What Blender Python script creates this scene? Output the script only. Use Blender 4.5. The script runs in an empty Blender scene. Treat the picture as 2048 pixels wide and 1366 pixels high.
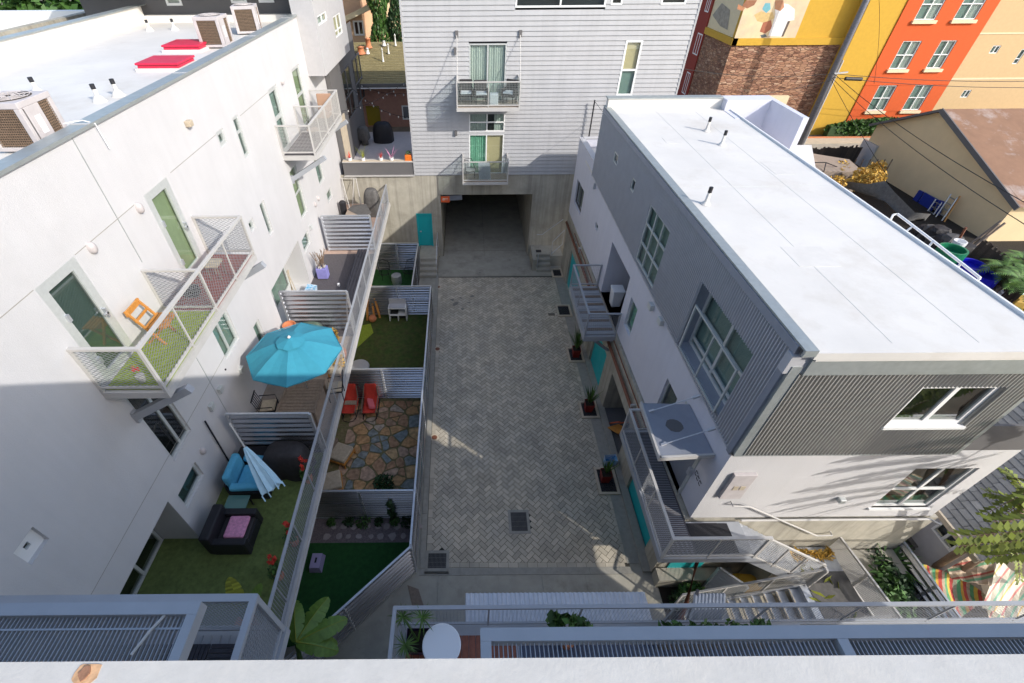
import bpy, math, random
from mathutils import Vector, Matrix
random.seed(7)
S=bpy.context.scene
C=S.collection
rad=math.radians
# ---------------------------------------------------------------- camera
FOC=917.0; CX,CY=938.0,683.0            # focal length and principal point on the 2048 px wide frame
TH=math.atan(833/917.0); PH=rad(0.45); CH=15.0
_c,_s=math.cos(TH),math.sin(TH); _cp,_sp=math.cos(PH),math.sin(PH)
FW=Vector((0,_c,-_s)); U0=Vector((0,_s,_c)); R0=Vector((1,0,0))
RT=R0*_cp-U0*_sp; UP=U0*_cp+R0*_sp
cam=bpy.data.cameras.new('camera'); co=bpy.data.objects.new('camera',cam); C.objects.link(co)
cam.sensor_width=36; cam.lens=FOC/2048*36; cam.shift_x=(1024-CX)/2048; cam.clip_start=0.02; cam.clip_end=2000
m=Matrix((RT,UP,-FW)).transposed().to_4x4(); m.translation=(0,0,CH); co.matrix_world=m
S.camera=co
# ---------------------------------------------------------------- light
SUN=Vector((-.655,.534,-.536)).normalized()
w=bpy.data.worlds.new('World'); S.world=w; w.use_nodes=True
nt=w.node_tree; bg=nt.nodes['Background']; sk=nt.nodes.new('ShaderNodeTexSky')
sk.sky_type='NISHITA'; sk.sun_disc=False; sk.sun_elevation=math.asin(.536/1.0)
sk.sun_rotation=math.atan2(-SUN.x,-SUN.y); sk.air_density=1.0; sk.dust_density=1.6; sk.ozone_density=1.0
nt.links.new(sk.outputs[0],bg.inputs[0]); bg.inputs[1].default_value=0.15
sl=bpy.data.lights.new('sun','SUN'); sl.energy=2.2; sl.angle=rad(.55); sl.color=(1,.955,.89)
so=bpy.data.objects.new('sun',sl); C.objects.link(so); so.rotation_euler=SUN.to_track_quat('-Z','Y').to_euler(); so.location=(20,-16,30)
S.view_settings.view_transform='Standard'; S.view_settings.look='None'; S.view_settings.gamma=1
S.view_settings.exposure=0.9
# ---------------------------------------------------------------- measuring helpers (pixel of the survey photo + a real plane -> point)
def ray(u,v): return FW+RT*((u-CX)/FOC)+UP*(-(v-CY)/FOC)
def pt(u,v,X=None,Y=None,Z=None):
    r=ray(u,v); t=X/r.x if X is not None else (Y/r.y if Y is not None else (Z-CH)/r.z)
    p=r*t; return Vector((p.x,p.y,p.z+CH))
class Wall:
    """vertical wall plane: origin o, direction d (2D), outward normal n"""
    def __init__(s,o,d,n): s.o=Vector((o[0],o[1],0)); s.d=Vector((d[0],d[1],0)).normalized(); s.n=Vector((n[0],n[1],0)).normalized()
    def px(s,u,v,out=0):
        r=ray(u,v); o=s.o+s.n*out; p=r*(s.n.dot(o)/s.n.dot(r)); p.z+=CH
        return ((p-s.o).dot(s.d),p.z)
    def w(s,a,z,out=0): return s.o+s.d*a+s.n*out+Vector((0,0,z))
    def rect(s,*ps,out=0):
        q=[s.px(*p,out=out) for p in ps]; return (min(a for a,z in q),max(a for a,z in q),min(z for a,z in q),max(z for a,z in q))
# ---------------------------------------------------------------- object helpers
WM={}
class MB:
    def __init__(s): s.v=[]; s.f=[]
    def add(s,vs,fs):
        b=len(s.v); s.v+= [Vector(x) for x in vs]; s.f+=[tuple(b+i for i in f) for f in fs]; return s
    def box(s,x0,x1,y0,y1,z0,z1):
        return s.add([(x,y,z) for x in (x0,x1) for y in (y0,y1) for z in (z0,z1)],[(0,1,3,2),(4,6,7,5),(0,4,5,1),(2,3,7,6),(0,2,6,4),(1,5,7,3)])
    def wbox(s,W,a0,a1,z0,z1,o0,o1):
        v=[W.w(a,z,o) for a in (a0,a1) for o in (o0,o1) for z in (z0,z1)]
        return s.add(v,[(0,1,3,2),(4,6,7,5),(0,4,5,1),(2,3,7,6),(0,2,6,4),(1,5,7,3)])
    def quad(s,a,b,c,d): return s.add([a,b,c,d],[(0,1,2,3)])
    def bar(s,p,q,w=.05,h=None,up=(0,0,1)):
        h=h or w; p=Vector(p); q=Vector(q); d=(q-p)
        if d.length<1e-5: return s
        d.normalize(); u=Vector(up)
        if abs(d.dot(u))>.98: u=Vector((0,1,0))
        x=d.cross(u).normalized()*w/2; y=x.cross(d).normalized()*h/2
        v=[e+i*x+j*y for e in (p,q) for i,j in ((-1,-1),(1,-1),(1,1),(-1,1))]
        return s.add(v,[(3,2,1,0),(4,5,6,7),(0,1,5,4),(1,2,6,5),(2,3,7,6),(3,0,4,7)])
    def tube(s,ps,r=.02,n=8,r2=None,cap=True):
        ps=[Vector(p) for p in ps]; N=len(ps); b=len(s.v)
        for i,p in enumerate(ps):
            d=(ps[min(i+1,N-1)]-ps[max(i-1,0)]).normalized()
            u=Vector((0,0,1)) if abs(d.z)<.95 else Vector((0,1,0))
            x=d.cross(u).normalized(); y=x.cross(d); k=r if r2 is None else r+(r2-r)*i/max(1,N-1)
            s.v+=[p+(x*math.cos(2*math.pi*j/n)+y*math.sin(2*math.pi*j/n))*k for j in range(n)]
        for i in range(N-1):
            for j in range(n):
                a=b+i*n+j; c=b+i*n+(j+1)%n; s.f.append((a,c,c+n,a+n))
        if cap: s.f.append(tuple(b+j for j in reversed(range(n)))); s.f.append(tuple(b+(N-1)*n+j for j in range(n)))
        return s
    def cyl(s,c,r,z0,z1,n=20,r1=None): 
        r1=r if r1 is None else r1
        return s.lathe(c,[(0,z0),(r,z0),(r1,z1),(0,z1)],n)
    def lathe(s,c,prof,n=20,ax=None):
        b=len(s.v)
        for r,z in prof:
            for j in range(n):
                a=2*math.pi*j/n; s.v.append(Vector((c[0]+r*math.cos(a),c[1]+r*math.sin(a),z)))
        for i in range(len(prof)-1):
            for j in range(n):
                a=b+i*n+j; d=b+i*n+(j+1)%n; s.f.append((a,d,d+n,a+n))
        return s
    def prism(s,poly,z0,z1):
        n=len(poly); b=len(s.v)
        s.v+=[Vector((p[0],p[1],z0)) for p in poly]+[Vector((p[0],p[1],z1)) for p in poly]
        s.f.append(tuple(b+i for i in reversed(range(n)))); s.f.append(tuple(b+n+i for i in range(n)))
        for i in range(n): j=(i+1)%n; s.f.append((b+i,b+j,b+n+j,b+n+i))
        return s
    def build(s,name,mat,parent=None,smooth=False,bevel=0):
        me=bpy.data.meshes.new(name)
        if parent is not None: M=WM[parent].inverted(); vs=[M@v for v in s.v]; O=None
        else:
            O=Vector(((min(v.x for v in s.v)+max(v.x for v in s.v))/2,(min(v.y for v in s.v)+max(v.y for v in s.v))/2,min(v.z for v in s.v)))
            vs=[v-O for v in s.v]
        me.from_pydata([tuple(v) for v in vs],[],s.f); me.materials.append(mat)
        if smooth:
            for p in me.polygons: p.use_smooth=True
        o=bpy.data.objects.new(name,me); C.objects.link(o)
        if parent is not None: o.parent=parent; WM[o]=WM[parent].copy()
        else: o.location=O; WM[o]=Matrix.Translation(O)
        if bevel:
            b=o.modifiers.new('bevel','BEVEL'); b.width=bevel; b.segments=2; b.limit_method='ANGLE'
        return o
def thing(name,label,cat,loc=(0,0,0),rz=0,group=None):
    o=bpy.data.objects.new(name,None); C.objects.link(o); o.location=loc; o.rotation_euler=(0,0,rz)
    WM[o]=Matrix.Translation(Vector(loc))@Matrix.Rotation(rz,4,'Z')
    return tag(o,label,cat,group)
def tag(o,label,cat,group=None):
    o['label']=label; o['category']=cat
    if group: o['group']=group
    return o
def struct(o): o['kind']='structure'; return o
def kids(o): return [c for c in C.objects if c.parent is o]
def dup(root,loc,rz,label=None,group=None,scale=None,parent=None):
    r=root.copy(); C.objects.link(r); r.location=loc; r.rotation_euler=(0,0,rz)
    if scale: r.scale=(scale,)*3
    if label: r['label']=label
    if group: r['group']=group
    WM[r]=Matrix.Translation(Vector(loc))@Matrix.Rotation(rz,4,'Z')
    for ch in kids(root):
        c=ch.copy(); C.objects.link(c); c.parent=r; WM[c]=WM[r]
        for g in kids(ch):
            d=g.copy(); C.objects.link(d); d.parent=c
    return r
# ---------------------------------------------------------------- materials
def mat(name,col,rough=.7,metal=0,var=0,vs=3,bump=0,bs=40,spec=.5,col2=None,stain=None,ss=.6,streak=0,rand=0,tr=0,coat=0):
    m=bpy.data.materials.new(name); m.use_nodes=True; n=m.node_tree.nodes; l=m.node_tree.links
    b=n['Principled BSDF']; b.inputs['Base Color'].default_value=(*col,1); b.inputs['Roughness'].default_value=rough
    b.inputs['Metallic'].default_value=metal; b.inputs['Specular IOR Level'].default_value=spec
    if tr: b.inputs['Transmission Weight'].default_value=tr
    if coat: b.inputs['Coat Weight'].default_value=coat
    g=n.new('ShaderNodeNewGeometry'); cur=None
    def noise(sc,det=6,rough=.6,vec=None):
        t=n.new('ShaderNodeTexNoise'); t.inputs['Scale'].default_value=sc; t.inputs['Detail'].default_value=det; t.inputs['Roughness'].default_value=rough
        l.new(vec or g.outputs['Position'],t.inputs['Vector']); return t
    def ramp(f,a,bb,lo,hi):
        r=n.new('ShaderNodeMapRange'); r.inputs[1].default_value=lo; r.inputs[2].default_value=hi; r.inputs[3].default_value=a; r.inputs[4].default_value=bb
        l.new(f,r.inputs[0]); return r.outputs[0]
    def mix(fac,A,B,mode='MIX'):
        x=n.new('ShaderNodeMix'); x.data_type='RGBA'; x.blend_type=mode
        if isinstance(fac,(int,float)): x.inputs[0].default_value=fac
        else: l.new(fac,x.inputs[0])
        for i,q in ((6,A),(7,B)):
            if isinstance(q,tuple): x.inputs[i].default_value=(*q,1)
            else: l.new(q,x.inputs[i])
        return x.outputs[2]
    m['_h']=0
    cur=tuple(col)
    if col2 is not None:
        t=noise(vs,8,.65); cur=mix(ramp(t.outputs[0],0,1,.38,.62),tuple(col),tuple(col2))
    if var:
        t=noise(vs*1.7,8,.6); cur=mix(1.0,cur,mixv(n,l,ramp(t.outputs[0],1-var,1+var,.3,.7)),'MULTIPLY')
    if rand:
        cur=mix(1.0,cur,mixv(n,l,ramp(g.outputs['Random Per Island'],1-rand,1+rand,0,1)),'MULTIPLY')
    if streak:
        mp=n.new('ShaderNodeMapping'); mp.inputs['Scale'].default_value=(5,5,.22); l.new(g.outputs['Position'],mp.inputs['Vector'])
        t=noise(1.0,6,.6,mp.outputs[0]); cur=mix(1.0,cur,mixv(n,l,ramp(t.outputs[0],1-streak,1,.36,.56)),'MULTIPLY')
    if stain is not None:
        t=noise(ss,9,.7); cur=mix(ramp(t.outputs[0],0,.75,.52,.72),cur,tuple(stain))
    if not isinstance(cur,tuple): l.new(cur,b.inputs['Base Color'])
    if bump:
        t=noise(bs,6,.7); bp=n.new('ShaderNodeBump'); bp.inputs['Strength'].default_value=bump; bp.inputs['Distance'].default_value=.02
        l.new(t.outputs[0],bp.inputs['Height']); l.new(bp.outputs[0],b.inputs['Normal'])
    if (metal>.3 or rough<.5) and not name.startswith('galvanised_corr'):
        t=noise(1.5,4,.6); l.new(ramp(t.outputs[0],max(.03,rough-.07),rough+.1,.3,.7),b.inputs['Roughness'])
    return m
def mixv(n,l,sock):
    c=n.new('ShaderNodeCombineColor')
    for i in range(3): l.new(sock,c.inputs[i])
    return c.outputs[0]
def glassmat(name,tint,refl=.12):
    m=bpy.data.materials.new(name); m.use_nodes=True; n=m.node_tree.nodes; l=m.node_tree.links; n.clear()
    o=n.new('ShaderNodeOutputMaterial'); t=n.new('ShaderNodeBsdfTransparent'); t.inputs[0].default_value=(*tint,1)
    g=n.new('ShaderNodeBsdfGlossy'); g.inputs['Roughness'].default_value=.03; mx=n.new('ShaderNodeMixShader')
    ge=n.new('ShaderNodeNewGeometry'); d=n.new('ShaderNodeVectorMath'); d.operation='DOT_PRODUCT'; l.new(ge.outputs['Normal'],d.inputs[0]); l.new(ge.outputs['Incoming'],d.inputs[1]); pv=d.outputs['Value']
    for op,k in (('ABSOLUTE',0),('SUBTRACT',1),('POWER',5)):
        q=n.new('ShaderNodeMath'); q.operation=op
        if op=='SUBTRACT': q.inputs[0].default_value=1; l.new(pv,q.inputs[1])
        else: l.new(pv,q.inputs[0]); q.inputs[1].default_value=k
        pv=q.outputs[0]
    a=n.new('ShaderNodeMath'); a.operation='ADD'; a.inputs[1].default_value=refl; l.new(pv,a.inputs[0]); l.new(a.outputs[0],mx.inputs[0]); l.new(t.outputs[0],mx.inputs[1]); l.new(g.outputs[0],mx.inputs[2]); l.new(mx.outputs[0],o.inputs[0])
    return m
M={}
M['stucco']=mat('white_stucco',(.57,.56,.56),.85,var=.035,vs=.5,bump=.35,bs=45,stain=(.52,.51,.50),ss=.25,streak=.022)
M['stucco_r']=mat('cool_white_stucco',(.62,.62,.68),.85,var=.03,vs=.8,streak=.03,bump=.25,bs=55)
M['membrane']=mat('white_roof_membrane',(.67,.645,.60),.6,var=.06,vs=.45,stain=(.55,.51,.45),ss=.55,bump=.12,bs=7)
M['cap']=mat('metal_coping',(.40,.43,.42),.45,metal=.55,var=.08,vs=4)
M['galv']=mat('galvanised_steel',(.55,.57,.60),.42,metal=.6,var=.1,vs=6)
M['corr']=mat('galvanised_corrugated_sheet',(.50,.51,.54),.27,metal=.95,var=.05,vs=.6)
M['wiremesh']=mat('mesh_wire',(.30,.31,.32),.5,metal=.4)
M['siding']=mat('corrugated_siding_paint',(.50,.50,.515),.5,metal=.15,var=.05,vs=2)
M['sidingtrim']=mat('siding_trim_paint',(.30,.32,.37),.5,metal=.3,var=.05)
M['lap']=mat('pale_lap_siding',(.41,.41,.415),.55,streak=.07,var=.05,vs=.7,bump=.1,bs=20)
M['rail']=mat('painted_steel_rail',(.38,.395,.42),.5,metal=.2,var=.05,vs=2)
M['railwarm']=mat('white_painted_steel',(.49,.475,.45),.5,var=.06,vs=2)
M['frame']=mat('aluminium_frame',(.58,.60,.58),.4,metal=.3,var=.06,vs=9)
M['vinyl']=mat('white_vinyl_frame',(.78,.78,.76),.45)
M['glass']=glassmat('window_glass',(.78,.86,.83),.14); M['glassdark']=glassmat('dark_window_glass',(.45,.52,.50),.2)
M['clear']=glassmat('clear_panel',(.90,.94,.94),.03)
M['dark']=mat('dark_interior',(.018,.02,.02),.9)  # near-black stand-in for unlit depth behind panes and under grates
M['curtain']=mat('pale_curtain',(.55,.57,.53),.9,var=.1,vs=6)
M['curtaing']=mat('green_curtain',(.25,.52,.37),.9,var=.15,vs=5)
M['blind']=mat('sage_blind',(.36,.40,.24),.9,var=.08,vs=3)
M['blindg']=mat('grey_green_blind',(.22,.30,.27),.9,var=.06)
M['conc']=mat('concrete',(.37,.345,.285),.9,var=.12,vs=1.2,stain=(.20,.185,.15),ss=.9,bump=.2,bs=30)
M['concwall']=mat('board_marked_concrete',(.42,.39,.32),.88,streak=.25,var=.14,vs=.9,stain=(.25,.23,.18),ss=.7,bump=.2,bs=14)
M['kerb']=mat('kerb_concrete',(.31,.295,.255),.9,var=.12,vs=3,bump=.2,bs=40)
M['paver']=mat('grey_pavers',(.52,.455,.35),.9,rand=.17,var=.12,vs=.8,col2=(.43,.385,.31),stain=(.33,.30,.235),ss=.35,bump=.2,bs=60)
M['joint']=mat('paver_joint_sand',(.05,.045,.036),.95,bump=.2)
M['teal']=mat('teal_paint',(.012,.40,.42),.45,var=.05,vs=2)
M['turf']=mat('artificial_turf',(.15,.20,.055),.95,var=.25,vs=5,col2=(.125,.165,.045),bump=.9,bs=160)
M['turfd']=mat('deep_green_turf',(.02,.10,.02),.95,var=.2,vs=4,bump=.9,bs=160)
M['turfm']=mat('olive_lawn',(.05,.085,.012),.95,var=.3,vs=3,col2=(.075,.08,.02),bump=.9,bs=120)
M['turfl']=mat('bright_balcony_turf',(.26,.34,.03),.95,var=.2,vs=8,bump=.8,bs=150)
M['redbrick']=mat('brick_red_mat',(.22,.055,.045),.9,var=.15,vs=8)
M['wood']=mat('weathered_wood',(.21,.16,.12),.75,var=.2,vs=9,bump=.2,bs=50)
M['orangewood']=mat('orange_varnished_wood',(.55,.24,.05),.5,var=.15,vs=9)
M['redwood']=mat('redwood_boards',(.25,.085,.05),.6,var=.2,vs=6)
M['teal_f']=mat('turquoise_canvas',(.04,.28,.38),.85,var=.05,vs=4)
M['paleblue_f']=mat('pale_blue_canvas',(.42,.62,.72),.85,var=.08)
M['blue_f']=mat('sky_blue_cushion',(.10,.42,.62),.85,var=.08,vs=6)
M['black']=mat('black_woven_resin',(.012,.012,.016),.6,bump=.4,bs=90)
M['blackf']=mat('black_cover_fabric',(.028,.025,.026),.7,var=.3,vs=5,bump=.3,bs=12)
M['greyf']=mat('grey_cover_fabric',(.10,.095,.09),.8,var=.25,vs=4,bump=.3,bs=10)
M['pink']=mat('pink_cushion',(.60,.26,.40),.9,var=.25,vs=9)
M['red']=mat('red_fabric',(.62,.05,.03),.8,var=.1,vs=6)
M['hotpink']=mat('hot_pink_cushion',(.8,.17,.2),.8)
M['hatch']=mat('red_hatch_paint',(.62,.018,.06),.35,var=.06)
M['unit']=mat('ac_casing_paint',(.50,.46,.45),.55,var=.08)
M['grille']=mat('ac_grille',(.10,.08,.055),.6,metal=.3)
M['charcoal']=mat('charcoal_stucco',(.125,.12,.12),.85,var=.06,vs=.8,bump=.2)
M['palegrey']=mat('pale_grey_siding',(.46,.45,.45),.8,var=.05)
M['shingle']=mat('green_brown_shingles',(.26,.215,.10),.95,var=.25,vs=9,bump=.6,bs=40,rand=.12)
M['shingleg']=mat('grey_shingles',(.16,.16,.155),.95,var=.12,vs=4,rand=.18,bump=.4,bs=50)
M['peach']=mat('peach_stucco',(.62,.40,.25),.9,var=.05,bump=.2)
M['pinkwall']=mat('pink_stucco',(.36,.19,.14),.9,var=.08,bump=.2)
M['yellow']=mat('yellow_stucco',(.58,.34,.035),.85,var=.05,bump=.25,bs=25)
M['yellowdoor']=mat('mustard_door_paint',(.30,.22,.01),.6)
M['orange']=mat('orange_stucco',(.62,.10,.018),.85,var=.05,bump=.25,bs=25)
M['maroon']=mat('maroon_stucco',(.28,.035,.02),.85,var=.05,bump=.2)
M['cream']=mat('cream_stucco',(.60,.42,.22),.85,var=.04,bump=.25,bs=25)
M['cream2']=mat('pale_cream_wall',(.74,.62,.40),.85,var=.05)
M['tan']=mat('tan_stucco',(.70,.54,.32),.9,var=.05,vs=.6,bump=.2,bs=25)
M['terra']=mat('terracotta',(.55,.20,.09),.75,var=.15,vs=9)
M['redpot']=mat('dark_red_pot',(.22,.018,.012),.4)
M['white']=mat('white_plastic',(.78,.78,.78),.4)
M['whitem']=mat('white_tabletop',(.80,.83,.86),.35)
M['soil']=mat('dark_soil',(.02,.015,.01),.95,bump=.8,bs=60)
M['pebble']=mat('black_pebbles',(.015,.015,.018),.5,bump=1,bs=80)
M['leaf']=mat('green_leaves',(.05,.12,.02),.6,rand=.45)
M['leafd']=mat('dark_green_leaves',(.02,.055,.014),.6,rand=.4)
M['leafy']=mat('yellow_green_leaves',(.26,.28,.03),.6,rand=.35)
M['leafo']=mat('yellow_orange_leaves',(.50,.30,.05),.6,rand=.4)
M['banana']=mat('banana_leaf',(.14,.24,.035),.5,var=.15,vs=9,rand=.1)
M['agave']=mat('spiky_leaf',(.09,.17,.03),.5,rand=.4)
M['trunk']=mat('pale_bark',(.22,.15,.10),.85,var=.2,vs=9,bump=.5)
M['pole']=mat('weathered_pole',(.20,.20,.22),.7,metal=.2,var=.25,vs=6)
M['wire']=mat('black_cable',(.02,.02,.02),.6)
M['rust']=mat('rusty_downpipe',(.20,.075,.04),.7,var=.2,vs=8)
M['blue']=mat('blue_paint',(.01,.03,.25),.5); M['alu']=mat('bare_aluminium',(.42,.42,.42),.35,metal=.7)
M['green']=mat('green_plastic',(.01,.17,.08),.4); M['bluepl']=mat('blue_plastic',(.01,.01,.45),.35)
M['brownroof']=mat('brown_rolled_roofing',(.25,.14,.085),.9,var=.12,vs=.8,stain=(.5,.46,.44),ss=.5)
M['darkwood']=mat('dark_fence_wood',(.055,.04,.03),.9,var=.3,vs=9,bump=.4,rand=.3)
M['lilac']=mat('lilac_plastic',(.42,.36,.55),.5)
M['sand']=mat('pale_walk_concrete',(.52,.44,.33),.9,var=.08,vs=2,bump=.15)
M['ground']=mat('dry_ground',(.17,.14,.10),.95,var=.2,vs=.6,bump=.4,bs=6)
M['grate']=mat('steel_grating',(.40,.42,.45),.45,metal=.5)
M['tile']=mat('dark_deck_tile',(.035,.035,.045),.7,var=.2)
M['deckg']=mat('grey_decking',(.10,.09,.095),.7,var=.15,vs=7)
M['deckb']=mat('beige_decking',(.34,.27,.21),.8,var=.12,vs=4)
M['purple']=mat('purple_pot',(.05,.03,.10),.4); M['orangep']=mat('orange_plastic',(.75,.18,.02),.5)
M['sign']=mat('orange_sign',(.75,.12,.03),.5); M['signw']=mat('sign_lettering',(.8,.72,.6),.6)
M['stonew']=mat('pale_flagstone',(.36,.31,.29),.85,var=.15,vs=4,bump=.2,rand=.15)
M['creamf']=mat('cream_cushion',(.45,.38,.28),.9,var=.15,vs=8)
def leafcolors(): pass
# ---------------------------------------------------------------- special materials
def nodesmat(name,rough=.85):
    m=bpy.data.materials.new(name); m.use_nodes=True; n=m.node_tree.nodes; l=m.node_tree.links
    b=n['Principled BSDF']; b.inputs['Roughness'].default_value=rough; return m,n,l,b
def cramp(n,l,f,stops,const=False):
    r=n.new('ShaderNodeValToRGB'); e=r.color_ramp.elements
    if const: r.color_ramp.interpolation='CONSTANT'
    while len(e)<len(stops): e.new(.5)
    for i,(p,c) in enumerate(stops): e[i].position=p; e[i].color=(*c,1)
    l.new(f,r.inputs[0]); return r.outputs[0]
def mk_flag():
    m,n,l,b=nodesmat('mixed_flagstone',.85); g=n.new('ShaderNodeNewGeometry')
    c=cramp(n,l,g.outputs['Random Per Island'],[(0,(.50,.29,.13)),(.24,(.42,.24,.13)),(.40,(.22,.25,.24)),(.48,(.46,.31,.21)),(.66,(.54,.35,.17)),(.80,(.24,.26,.24)),(.88,(.36,.23,.14)),(.95,(.44,.36,.27))],True)
    t=n.new('ShaderNodeTexNoise'); t.inputs['Scale'].default_value=7; t.inputs['Detail'].default_value=8; l.new(g.outputs['Position'],t.inputs['Vector'])
    r=n.new('ShaderNodeMapRange'); r.inputs[1].default_value=.3; r.inputs[2].default_value=.7; r.inputs[3].default_value=.6; r.inputs[4].default_value=1.25; l.new(t.outputs[0],r.inputs[0])
    x=n.new('ShaderNodeMix'); x.data_type='RGBA'; x.blend_type='MULTIPLY'; x.inputs[0].default_value=1; l.new(c,x.inputs[6]); l.new(mixv(n,l,r.outputs[0]),x.inputs[7]); l.new(x.outputs[2],b.inputs['Base Color'])
    bp=n.new('ShaderNodeBump'); bp.inputs['Strength'].default_value=.4; l.new(t.outputs[0],bp.inputs['Height']); l.new(bp.outputs[0],b.inputs['Normal']); return m
M['flag']=mk_flag()
def mk_ledge():
    m,n,l,b=nodesmat('ledgestone_veneer',.9); g=n.new('ShaderNodeNewGeometry'); mp=n.new('ShaderNodeMapping'); mp.inputs['Scale'].default_value=(2.2,2.2,7.0); l.new(g.outputs['Position'],mp.inputs['Vector'])
    v=n.new('ShaderNodeTexVoronoi'); v.inputs['Scale'].default_value=1.0; v.distance='CHEBYCHEV'; l.new(mp.outputs[0],v.inputs['Vector'])
    sp=n.new('ShaderNodeSeparateColor'); l.new(v.outputs['Color'],sp.inputs[0])
    c=cramp(n,l,sp.outputs[0],[(0,(.17,.075,.045)),(.25,(.34,.17,.10)),(.5,(.44,.25,.15)),(.75,(.27,.13,.085)),(1,(.50,.32,.21))])
    v2=n.new('ShaderNodeTexVoronoi'); v2.feature='DISTANCE_TO_EDGE'; v2.inputs['Scale'].default_value=1.0; l.new(mp.outputs[0],v2.inputs['Vector'])
    r=n.new('ShaderNodeMapRange'); r.inputs[2].default_value=.09; r.inputs[3].default_value=.45; l.new(v2.outputs[0],r.inputs[0])
    x=n.new('ShaderNodeMix'); x.data_type='RGBA'; x.blend_type='MULTIPLY'; x.inputs[0].default_value=1; l.new(c,x.inputs[6]); l.new(mixv(n,l,r.outputs[0]),x.inputs[7]); l.new(x.outputs[2],b.inputs['Base Color'])
    bp=n.new('ShaderNodeBump'); bp.inputs['Distance'].default_value=.08; l.new(r.outputs[0],bp.inputs['Height']); l.new(bp.outputs[0],b.inputs['Normal']); return m
M['ledge']=mk_ledge()
def mk_stripe(name,stops,ang,sc):
    m,n,l,b=nodesmat(name,.9); g=n.new('ShaderNodeTexCoord'); mp=n.new('ShaderNodeMapping'); mp.inputs['Rotation'].default_value=(0,0,ang); mp.inputs['Scale'].default_value=(sc,)*3; l.new(g.outputs['Object'],mp.inputs['Vector'])
    s=n.new('ShaderNodeSeparateXYZ'); l.new(mp.outputs[0],s.inputs[0]); f=n.new('ShaderNodeMath'); f.operation='FRACT'; l.new(s.outputs[0],f.inputs[0])
    l.new(cramp(n,l,f.outputs[0],stops,True),b.inputs['Base Color']); return m
ST=[(0,(.10,.30,.14)),(.14,(.55,.30,.05)),(.24,(.45,.07,.05)),(.38,(.45,.35,.25)),(.5,(.12,.32,.15)),(.62,(.6,.42,.08)),(.74,(.4,.06,.05)),(.86,(.3,.28,.2))]
M['stripe']=mk_stripe('multicolour_striped_cloth',ST,.5,1.6)
M['stripe2']=mk_stripe('red_green_striped_cloth',[(0,(.5,.38,.25)),(.3,(.40,.10,.07)),(.45,(.5,.38,.25)),(.6,(.16,.33,.18)),(.8,(.55,.42,.3))],1.45,3.2)
M['stripe3']=mk_stripe('pale_striped_cloth',[(0,(.68,.62,.48)),(.25,(.62,.25,.22)),(.35,(.68,.62,.48)),(.6,(.3,.55,.38)),(.7,(.68,.62,.48)),(.85,(.68,.45,.15)),(.92,(.68,.62,.48))],1.0,2.6)
# ---------------------------------------------------------------- builders
def holewall(mb,W,a0,a1,z0,z1,holes=(),depth=.25,out=0):
    """outer skin of a wall with real openings and their reveals"""
    A=sorted({a0,a1,*[h[0] for h in holes],*[h[1] for h in holes]}); Z=sorted({z0,z1,*[h[2] for h in holes],*[h[3] for h in holes]})
    A=[a for a in A if a0<=a<=a1]; Z=[z for z in Z if z0<=z<=z1]
    for i in range(len(A)-1):
        for j in range(len(Z)-1):
            am=(A[i]+A[i+1])/2; zm=(Z[j]+Z[j+1])/2
            if any(h[0]<am<h[1] and h[2]<zm<h[3] for h in holes): continue
            mb.quad(W.w(A[i],Z[j],out),W.w(A[i+1],Z[j],out),W.w(A[i+1],Z[j+1],out),W.w(A[i],Z[j+1],out))
    for h in holes:
        d=h[4] if len(h)>4 else depth
        if d==0: continue
        q=[(h[0],h[2]),(h[1],h[2]),(h[1],h[3]),(h[0],h[3])]
        for k in range(4):
            a,b=q[k],q[(k+1)%4]; mb.quad(W.w(*a,out),W.w(*b,out),W.w(*b,out-d),W.w(*a,out-d))
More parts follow.
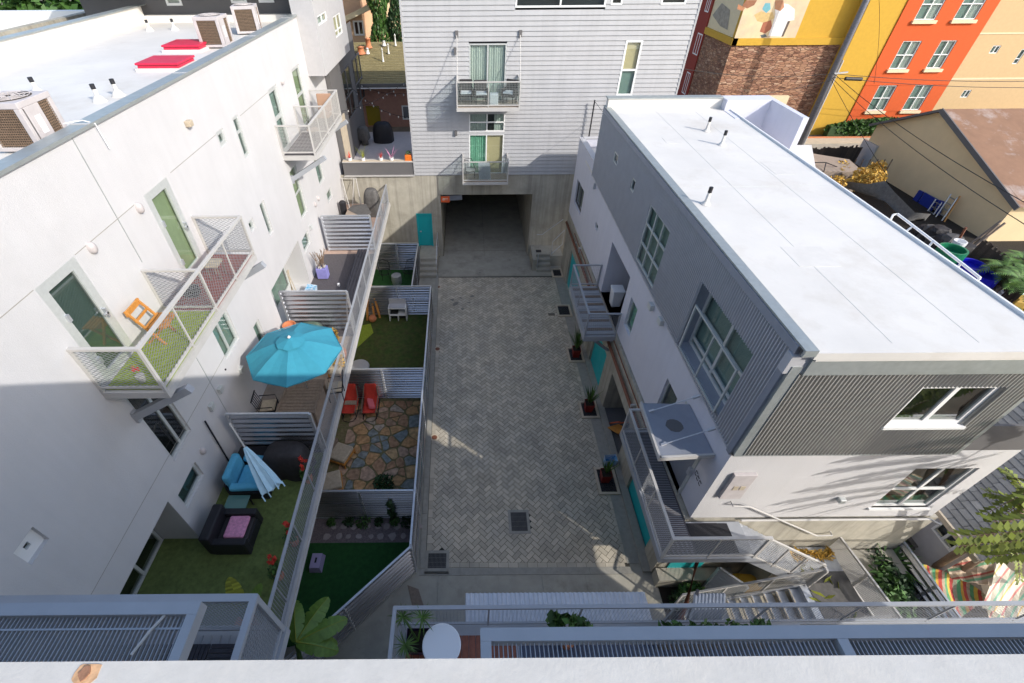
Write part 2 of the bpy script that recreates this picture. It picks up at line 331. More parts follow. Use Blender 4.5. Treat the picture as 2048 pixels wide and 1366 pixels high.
def window(W,r,par,fm,cols=(.5,),rows=(),fw=.06,inset=.06,glass='glass',back='curtain',backs=None,name='window',backd=.12,out=0,sill=None):
    a0,a1,z0,z1=r[:4]; o=out-inset; mb=MB(); t=.06
    mb.wbox(W,a0,a0+fw,z0,z1,o-t,o); mb.wbox(W,a1-fw,a1,z0,z1,o-t,o)
    mb.wbox(W,a0+fw,a1-fw,z0,z0+fw,o-t,o); mb.wbox(W,a0+fw,a1-fw,z1-fw,z1,o-t,o)
    for c in cols:
        x=a0+(a1-a0)*c; mb.wbox(W,x-fw/2,x+fw/2,z0+fw,z1-fw,o-t+.004,o-.004)
    for k in rows:
        y=z0+(z1-z0)*k; mb.wbox(W,a0+fw,a1-fw,y-fw/2,y+fw/2,o-t+.008,o-.008)
    if sill: mb.wbox(W,a0-.06,a1+.06,z0-.07,z0,o-t,out+sill)
    f=mb.build(name,M[fm] if isinstance(fm,str) else fm,par)
    g=MB(); g.quad(W.w(a0+.01,z0+.01,o-.035),W.w(a1-.01,z0+.01,o-.035),W.w(a1-.01,z1-.01,o-.035),W.w(a0+.01,z1-.01,o-.035)); g.build('pane',M[glass],f)
    c=MB(); d=MB()
    bl=backs or [(0,1,0,1,back)]
    by={}
    for (u0,u1,v0,v1,k) in bl: by.setdefault(k,[]).append((u0,u1,v0,v1))
    for k,L in by.items():
        q=MB(); oo=o-backd-(.05 if k=='dark' else 0)
        for u0,u1,v0,v1 in L:
            x0=a0+(a1-a0)*u0; x1=a0+(a1-a0)*u1; y0=z0+(z1-z0)*v0; y1=z0+(z1-z0)*v1
            if k.startswith('curtain'):
                n=max(6,int((x1-x0)/.035)); 
                for i in range(n):
                    p=x0+(x1-x0)*i/n; s2=x0+(x1-x0)*(i+1)/n; w1=.018*math.sin(i*2.1)+.01*math.sin(i*.7); w2=.018*math.sin((i+1)*2.1)+.01*math.sin((i+1)*.7)
                    q.quad(W.w(p,y0,oo+w1),W.w(s2,y0,oo+w2),W.w(s2,y1,oo+w2),W.w(p,y1,oo+w1))
            else: q.quad(W.w(x0,y0,oo),W.w(x1,y0,oo),W.w(x1,y1,oo),W.w(x0,y1,oo))
        q.build('curtain' if k.startswith('curtain') else ('blind' if k.startswith('blind') else 'room_backing'),M[k],f)  # near-black panels paint in the darkness of unlit rooms; no recess behind
    return f
def corrV(mb,W,a0,a1,zb,zt,holes=(),pitch=.11,amp=.022,out=.03,seg=6):
    n=int((a1-a0)/pitch*seg); 
    def o(a): return out+amp*max(-1,min(1,3.0*(math.sin(2*math.pi*(a-a0)/pitch)-.15)))
    zbf=zb if callable(zb) else (lambda a:zb)
    for i in range(n):
        p=a0+(a1-a0)*i/n; q=a0+(a1-a0)*(i+1)/n; am=(p+q)/2
        iv=[(zbf(p),zt)]
        for h in holes:
            if h[0]<am<h[1]:
                nv=[]
                for u,v in iv:
                    if h[2]>u: nv.append((u,min(v,h[2])))
                    if h[3]<v: nv.append((max(u,h[3]),v))
                iv=nv
        for u,v in iv:
            if v-u>.01: mb.quad(W.w(p,u,o(p)),W.w(q,u,o(q)),W.w(q,v,o(q)),W.w(p,v,o(p)))
def corrfence(p0,p1,z0,z1,label,cat='fence',pitch=.15,amp=.04,posts=1,name='corrugated_fence',group=None,mt='corr',capm='galv'):
    """fence of horizontally ribbed sheet with cap rail and posts"""
    p0=Vector((*p0,0)); p1=Vector((*p1,0)); d=(p1-p0); L=d.length; d.normalize(); n=Vector((d.y,-d.x,0))
    t=thing(name,label,cat,(p0.x,p0.y,z0),0,group)
    s=MB(); N=int((z1-z0)/pitch*8)
    th=.012
    for side in (0,1):
        for i in range(N):
            za=z0+.04+(z1-z0-.06)*i/N; zb=z0+.04+(z1-z0-.06)*(i+1)/N
            oa=amp*math.sin(2*math.pi*(za-z0)/pitch); ob=amp*math.sin(2*math.pi*(zb-z0)/pitch)
            k=side*th
            s.quad(p0+n*(oa+k)+Vector((0,0,za)),p1+n*(oa+k)+Vector((0,0,za)),p1+n*(ob+k)+Vector((0,0,zb)),p0+n*(ob+k)+Vector((0,0,zb)))
    s.build('corrugated_sheet',M[mt],t,smooth=True)
    MB().bar(p0+Vector((0,0,z1)),p1+Vector((0,0,z1)),.06,.05).build('cap_rail',M[capm],t)
    MB().bar(p0+Vector((0,0,z0+.05)),p1+Vector((0,0,z0+.05)),.05,.05).build('bottom_rail',M[capm],t)
    k=max(2,posts+2)
    for i in range(k):
        q=p0+d*(L*i/(k-1)); MB().bar(q+Vector((0,0,z0)),q+Vector((0,0,z1-.02)),.075,.075).build('post',M[capm],t)
    return t
def mesh_panel(a,b,z0,z1,pitch=.055,w=.008,diag=True,mat_='rail'):
    """flat infill of crossing wires between two posts a,b (world xy at z0..z1) ; returns MB"""
    a=Vector(a);b=Vector(b);L=(b-a).length; d=(b-a)/L; H=z1-z0; mb=MB()
    def P(s,z): 
        q=a+d*s; return Vector((q.x,q.y,q.z+z))
    def line(s0,y0,s1,y1):
        mb.bar(P(s0,y0),P(s1,y1),w,w)
    if diag:
        k=-H*1.6
        while k<L:
            # rising line s=k+y*1.6
            y0=max(0,(0-k)/1.6); y1=min(H,(L-k)/1.6)
            if y1>y0: line(k+y0*1.6,y0,k+y1*1.6,y1); line(L-(k+y0*1.6),y0,L-(k+y1*1.6),y1)
            k+=pitch*1.6
    else:
        x=pitch
        while x<L: line(x,0,x,H); x+=pitch
        y=pitch
        while y<H: line(0,y,L,y); y+=pitch
    return mb
def railing(par,pts,h,z,rm='rail',post=.05,infill='mesh',spacing=1.3,pitch=.07,ends=(1,1),toe=.12,names=('handrail','post','bottom_rail','mesh_panel'),wire=.008):
    """pts: world xy list; z floor level"""
    V=[Vector((p[0],p[1],z)) for p in pts]; up=Vector((0,0,1))
    top=MB(); bot=MB()
    for i in range(len(V)-1):
        d=(V[i+1]-V[i]).normalized()*post/2
        k_=.002*(i%2); top.bar(V[i]+up*(h+k_)-d,V[i+1]+up*(h+k_)+d*(1 if i==len(V)-2 else .9),post*1.3-k_,post*.9)
        bot.bar(V[i]+up*toe,V[i+1]+up*toe,post*.8,post*.8)
    hr=top.build(names[0],M[rm],par); bot.build(names[2],M[rm],par)
    for i in range(len(V)-1):
        L=(V[i+1]-V[i]).length; k=max(1,round(L/spacing)); d=(V[i+1]-V[i])/k
        for j in range(k+1):
            if j==k and i<len(V)-2: continue
            q=V[i]+d*j; q2=post if j in(0,k) else post*.55
            MB().bar(q,q+up*(h-post*.45),q2,q2).build(names[1],M[rm],par)
        a=V[i]+up*toe; b=V[i+1]+up*toe
        if infill=='mesh': mesh_panel(a,b,0,h-toe-.03,pitch,wire).build(names[3],M['wiremesh'],par)
        elif infill=='grid': mesh_panel(a,b,0,h-toe-.03,pitch,wire,False).build(names[3],M[rm],par)
        elif infill=='glass':
            MB().bar((a+b)/2-(b-a)*.49+up*(h-toe)/2,(a+b)/2+(b-a)*.49+up*(h-toe)/2,.008,h-toe-.06).build('clear_panel',M['clear'],par)
            mesh_panel(a,b,0,h-toe-.03,pitch,wire,False).build(names[3],M[rm],par)
def leafblob(mb,c,r,n,size=.06,flat=.6,asp=1.8,seed=None):
    rr=random.Random(seed) if seed is not None else random
    c=Vector(c)
    for i in range(n):
        while True:
            p=Vector((rr.uniform(-1,1),rr.uniform(-1,1),rr.uniform(-1,1)))
            if .25<p.length<1: break
        p=Vector((p.x*r[0],p.y*r[1],p.z*r[2]))+c
        a=Vector((rr.gauss(0,1),rr.gauss(0,1),rr.gauss(0,flat))).normalized(); b=a.cross(Vector((rr.gauss(0,1),rr.gauss(0,1),rr.gauss(0,1)))).normalized()
        s=size*rr.uniform(.6,1.4); A=a*s*asp*.5; B=b*s*.5
        mb.add([p-A,p+B*.9,p+A,p-B*.9],[(0,1,2,3)])
def blade(mb,p,d,L,w,droop=.5,seg=5,wob=0):
    """arching strap leaf"""
    p=Vector(p); d=Vector(d).normalized(); side=d.cross(Vector((0,0,1)))
    side=side.normalized() if side.length>.05 else Vector((1,0,0))
    pr=None; b=len(mb.v)
    for i in range(seg+1):
        t=i/seg; q=p+d*L*t-Vector((0,0,1))*droop*L*t*t; ww=w*(1-t**2*.95)*(.5+min(1,t*3)*.5)
        mb.v+=[q-side*ww/2,q+side*ww/2]
        if i: k=b+2*i; mb.f.append((k-2,k-1,k+1,k))
def frond(mb,p,d,L,n=16,lw=.02,ll=.25,droop=.6):
    p=Vector(p); d=Vector(d).normalized()
    for i in range(n):
        t=(i+1)/n; q=p+d*L*t-Vector((0,0,1))*droop*L*t*t; dd=(d-Vector((0,0,1))*droop*2*t).normalized()
        sd=dd.cross(Vector((0,0,1))).normalized(); l2=ll*math.sin(math.pi*min(1,.15+t*.85))+.03
        for s in (-1,1): 
            e=q+(sd*s+dd*.7).normalized()*l2-Vector((0,0,.03)); mb.add([q,q+dd*lw*1.6,e],[(0,1,2)])
def spray(mb,p,n,L,w,tilt=(.2,1.0),droop=.5,seed=1):
    rr=random.Random(seed)
    for i in range(n):
        a=rr.uniform(0,6.283); t=rr.uniform(*tilt); blade(mb,p,(math.cos(a)*t,math.sin(a)*t,1),L*rr.uniform(.6,1.1),w,droop*rr.uniform(.6,1.3))
def blob(mb,c,r,n=14,m=8,noise=.15,seed=3,zmin=-1,sq=1.0):
    """draped lumpy form (covers)"""
    rr=random.Random(seed); ph=[rr.uniform(0,6.28) for _ in range(6)]; b=len(mb.v)
    for i in range(m+1):
        u=i/m; e=math.pi/2*(1-u*1.0) if zmin==-1 else math.pi/2*(1-u)
        for j in range(n):
            a=2*math.pi*j/n; cr=math.cos(e)**.45; f=1+noise*(math.sin(3*a+ph[0]+u*2)+.6*math.sin(7*a+ph[1]-u*3)+.4*math.sin(11*a+ph[2]))*.5*(.3+u)
            ca,sa=math.cos(a),math.sin(a); q=(abs(ca)**4+abs(sa)**4)**(-.25)
            mb.v.append(Vector((c[0]+r[0]*ca*q*cr*f,c[1]+r[1]*sa*q*cr*f,c[2]+r[2]*(math.sin(e)**.8))))
    for i in range(m):
        for j in range(n): mb.f.append((b+i*n+j,b+(i+1)*n+j,b+(i+1)*n+(j+1)%n,b+i*n+(j+1)%n))
# ================================================================ THE SETTING
WL=Wall((-6.85,0),(0,1),(1,0)); WR=Wall((5.72,5.72),(-.0167,1),(-1,-.0167)); WN=Wall((5.72,5.72),(1,0),(0,-1)); WB=Wall((0,24.3),(1,0),(0,-1))
WBASE=Wall((5.60,5.70),(-.0085,1),(-1,-.0085))
struct(MB().box(-400,400,-300,500,-.5,-.06).build('ground',M['ground']))
struct(MB().box(-60,-2.95,25.6,90,-.05,4.98).build('raised_back_ground',M['ground']))
struct(MB().box(12.3,120,-30,140,-.05,1.0).build('right_yard_ground',M['ground']))
# court: concrete apron under everything
struct(MB().box(-7,12.2,-6,24.25,-.055,-.012).build('concrete_apron',M['conc']))
# paver field: herringbone clipped to the court outline
court=[(-1.43,5.93),(5.02,5.85),(4.95,22.05),(-1.72,22.12)]
def clip(poly,cl):
    out=poly
    for i in range(len(cl)):
        a=cl[i]; b=cl[(i+1)%len(cl)]; inp=out; out=[]
        if not inp: break
        def ins(p): return (b[0]-a[0])*(p[1]-a[1])-(b[1]-a[1])*(p[0]-a[0])
        for j in range(len(inp)):
            p=inp[j]; q=inp[(j+1)%len(inp)]; ip,iq=ins(p),ins(q)
            if ip>=0: out.append(p)
            if (ip>=0)!=(iq>=0):
                t=ip/(ip-iq); out.append((p[0]+(q[0]-p[0])*t,p[1]+(q[1]-p[1])*t))
    return out
struct(MB().prism(court,-.01,-.004).build('paver_bedding',M['joint']))
pb=MB(); wv=.152; gp=.0065; ca=math.cos(rad(45))
holes_sq=[(1.29,2.01,6.98,7.82),(-1.50,-.64,5.67,6.50)]
for a in range(-110,140):
    for b in range(-60,60):
        x,y=a+2*b,a-2*b
        for (x0,y0,x1,y1) in ((x,y,x+2,y+1),(x+2,y-1,x+3,y+1)):
            cxx=(x0+x1)/2*wv; cyy=(y0+y1)/2*wv; X=(cxx-cyy)*ca+1.0; Y=(cxx+cyy)*ca+13
            if not(-2.2<X<5.5 and 5.5<Y<22.5): continue
            if any(h[0]+.08<X<h[1]-.08 and h[2]+.08<Y<h[3]-.08 for h in holes_sq): continue
            q=[]
            for u,v in ((x0*wv+gp,y0*wv+gp),(x1*wv-gp,y0*wv+gp),(x1*wv-gp,y1*wv-gp),(x0*wv+gp,y1*wv-gp)):
                q.append(((u-v)*ca+1.0,(u+v)*ca+13))
            q=clip(q,[(-1.27,6.08),(4.88,6.02),(4.80,21.95),(-1.56,22.0)])
            if len(q)>2: zz=random.uniform(-.001,.0015); pb.prism(q,-.008,zz)
struct(pb.build('herringbone_pavers',M['paver']))
# border course and kerbs
bc=MB()
def border(p,q,wd,n):
    p=Vector((*p,0));q=Vector((*q,0));L=(q-p).length;d=(q-p)/L; nn=Vector((-d.y,d.x,0)); k=int(L/n)
    for i in range(k):
        a=p+d*(L*i/k+.004); b=p+d*(L*(i+1)/k-.004); bc.prism([(a.x,a.y),(b.x,b.y),((b+nn*wd).x,(b+nn*wd).y),((a+nn*wd).x,(a+nn*wd).y)],-.008,random.uniform(-.001,.002))
border((-1.56,22.0),(-1.27,6.08),-.148,.30); border((-1.27,6.075),(4.88,6.015),-.148,.30); border((4.88,6.02),(4.80,21.95),-.14,.30)
struct(bc.build('border_pavers',M['paver']))
kb=MB()
for i in range(9):
    y0=5.9+i*1.81; y1=y0+1.80; x=lambda y:-1.43-(y-5.9)*.0179
    kb.prism([(x(y0)-.19,y0),(x(y0)-.004,y0),(x(y1)-.004,y1),(x(y1)-.19,y1)],-.02,.03)
for i in range(5): kb.box(-1.61+i*1.335,-1.61+(i+1)*1.335-.008,5.68,5.895,-.02,.012)
struct(kb.build('kerb',M['kerb']))
sb=MB()
for (a,b,c,d) in ((-1.0,.85,3.6,5.67),(.86,2.2,3.6,5.67),(2.21,3.55,3.6,5.67),(3.56,4.9,3.6,5.67)): sb.box(a,b-.012,c,d,-.02,.004)
sb.prism([(-1.02,5.67),(-2.0,5.55),(-3.6,3.9),(-5.2,2.2),(-1.02,2.2)],-.02,.0035)
sb.box(-1.0,4.9,-2,3.59,-.02,.003)
struct(sb.build('front_walk',M['conc']))
struct(MB().box(-1.74,5.3,22.07,24.3,-.02,.006).box(-1.5,3.6,24.3,40,-.03,.004).build('driveway_slab',M['conc']))
# slot between pavers and the right wall
struct(MB().box(4.96,5.62,6.0,22.0,-.02,.004).build('wall_footing_strip',M['kerb']))
struct(MB().box(5.36,5.62,5.72,17.8,.004,.10).build('raised_kerb',M['kerb']))
def stainpatch(u,v,r,name='oil_stain'):
    q=pt(u,v,Z=0); n_=13; P_=[(q.x+r*random.uniform(.35,1.2)*math.cos(k*6.283/n_)*1.3,q.y+r*random.uniform(.35,1.2)*math.sin(k*6.283/n_)) for k in range(n_)]
    struct(MB().prism(P_,.0061,.0072).build(name,M['oil']))
M['oil']=mat('oil_darkened_concrete',(.19,.18,.155),.75,var=.3,vs=9)
for u,v,r in ((905,600,.12),(912,608,.17),(921,596,.08),(945,592,.12),(938,605,.07),(925,618,.10),(1020,520,.06),(960,545,.05)): stainpatch(u,v,r)
mb=MB().box(.98,.995,24.3,38,.0041,.0075).box(-1.5,3.6,24.9,24.915,.0041,.0075); mb.box(-1.7,5.0,22.12,22.14,.0061,.0078); struct(mb.build('slab_joint',M['oil']))
# garden grounds under the left deck edge
struct(MB().prism([(-9,3.0),(-3.95,4.05),(-1.85,5.9),(-1.9,6.72),(-9,6.72)],-.02,.012).build('near_garden_turf',M['turfd']))
struct(MB().box(-9,-1.8,6.72,7.6,-.02,.014).build('near_garden_gravel',mat('mauve_gravel',(.21,.17,.17),.95,var=.3,vs=12,bump=1,bs=70)))
struct(MB().box(-9,-1.85,7.6,13.0,-.02,.006).build('flagstone_bed',mat('mossy_joint',(.22,.17,.09),.95,var=.3,vs=6,col2=(.15,.15,.06),bump=.8,bs=50)))
struct(MB().box(-9,-1.95,13.0,18.65,-.02,.012).build('middle_garden_lawn',M['turfm']))
struct(MB().box(-9,-2.82,18.65,22.9,-.02,.012).build('far_garden_turf',M['turfd']))
# flagstones: clipped voronoi cells
def voronoi(x0,x1,y0,y1,n,seed,gap,asp=1):
    rr=random.Random(seed); P=[]
    tries=0
    while len(P)<n and tries<9000:
        p=(rr.uniform(x0,x1),rr.uniform(y0,y1)); tries+=1
        md=(rr.choice((.16,.26,.42)))
        if all((p[0]-q[0])**2+(p[1]-q[1])**2>md*md for q in P): P.append(p)
    out=[]
    for i,p in enumerate(P):
        poly=[(x0,y0),(x1,y0),(x1,y1),(x0,y1)]
        for j,q in enumerate(P):
            if j==i: continue
            mx,my=(p[0]+q[0])/2,(p[1]+q[1])/2; dx,dy=q[0]-p[0],q[1]-p[1]; L=math.hypot(dx,dy); mx-=dx/L*gap; my-=dy/L*gap
            a=(mx+dy,my-dx); b=(mx-dy,my+dx)
            np_=[]
            for k in range(len(poly)):
                A=poly[k];B=poly[(k+1)%len(poly)]
                fa=(A[0]-mx)*dx+(A[1]-my)*dy; fb=(B[0]-mx)*dx+(B[1]-my)*dy
                if fa<=0: np_.append(A)
                if (fa<=0)!=(fb<=0): t=fa/(fa-fb); np_.append((A[0]+(B[0]-A[0])*t,A[1]+(B[1]-A[1])*t))
            poly=np_
            if len(poly)<3: break
        if len(poly)>=3:
            # roughen the outline a little
            q=[]
            for k in range(len(poly)):
                A=poly[k];B=poly[(k+1)%len(poly)]; q.append((A[0]*.92+p[0]*.08,A[1]*.92+p[1]*.08))
                if math.hypot(A[0]-B[0],A[1]-B[1])>.14: q.append(((A[0]+B[0])/2+rr.uniform(-.02,.02),(A[1]+B[1])/2+rr.uniform(-.02,.02)))
            out.append(q)
    return out
fl=MB()
for q in voronoi(-4.9,-1.95,7.75,12.75,88,11,.022): fl.prism(q,.0,.02+random.uniform(0,.015))
struct(fl.build('flagstone_paving',M['flag']))
fl=MB()
for i in range(9):
    for r_ in (0,1):
        cx_=-4.75+i*.36+r_*.16+random.uniform(-.05,.05); cy_=6.92+r_*.34; k=random.uniform(.10,.16)
        fl.prism([(cx_+k*random.uniform(.7,1.15)*math.cos(a),cy_+k*.9*random.uniform(.7,1.15)*math.sin(a)) for a in [j*math.pi/3.5+.2 for j in range(7)]],.0,.035)
struct(fl.build('stepping_stones',M['stonew']))
# ================================================================ BACK BUILDING (lap siding over board-marked concrete garage)
bb=thing('apartment_building','pale grey lap-sided building above the concrete garage opening, two small balconies on its front','building',(3.6,24.3,0))
g0,g1,gz=-1.53,3.60,3.93
door=WB.rect((835,430),(869,493)); dr=(-2.93,-2.12,.70,2.80)
mb=MB(); holewall(mb,WB,-9.5,5.9,0,5.05,[(g0,g1,-1,gz,0),(dr[0],dr[1],dr[2],dr[3],.12)],.12)
mb.f=[f for f in mb.f]
mb.box(-9.5,10.0,24.36,24.4,5.0,5.06)
mb.build('concrete_wall',M['concwall'],bb)
# garage tunnel
mb=MB(); Y0,Y1=24.3,38
mb.quad((g0,Y0,0),(g0,Y1,0),(g0,Y1,gz),(g0,Y0,gz)); mb.quad((g1,Y0,0),(g1,Y1,0),(g1,Y1,gz),(g1,Y0,gz)); mb.quad((g0,Y0,gz),(g1,Y0,gz),(g1,Y1,gz),(g0,Y1,gz)); mb.quad((g0,Y1,0),(g1,Y1,0),(g1,Y1,gz),(g0,Y1,gz))
mb.build('garage_lining',M['concwall'],bb)
MB().bar((g0,24.9,3.72),(g1,25.1,3.84),.07).bar((g0+.1,24.6,3.6),(g0+1.2,24.7,3.62),.12,.3).build('gate_track',M['sidingtrim'],bb)
d=MB().wbox(WB,dr[0]+.03,dr[1]-.03,dr[2]+.02,dr[3]-.04,-.11,-.06).build('door',M['teal'],bb); MB().wbox(WB,dr[0]+.1,dr[0]+.2,1.65,1.70,-.06,0).build('handle',M['galv'],d)
MB().wbox(WB,dr[0]-.04,dr[0]+.03,dr[2],dr[3],-.12,.012).wbox(WB,dr[1]-.03,dr[1]+.04,dr[2],dr[3],-.12,.012).wbox(WB,dr[0]-.04,dr[1]+.04,dr[3]-.04,dr[3]+.03,-.12,.016).build('door_frame',M['teal'],bb)
sg=WB.rect((876,394),(888,402)); s_=MB().wbox(WB,-1.5,-1.02,3.5,3.85,.01,.03).build('clearance_sign',M['sign'],bb)
tx=bpy.data.curves.new('t','FONT'); tx.body='8FT'; tx.size=.2; tx.extrude=.004; tx.align_x='CENTER'; tx.align_y='CENTER'
to=bpy.data.objects.new('t',tx); C.objects.link(to); bpy.context.view_layer.update(); dg=bpy.context.evaluated_depsgraph_get(); tm=bpy.data.meshes.new_from_object(to.evaluated_get(dg)); bpy.data.objects.remove(to)
tm.transform(Matrix.Translation((-1.26,24.262,3.68))@Matrix.Rotation(rad(90),4,'X')); tm.transform(WM[bb].inverted()); tm.materials.clear(); tm.materials.append(M['signw']); to=bpy.data.objects.new('lettering',tm); C.objects.link(to); to.parent=s_
# lap siding with openings
x0,x1=-2.83,10.05
wA=WB.rect((938,86),(1015,186)); wA=(WB.px(938,88)[0],WB.px(1014,88)[0],8.66,WB.px(938,87)[1])
wC=WB.rect((938,225),(1009,263)); wD=(WB.px(938,300)[0],WB.px(1007,300)[0],5.1,WB.px(938,268)[1])
wE=WB.rect((1247,80),(1230,191)); wE=(WB.px(1232,188)[0],WB.px(1286,82)[0],WB.px(1231,191)[1],WB.px(1290,80)[1])
top=[(WB.px(1031,2)[0],WB.px(1212,2)[0],12.35,13.0),(WB.px(1222,2)[0],WB.px(1245,2)[0],12.42,13.0),(WB.px(1322,2)[0],WB.px(1372,2)[0],12.42,13.0)]
hs=[wA,wC,wD,wE]+top
mb=MB(); n=int((13.3-5.05)/.19)
for k in range(n):
    z0=5.05+k*.19; z1=z0+.19; zm=(z0+z1)/2
    xs=[(x0,x1)]
    for h in hs:
        if h[2]<zm<h[3]:
            nx=[]
            for a,b in xs:
                if h[0]<b and h[1]>a:
                    if h[0]>a: nx.append((a,h[0]))
                    if h[1]<b: nx.append((h[1],b))
                else: nx.append((a,b))
            xs=nx
    for a,b in xs:
        mb.quad(WB.w(a,z0,.045),WB.w(b,z0,.045),WB.w(b,z1,.006),WB.w(a,z1,.006)); mb.quad(WB.w(a,z0,.0),WB.w(b,z0,.0),WB.w(b,z0,.045),WB.w(a,z0,.045))
for h in hs:
    q=[(h[0],h[2]),(h[1],h[2]),(h[1],h[3]),(h[0],h[3])]
    for k in range(4): mb.quad(WB.w(*q[k],.02),WB.w(*q[(k+1)%4],.02),WB.w(*q[(k+1)%4],-.3),WB.w(*q[k],-.3))
ZT=13.22; YD=28.5
mb.quad((x0,24.28,5.05),(x0,YD,5.05),(x0,YD,ZT),(x0,24.28,ZT)); mb.quad((x1,24.28,5.05),(x1,YD,5.05),(x1,YD,ZT),(x1,24.28,ZT)); mb.quad((x0,24.28,ZT),(x1,24.28,ZT),(x1,YD,ZT),(x0,YD,ZT)); mb.quad((x0,YD,5.05),(x1,YD,5.05),(x1,YD,ZT),(x0,YD,ZT))
mb.build('lap_siding',M['lap'],bb)
MB().quad((5.9,24.31,0),(x1,24.31,0),(x1,24.31,5.05),(5.9,24.31,5.05)).quad((x1,24.31,0),(x1,40,0),(x1,40,5.05),(x1,24.31,5.05)).build('lower_wall',M['concwall'],bb)
for xx in (x0,x1): MB().wbox(WB,xx-.04,xx+.04,5.05,13.2,-.02,.05).build('corner_trim',M['lap'],bb)
window(WB,wA,bb,'frame',(.5,),fw=.06,inset=.0,back='curtain',backs=[(0,.48,0,1,'curtain'),(.48,1,0,1,'curtain')],name='sliding_door',out=.03)
window(WB,wC,bb,'vinyl',(.5,),(.5,),fw=.06,inset=0,out=.03,backs=[(0,.5,0,1,'curtain'),(.7,1,0,1,'curtain'),(.5,.7,0,1,'dark')])
window(WB,wD,bb,'vinyl',(.5,),fw=.06,inset=0,out=.03,backs=[(0,.5,0,1,'curtaing'),(.5,1,0,1,'tan')],name='sliding_door')
window(WB,wE,bb,'vinyl',(),(.48,),fw=.08,inset=0,out=.04,backs=[(0,1,0,.48,'blindg'),(0,1,.48,1,'tan')])
for h in top: window(WB,h,bb,'vinyl',(.5,) if h[1]-h[0]>1.5 else (),fw=.07,inset=0,out=.04,back='dark')
for (u,v) in ((911,101),(912,265)):
    a,z=WB.px(u,v); MB().wbox(WB,a-.06,a+.06,z-.12,z+.12,.02,.14).build('wall_light',M['charcoal'],bb)
def back_balcony(xa,xb,yo,zf,h,rods=False,th=.16):
    sl=MB().box(xa,xb,yo,24.27,zf-th,zf).build('balcony',M['railwarm'],bb); WM[sl]=WM[bb]
    railing(sl,[(xa+.03,24.25),(xa+.03,yo+.03),(xb-.03,yo+.03),(xb-.03,24.25)],h,zf,'railwarm',.05,'glass',1.9,.07,toe=.1,wire=.006)
    MB().box(xa+.04,xb-.04,yo+.05,24.26,zf,zf+.02).build('decking',M['deckb'],sl)
    if rods:
        for x in (xa+.05,xb-.05): MB().tube([(x,24.25,11.42),(x,yo+.1,zf+h)],.02,6).build('tie_rod',M['railwarm'],sl)
        for x in (xa+.05,xb-.05): MB().box(x-.07,x+.07,24.2,24.3,11.3,11.55).build('rod_bracket',M['charcoal'],sl)
    return sl
back_balcony(-.49,2.44,23.01,8.72,1.06,True); back_balcony(-.27,2.09,23.13,5.12,1.04,False,.14)
# garage stairs left and right, handrails
def steps(name,label,x0,x1,y0,n,rise,tread,yl):
    t=thing(name,label,'steps',((x0+x1)/2,y0,0)); mb=MB()
    for i in range(n): mb.box(x0,x1,y0+i*tread,yl,i*rise,(i+1)*rise-(.0 if i==n-1 else 0))
    mb.build('concrete_steps',M['conc'],t); 
    nb=MB()
    for i in range(n): nb.box(x0+.02,x1-.02,y0+i*tread-.006,y0+i*tread+.04,(i+1)*rise,(i+1)*rise+.008)
    nb.build('nosing',M['kerb'],t); return t
t=steps('entry_steps','concrete steps leading up to the teal door beside the garage opening',-2.85,-1.80,21.95,4,.175,.31,24.29)
MB().tube([(-1.8,21.95,.05),(-1.8,21.95,1.0),(-1.8,23.2,1.65),(-1.8,24.2,1.65)],.022,8).tube([(-1.8,23.2,.7),(-1.8,23.2,1.65)],.02).tube([(-1.8,24.2,.7),(-1.8,24.2,1.65)],.02).build('handrail',M['galv'],t)
t=steps('entry_steps','concrete steps with pipe handrails on the right of the garage opening',3.95,4.78,22.45,4,.175,.27,24.29)
MB().box(3.72,3.94,22.6,24.28,0,.74).build('cheek_wall',M['conc'],t); MB().box(4.79,5.5,23.1,24.28,0,.70).build('cheek_wall',M['conc'],t)
MB().tube([(3.98,22.6,.2),(3.98,22.6,1.1)],.02).tube([(4.0,23.9,1.65),(4.3,23.9,1.65),(5.4,23.9,2.6)],.022).tube([(4.82,23.15,.7),(4.82,23.15,1.6),(5.45,23.4,2.2),(5.45,23.4,1.3),(4.82,23.15,.8)],.02).build('handrail',M['galv'],t)
tag(MB().box(4.0,4.3,22.9+.6,23.75,.705,.73).build('door_mat',M['blackf']),'small black mat on the landing right of the garage opening','mat')
# ================================================================ LEFT BUILDING
lb=thing('apartment_building','long white stucco building with white flat roof, wall balconies and raised patio deck','building',(-10,14,0))
ZR=12.35; ZD=3.5
yA,yB=-3.0,24.95
Wn={}
door1=WL.rect((69.4,579),(148,513.5),(266.6,689)); door1=(door1[0],door1[1],8.62,door1[3])
door2=WL.rect((288,392),(331.6,354.5),(403,509)); door2=(door2[0],door2[1],8.62,door2[3])
f1=WL.rect((535.6,183),(552,168)); f1=(f1[0],f1[1],8.66,f1[3]); f2=WL.rect((582.7,140),(598,129)); f2=(f2[0],f2[1],8.66,f2[3])
sq1=WL.rect((432.4,268),(443.7,256),(454.6,283.7),(443.7,294.6)); sl1=WL.rect((465,236),(475,231),(500,307.6),(490.5,317))
w7=WL.rect((424.8,662.5),(478.5,675),(454.5,721),(441,622)); w8=WL.rect((249.5,795),(382.8,860),(348,917)); w8=(w8[0],w8[1],w8[2],w8[3]+.15)
w9=WL.rect((354.8,993),(389.6,924.6),(408,948),(376,1017)); w10=WL.rect((26.7,1106.8),(65,1054.5),(98.4,1077),(63,1129.7))
w12=WL.rect((496.6,447.7),(504,434.7),(511,453),(504,466)); w13=WL.rect((520,408),(527,399.5),(546.6,461),(540.3,474))
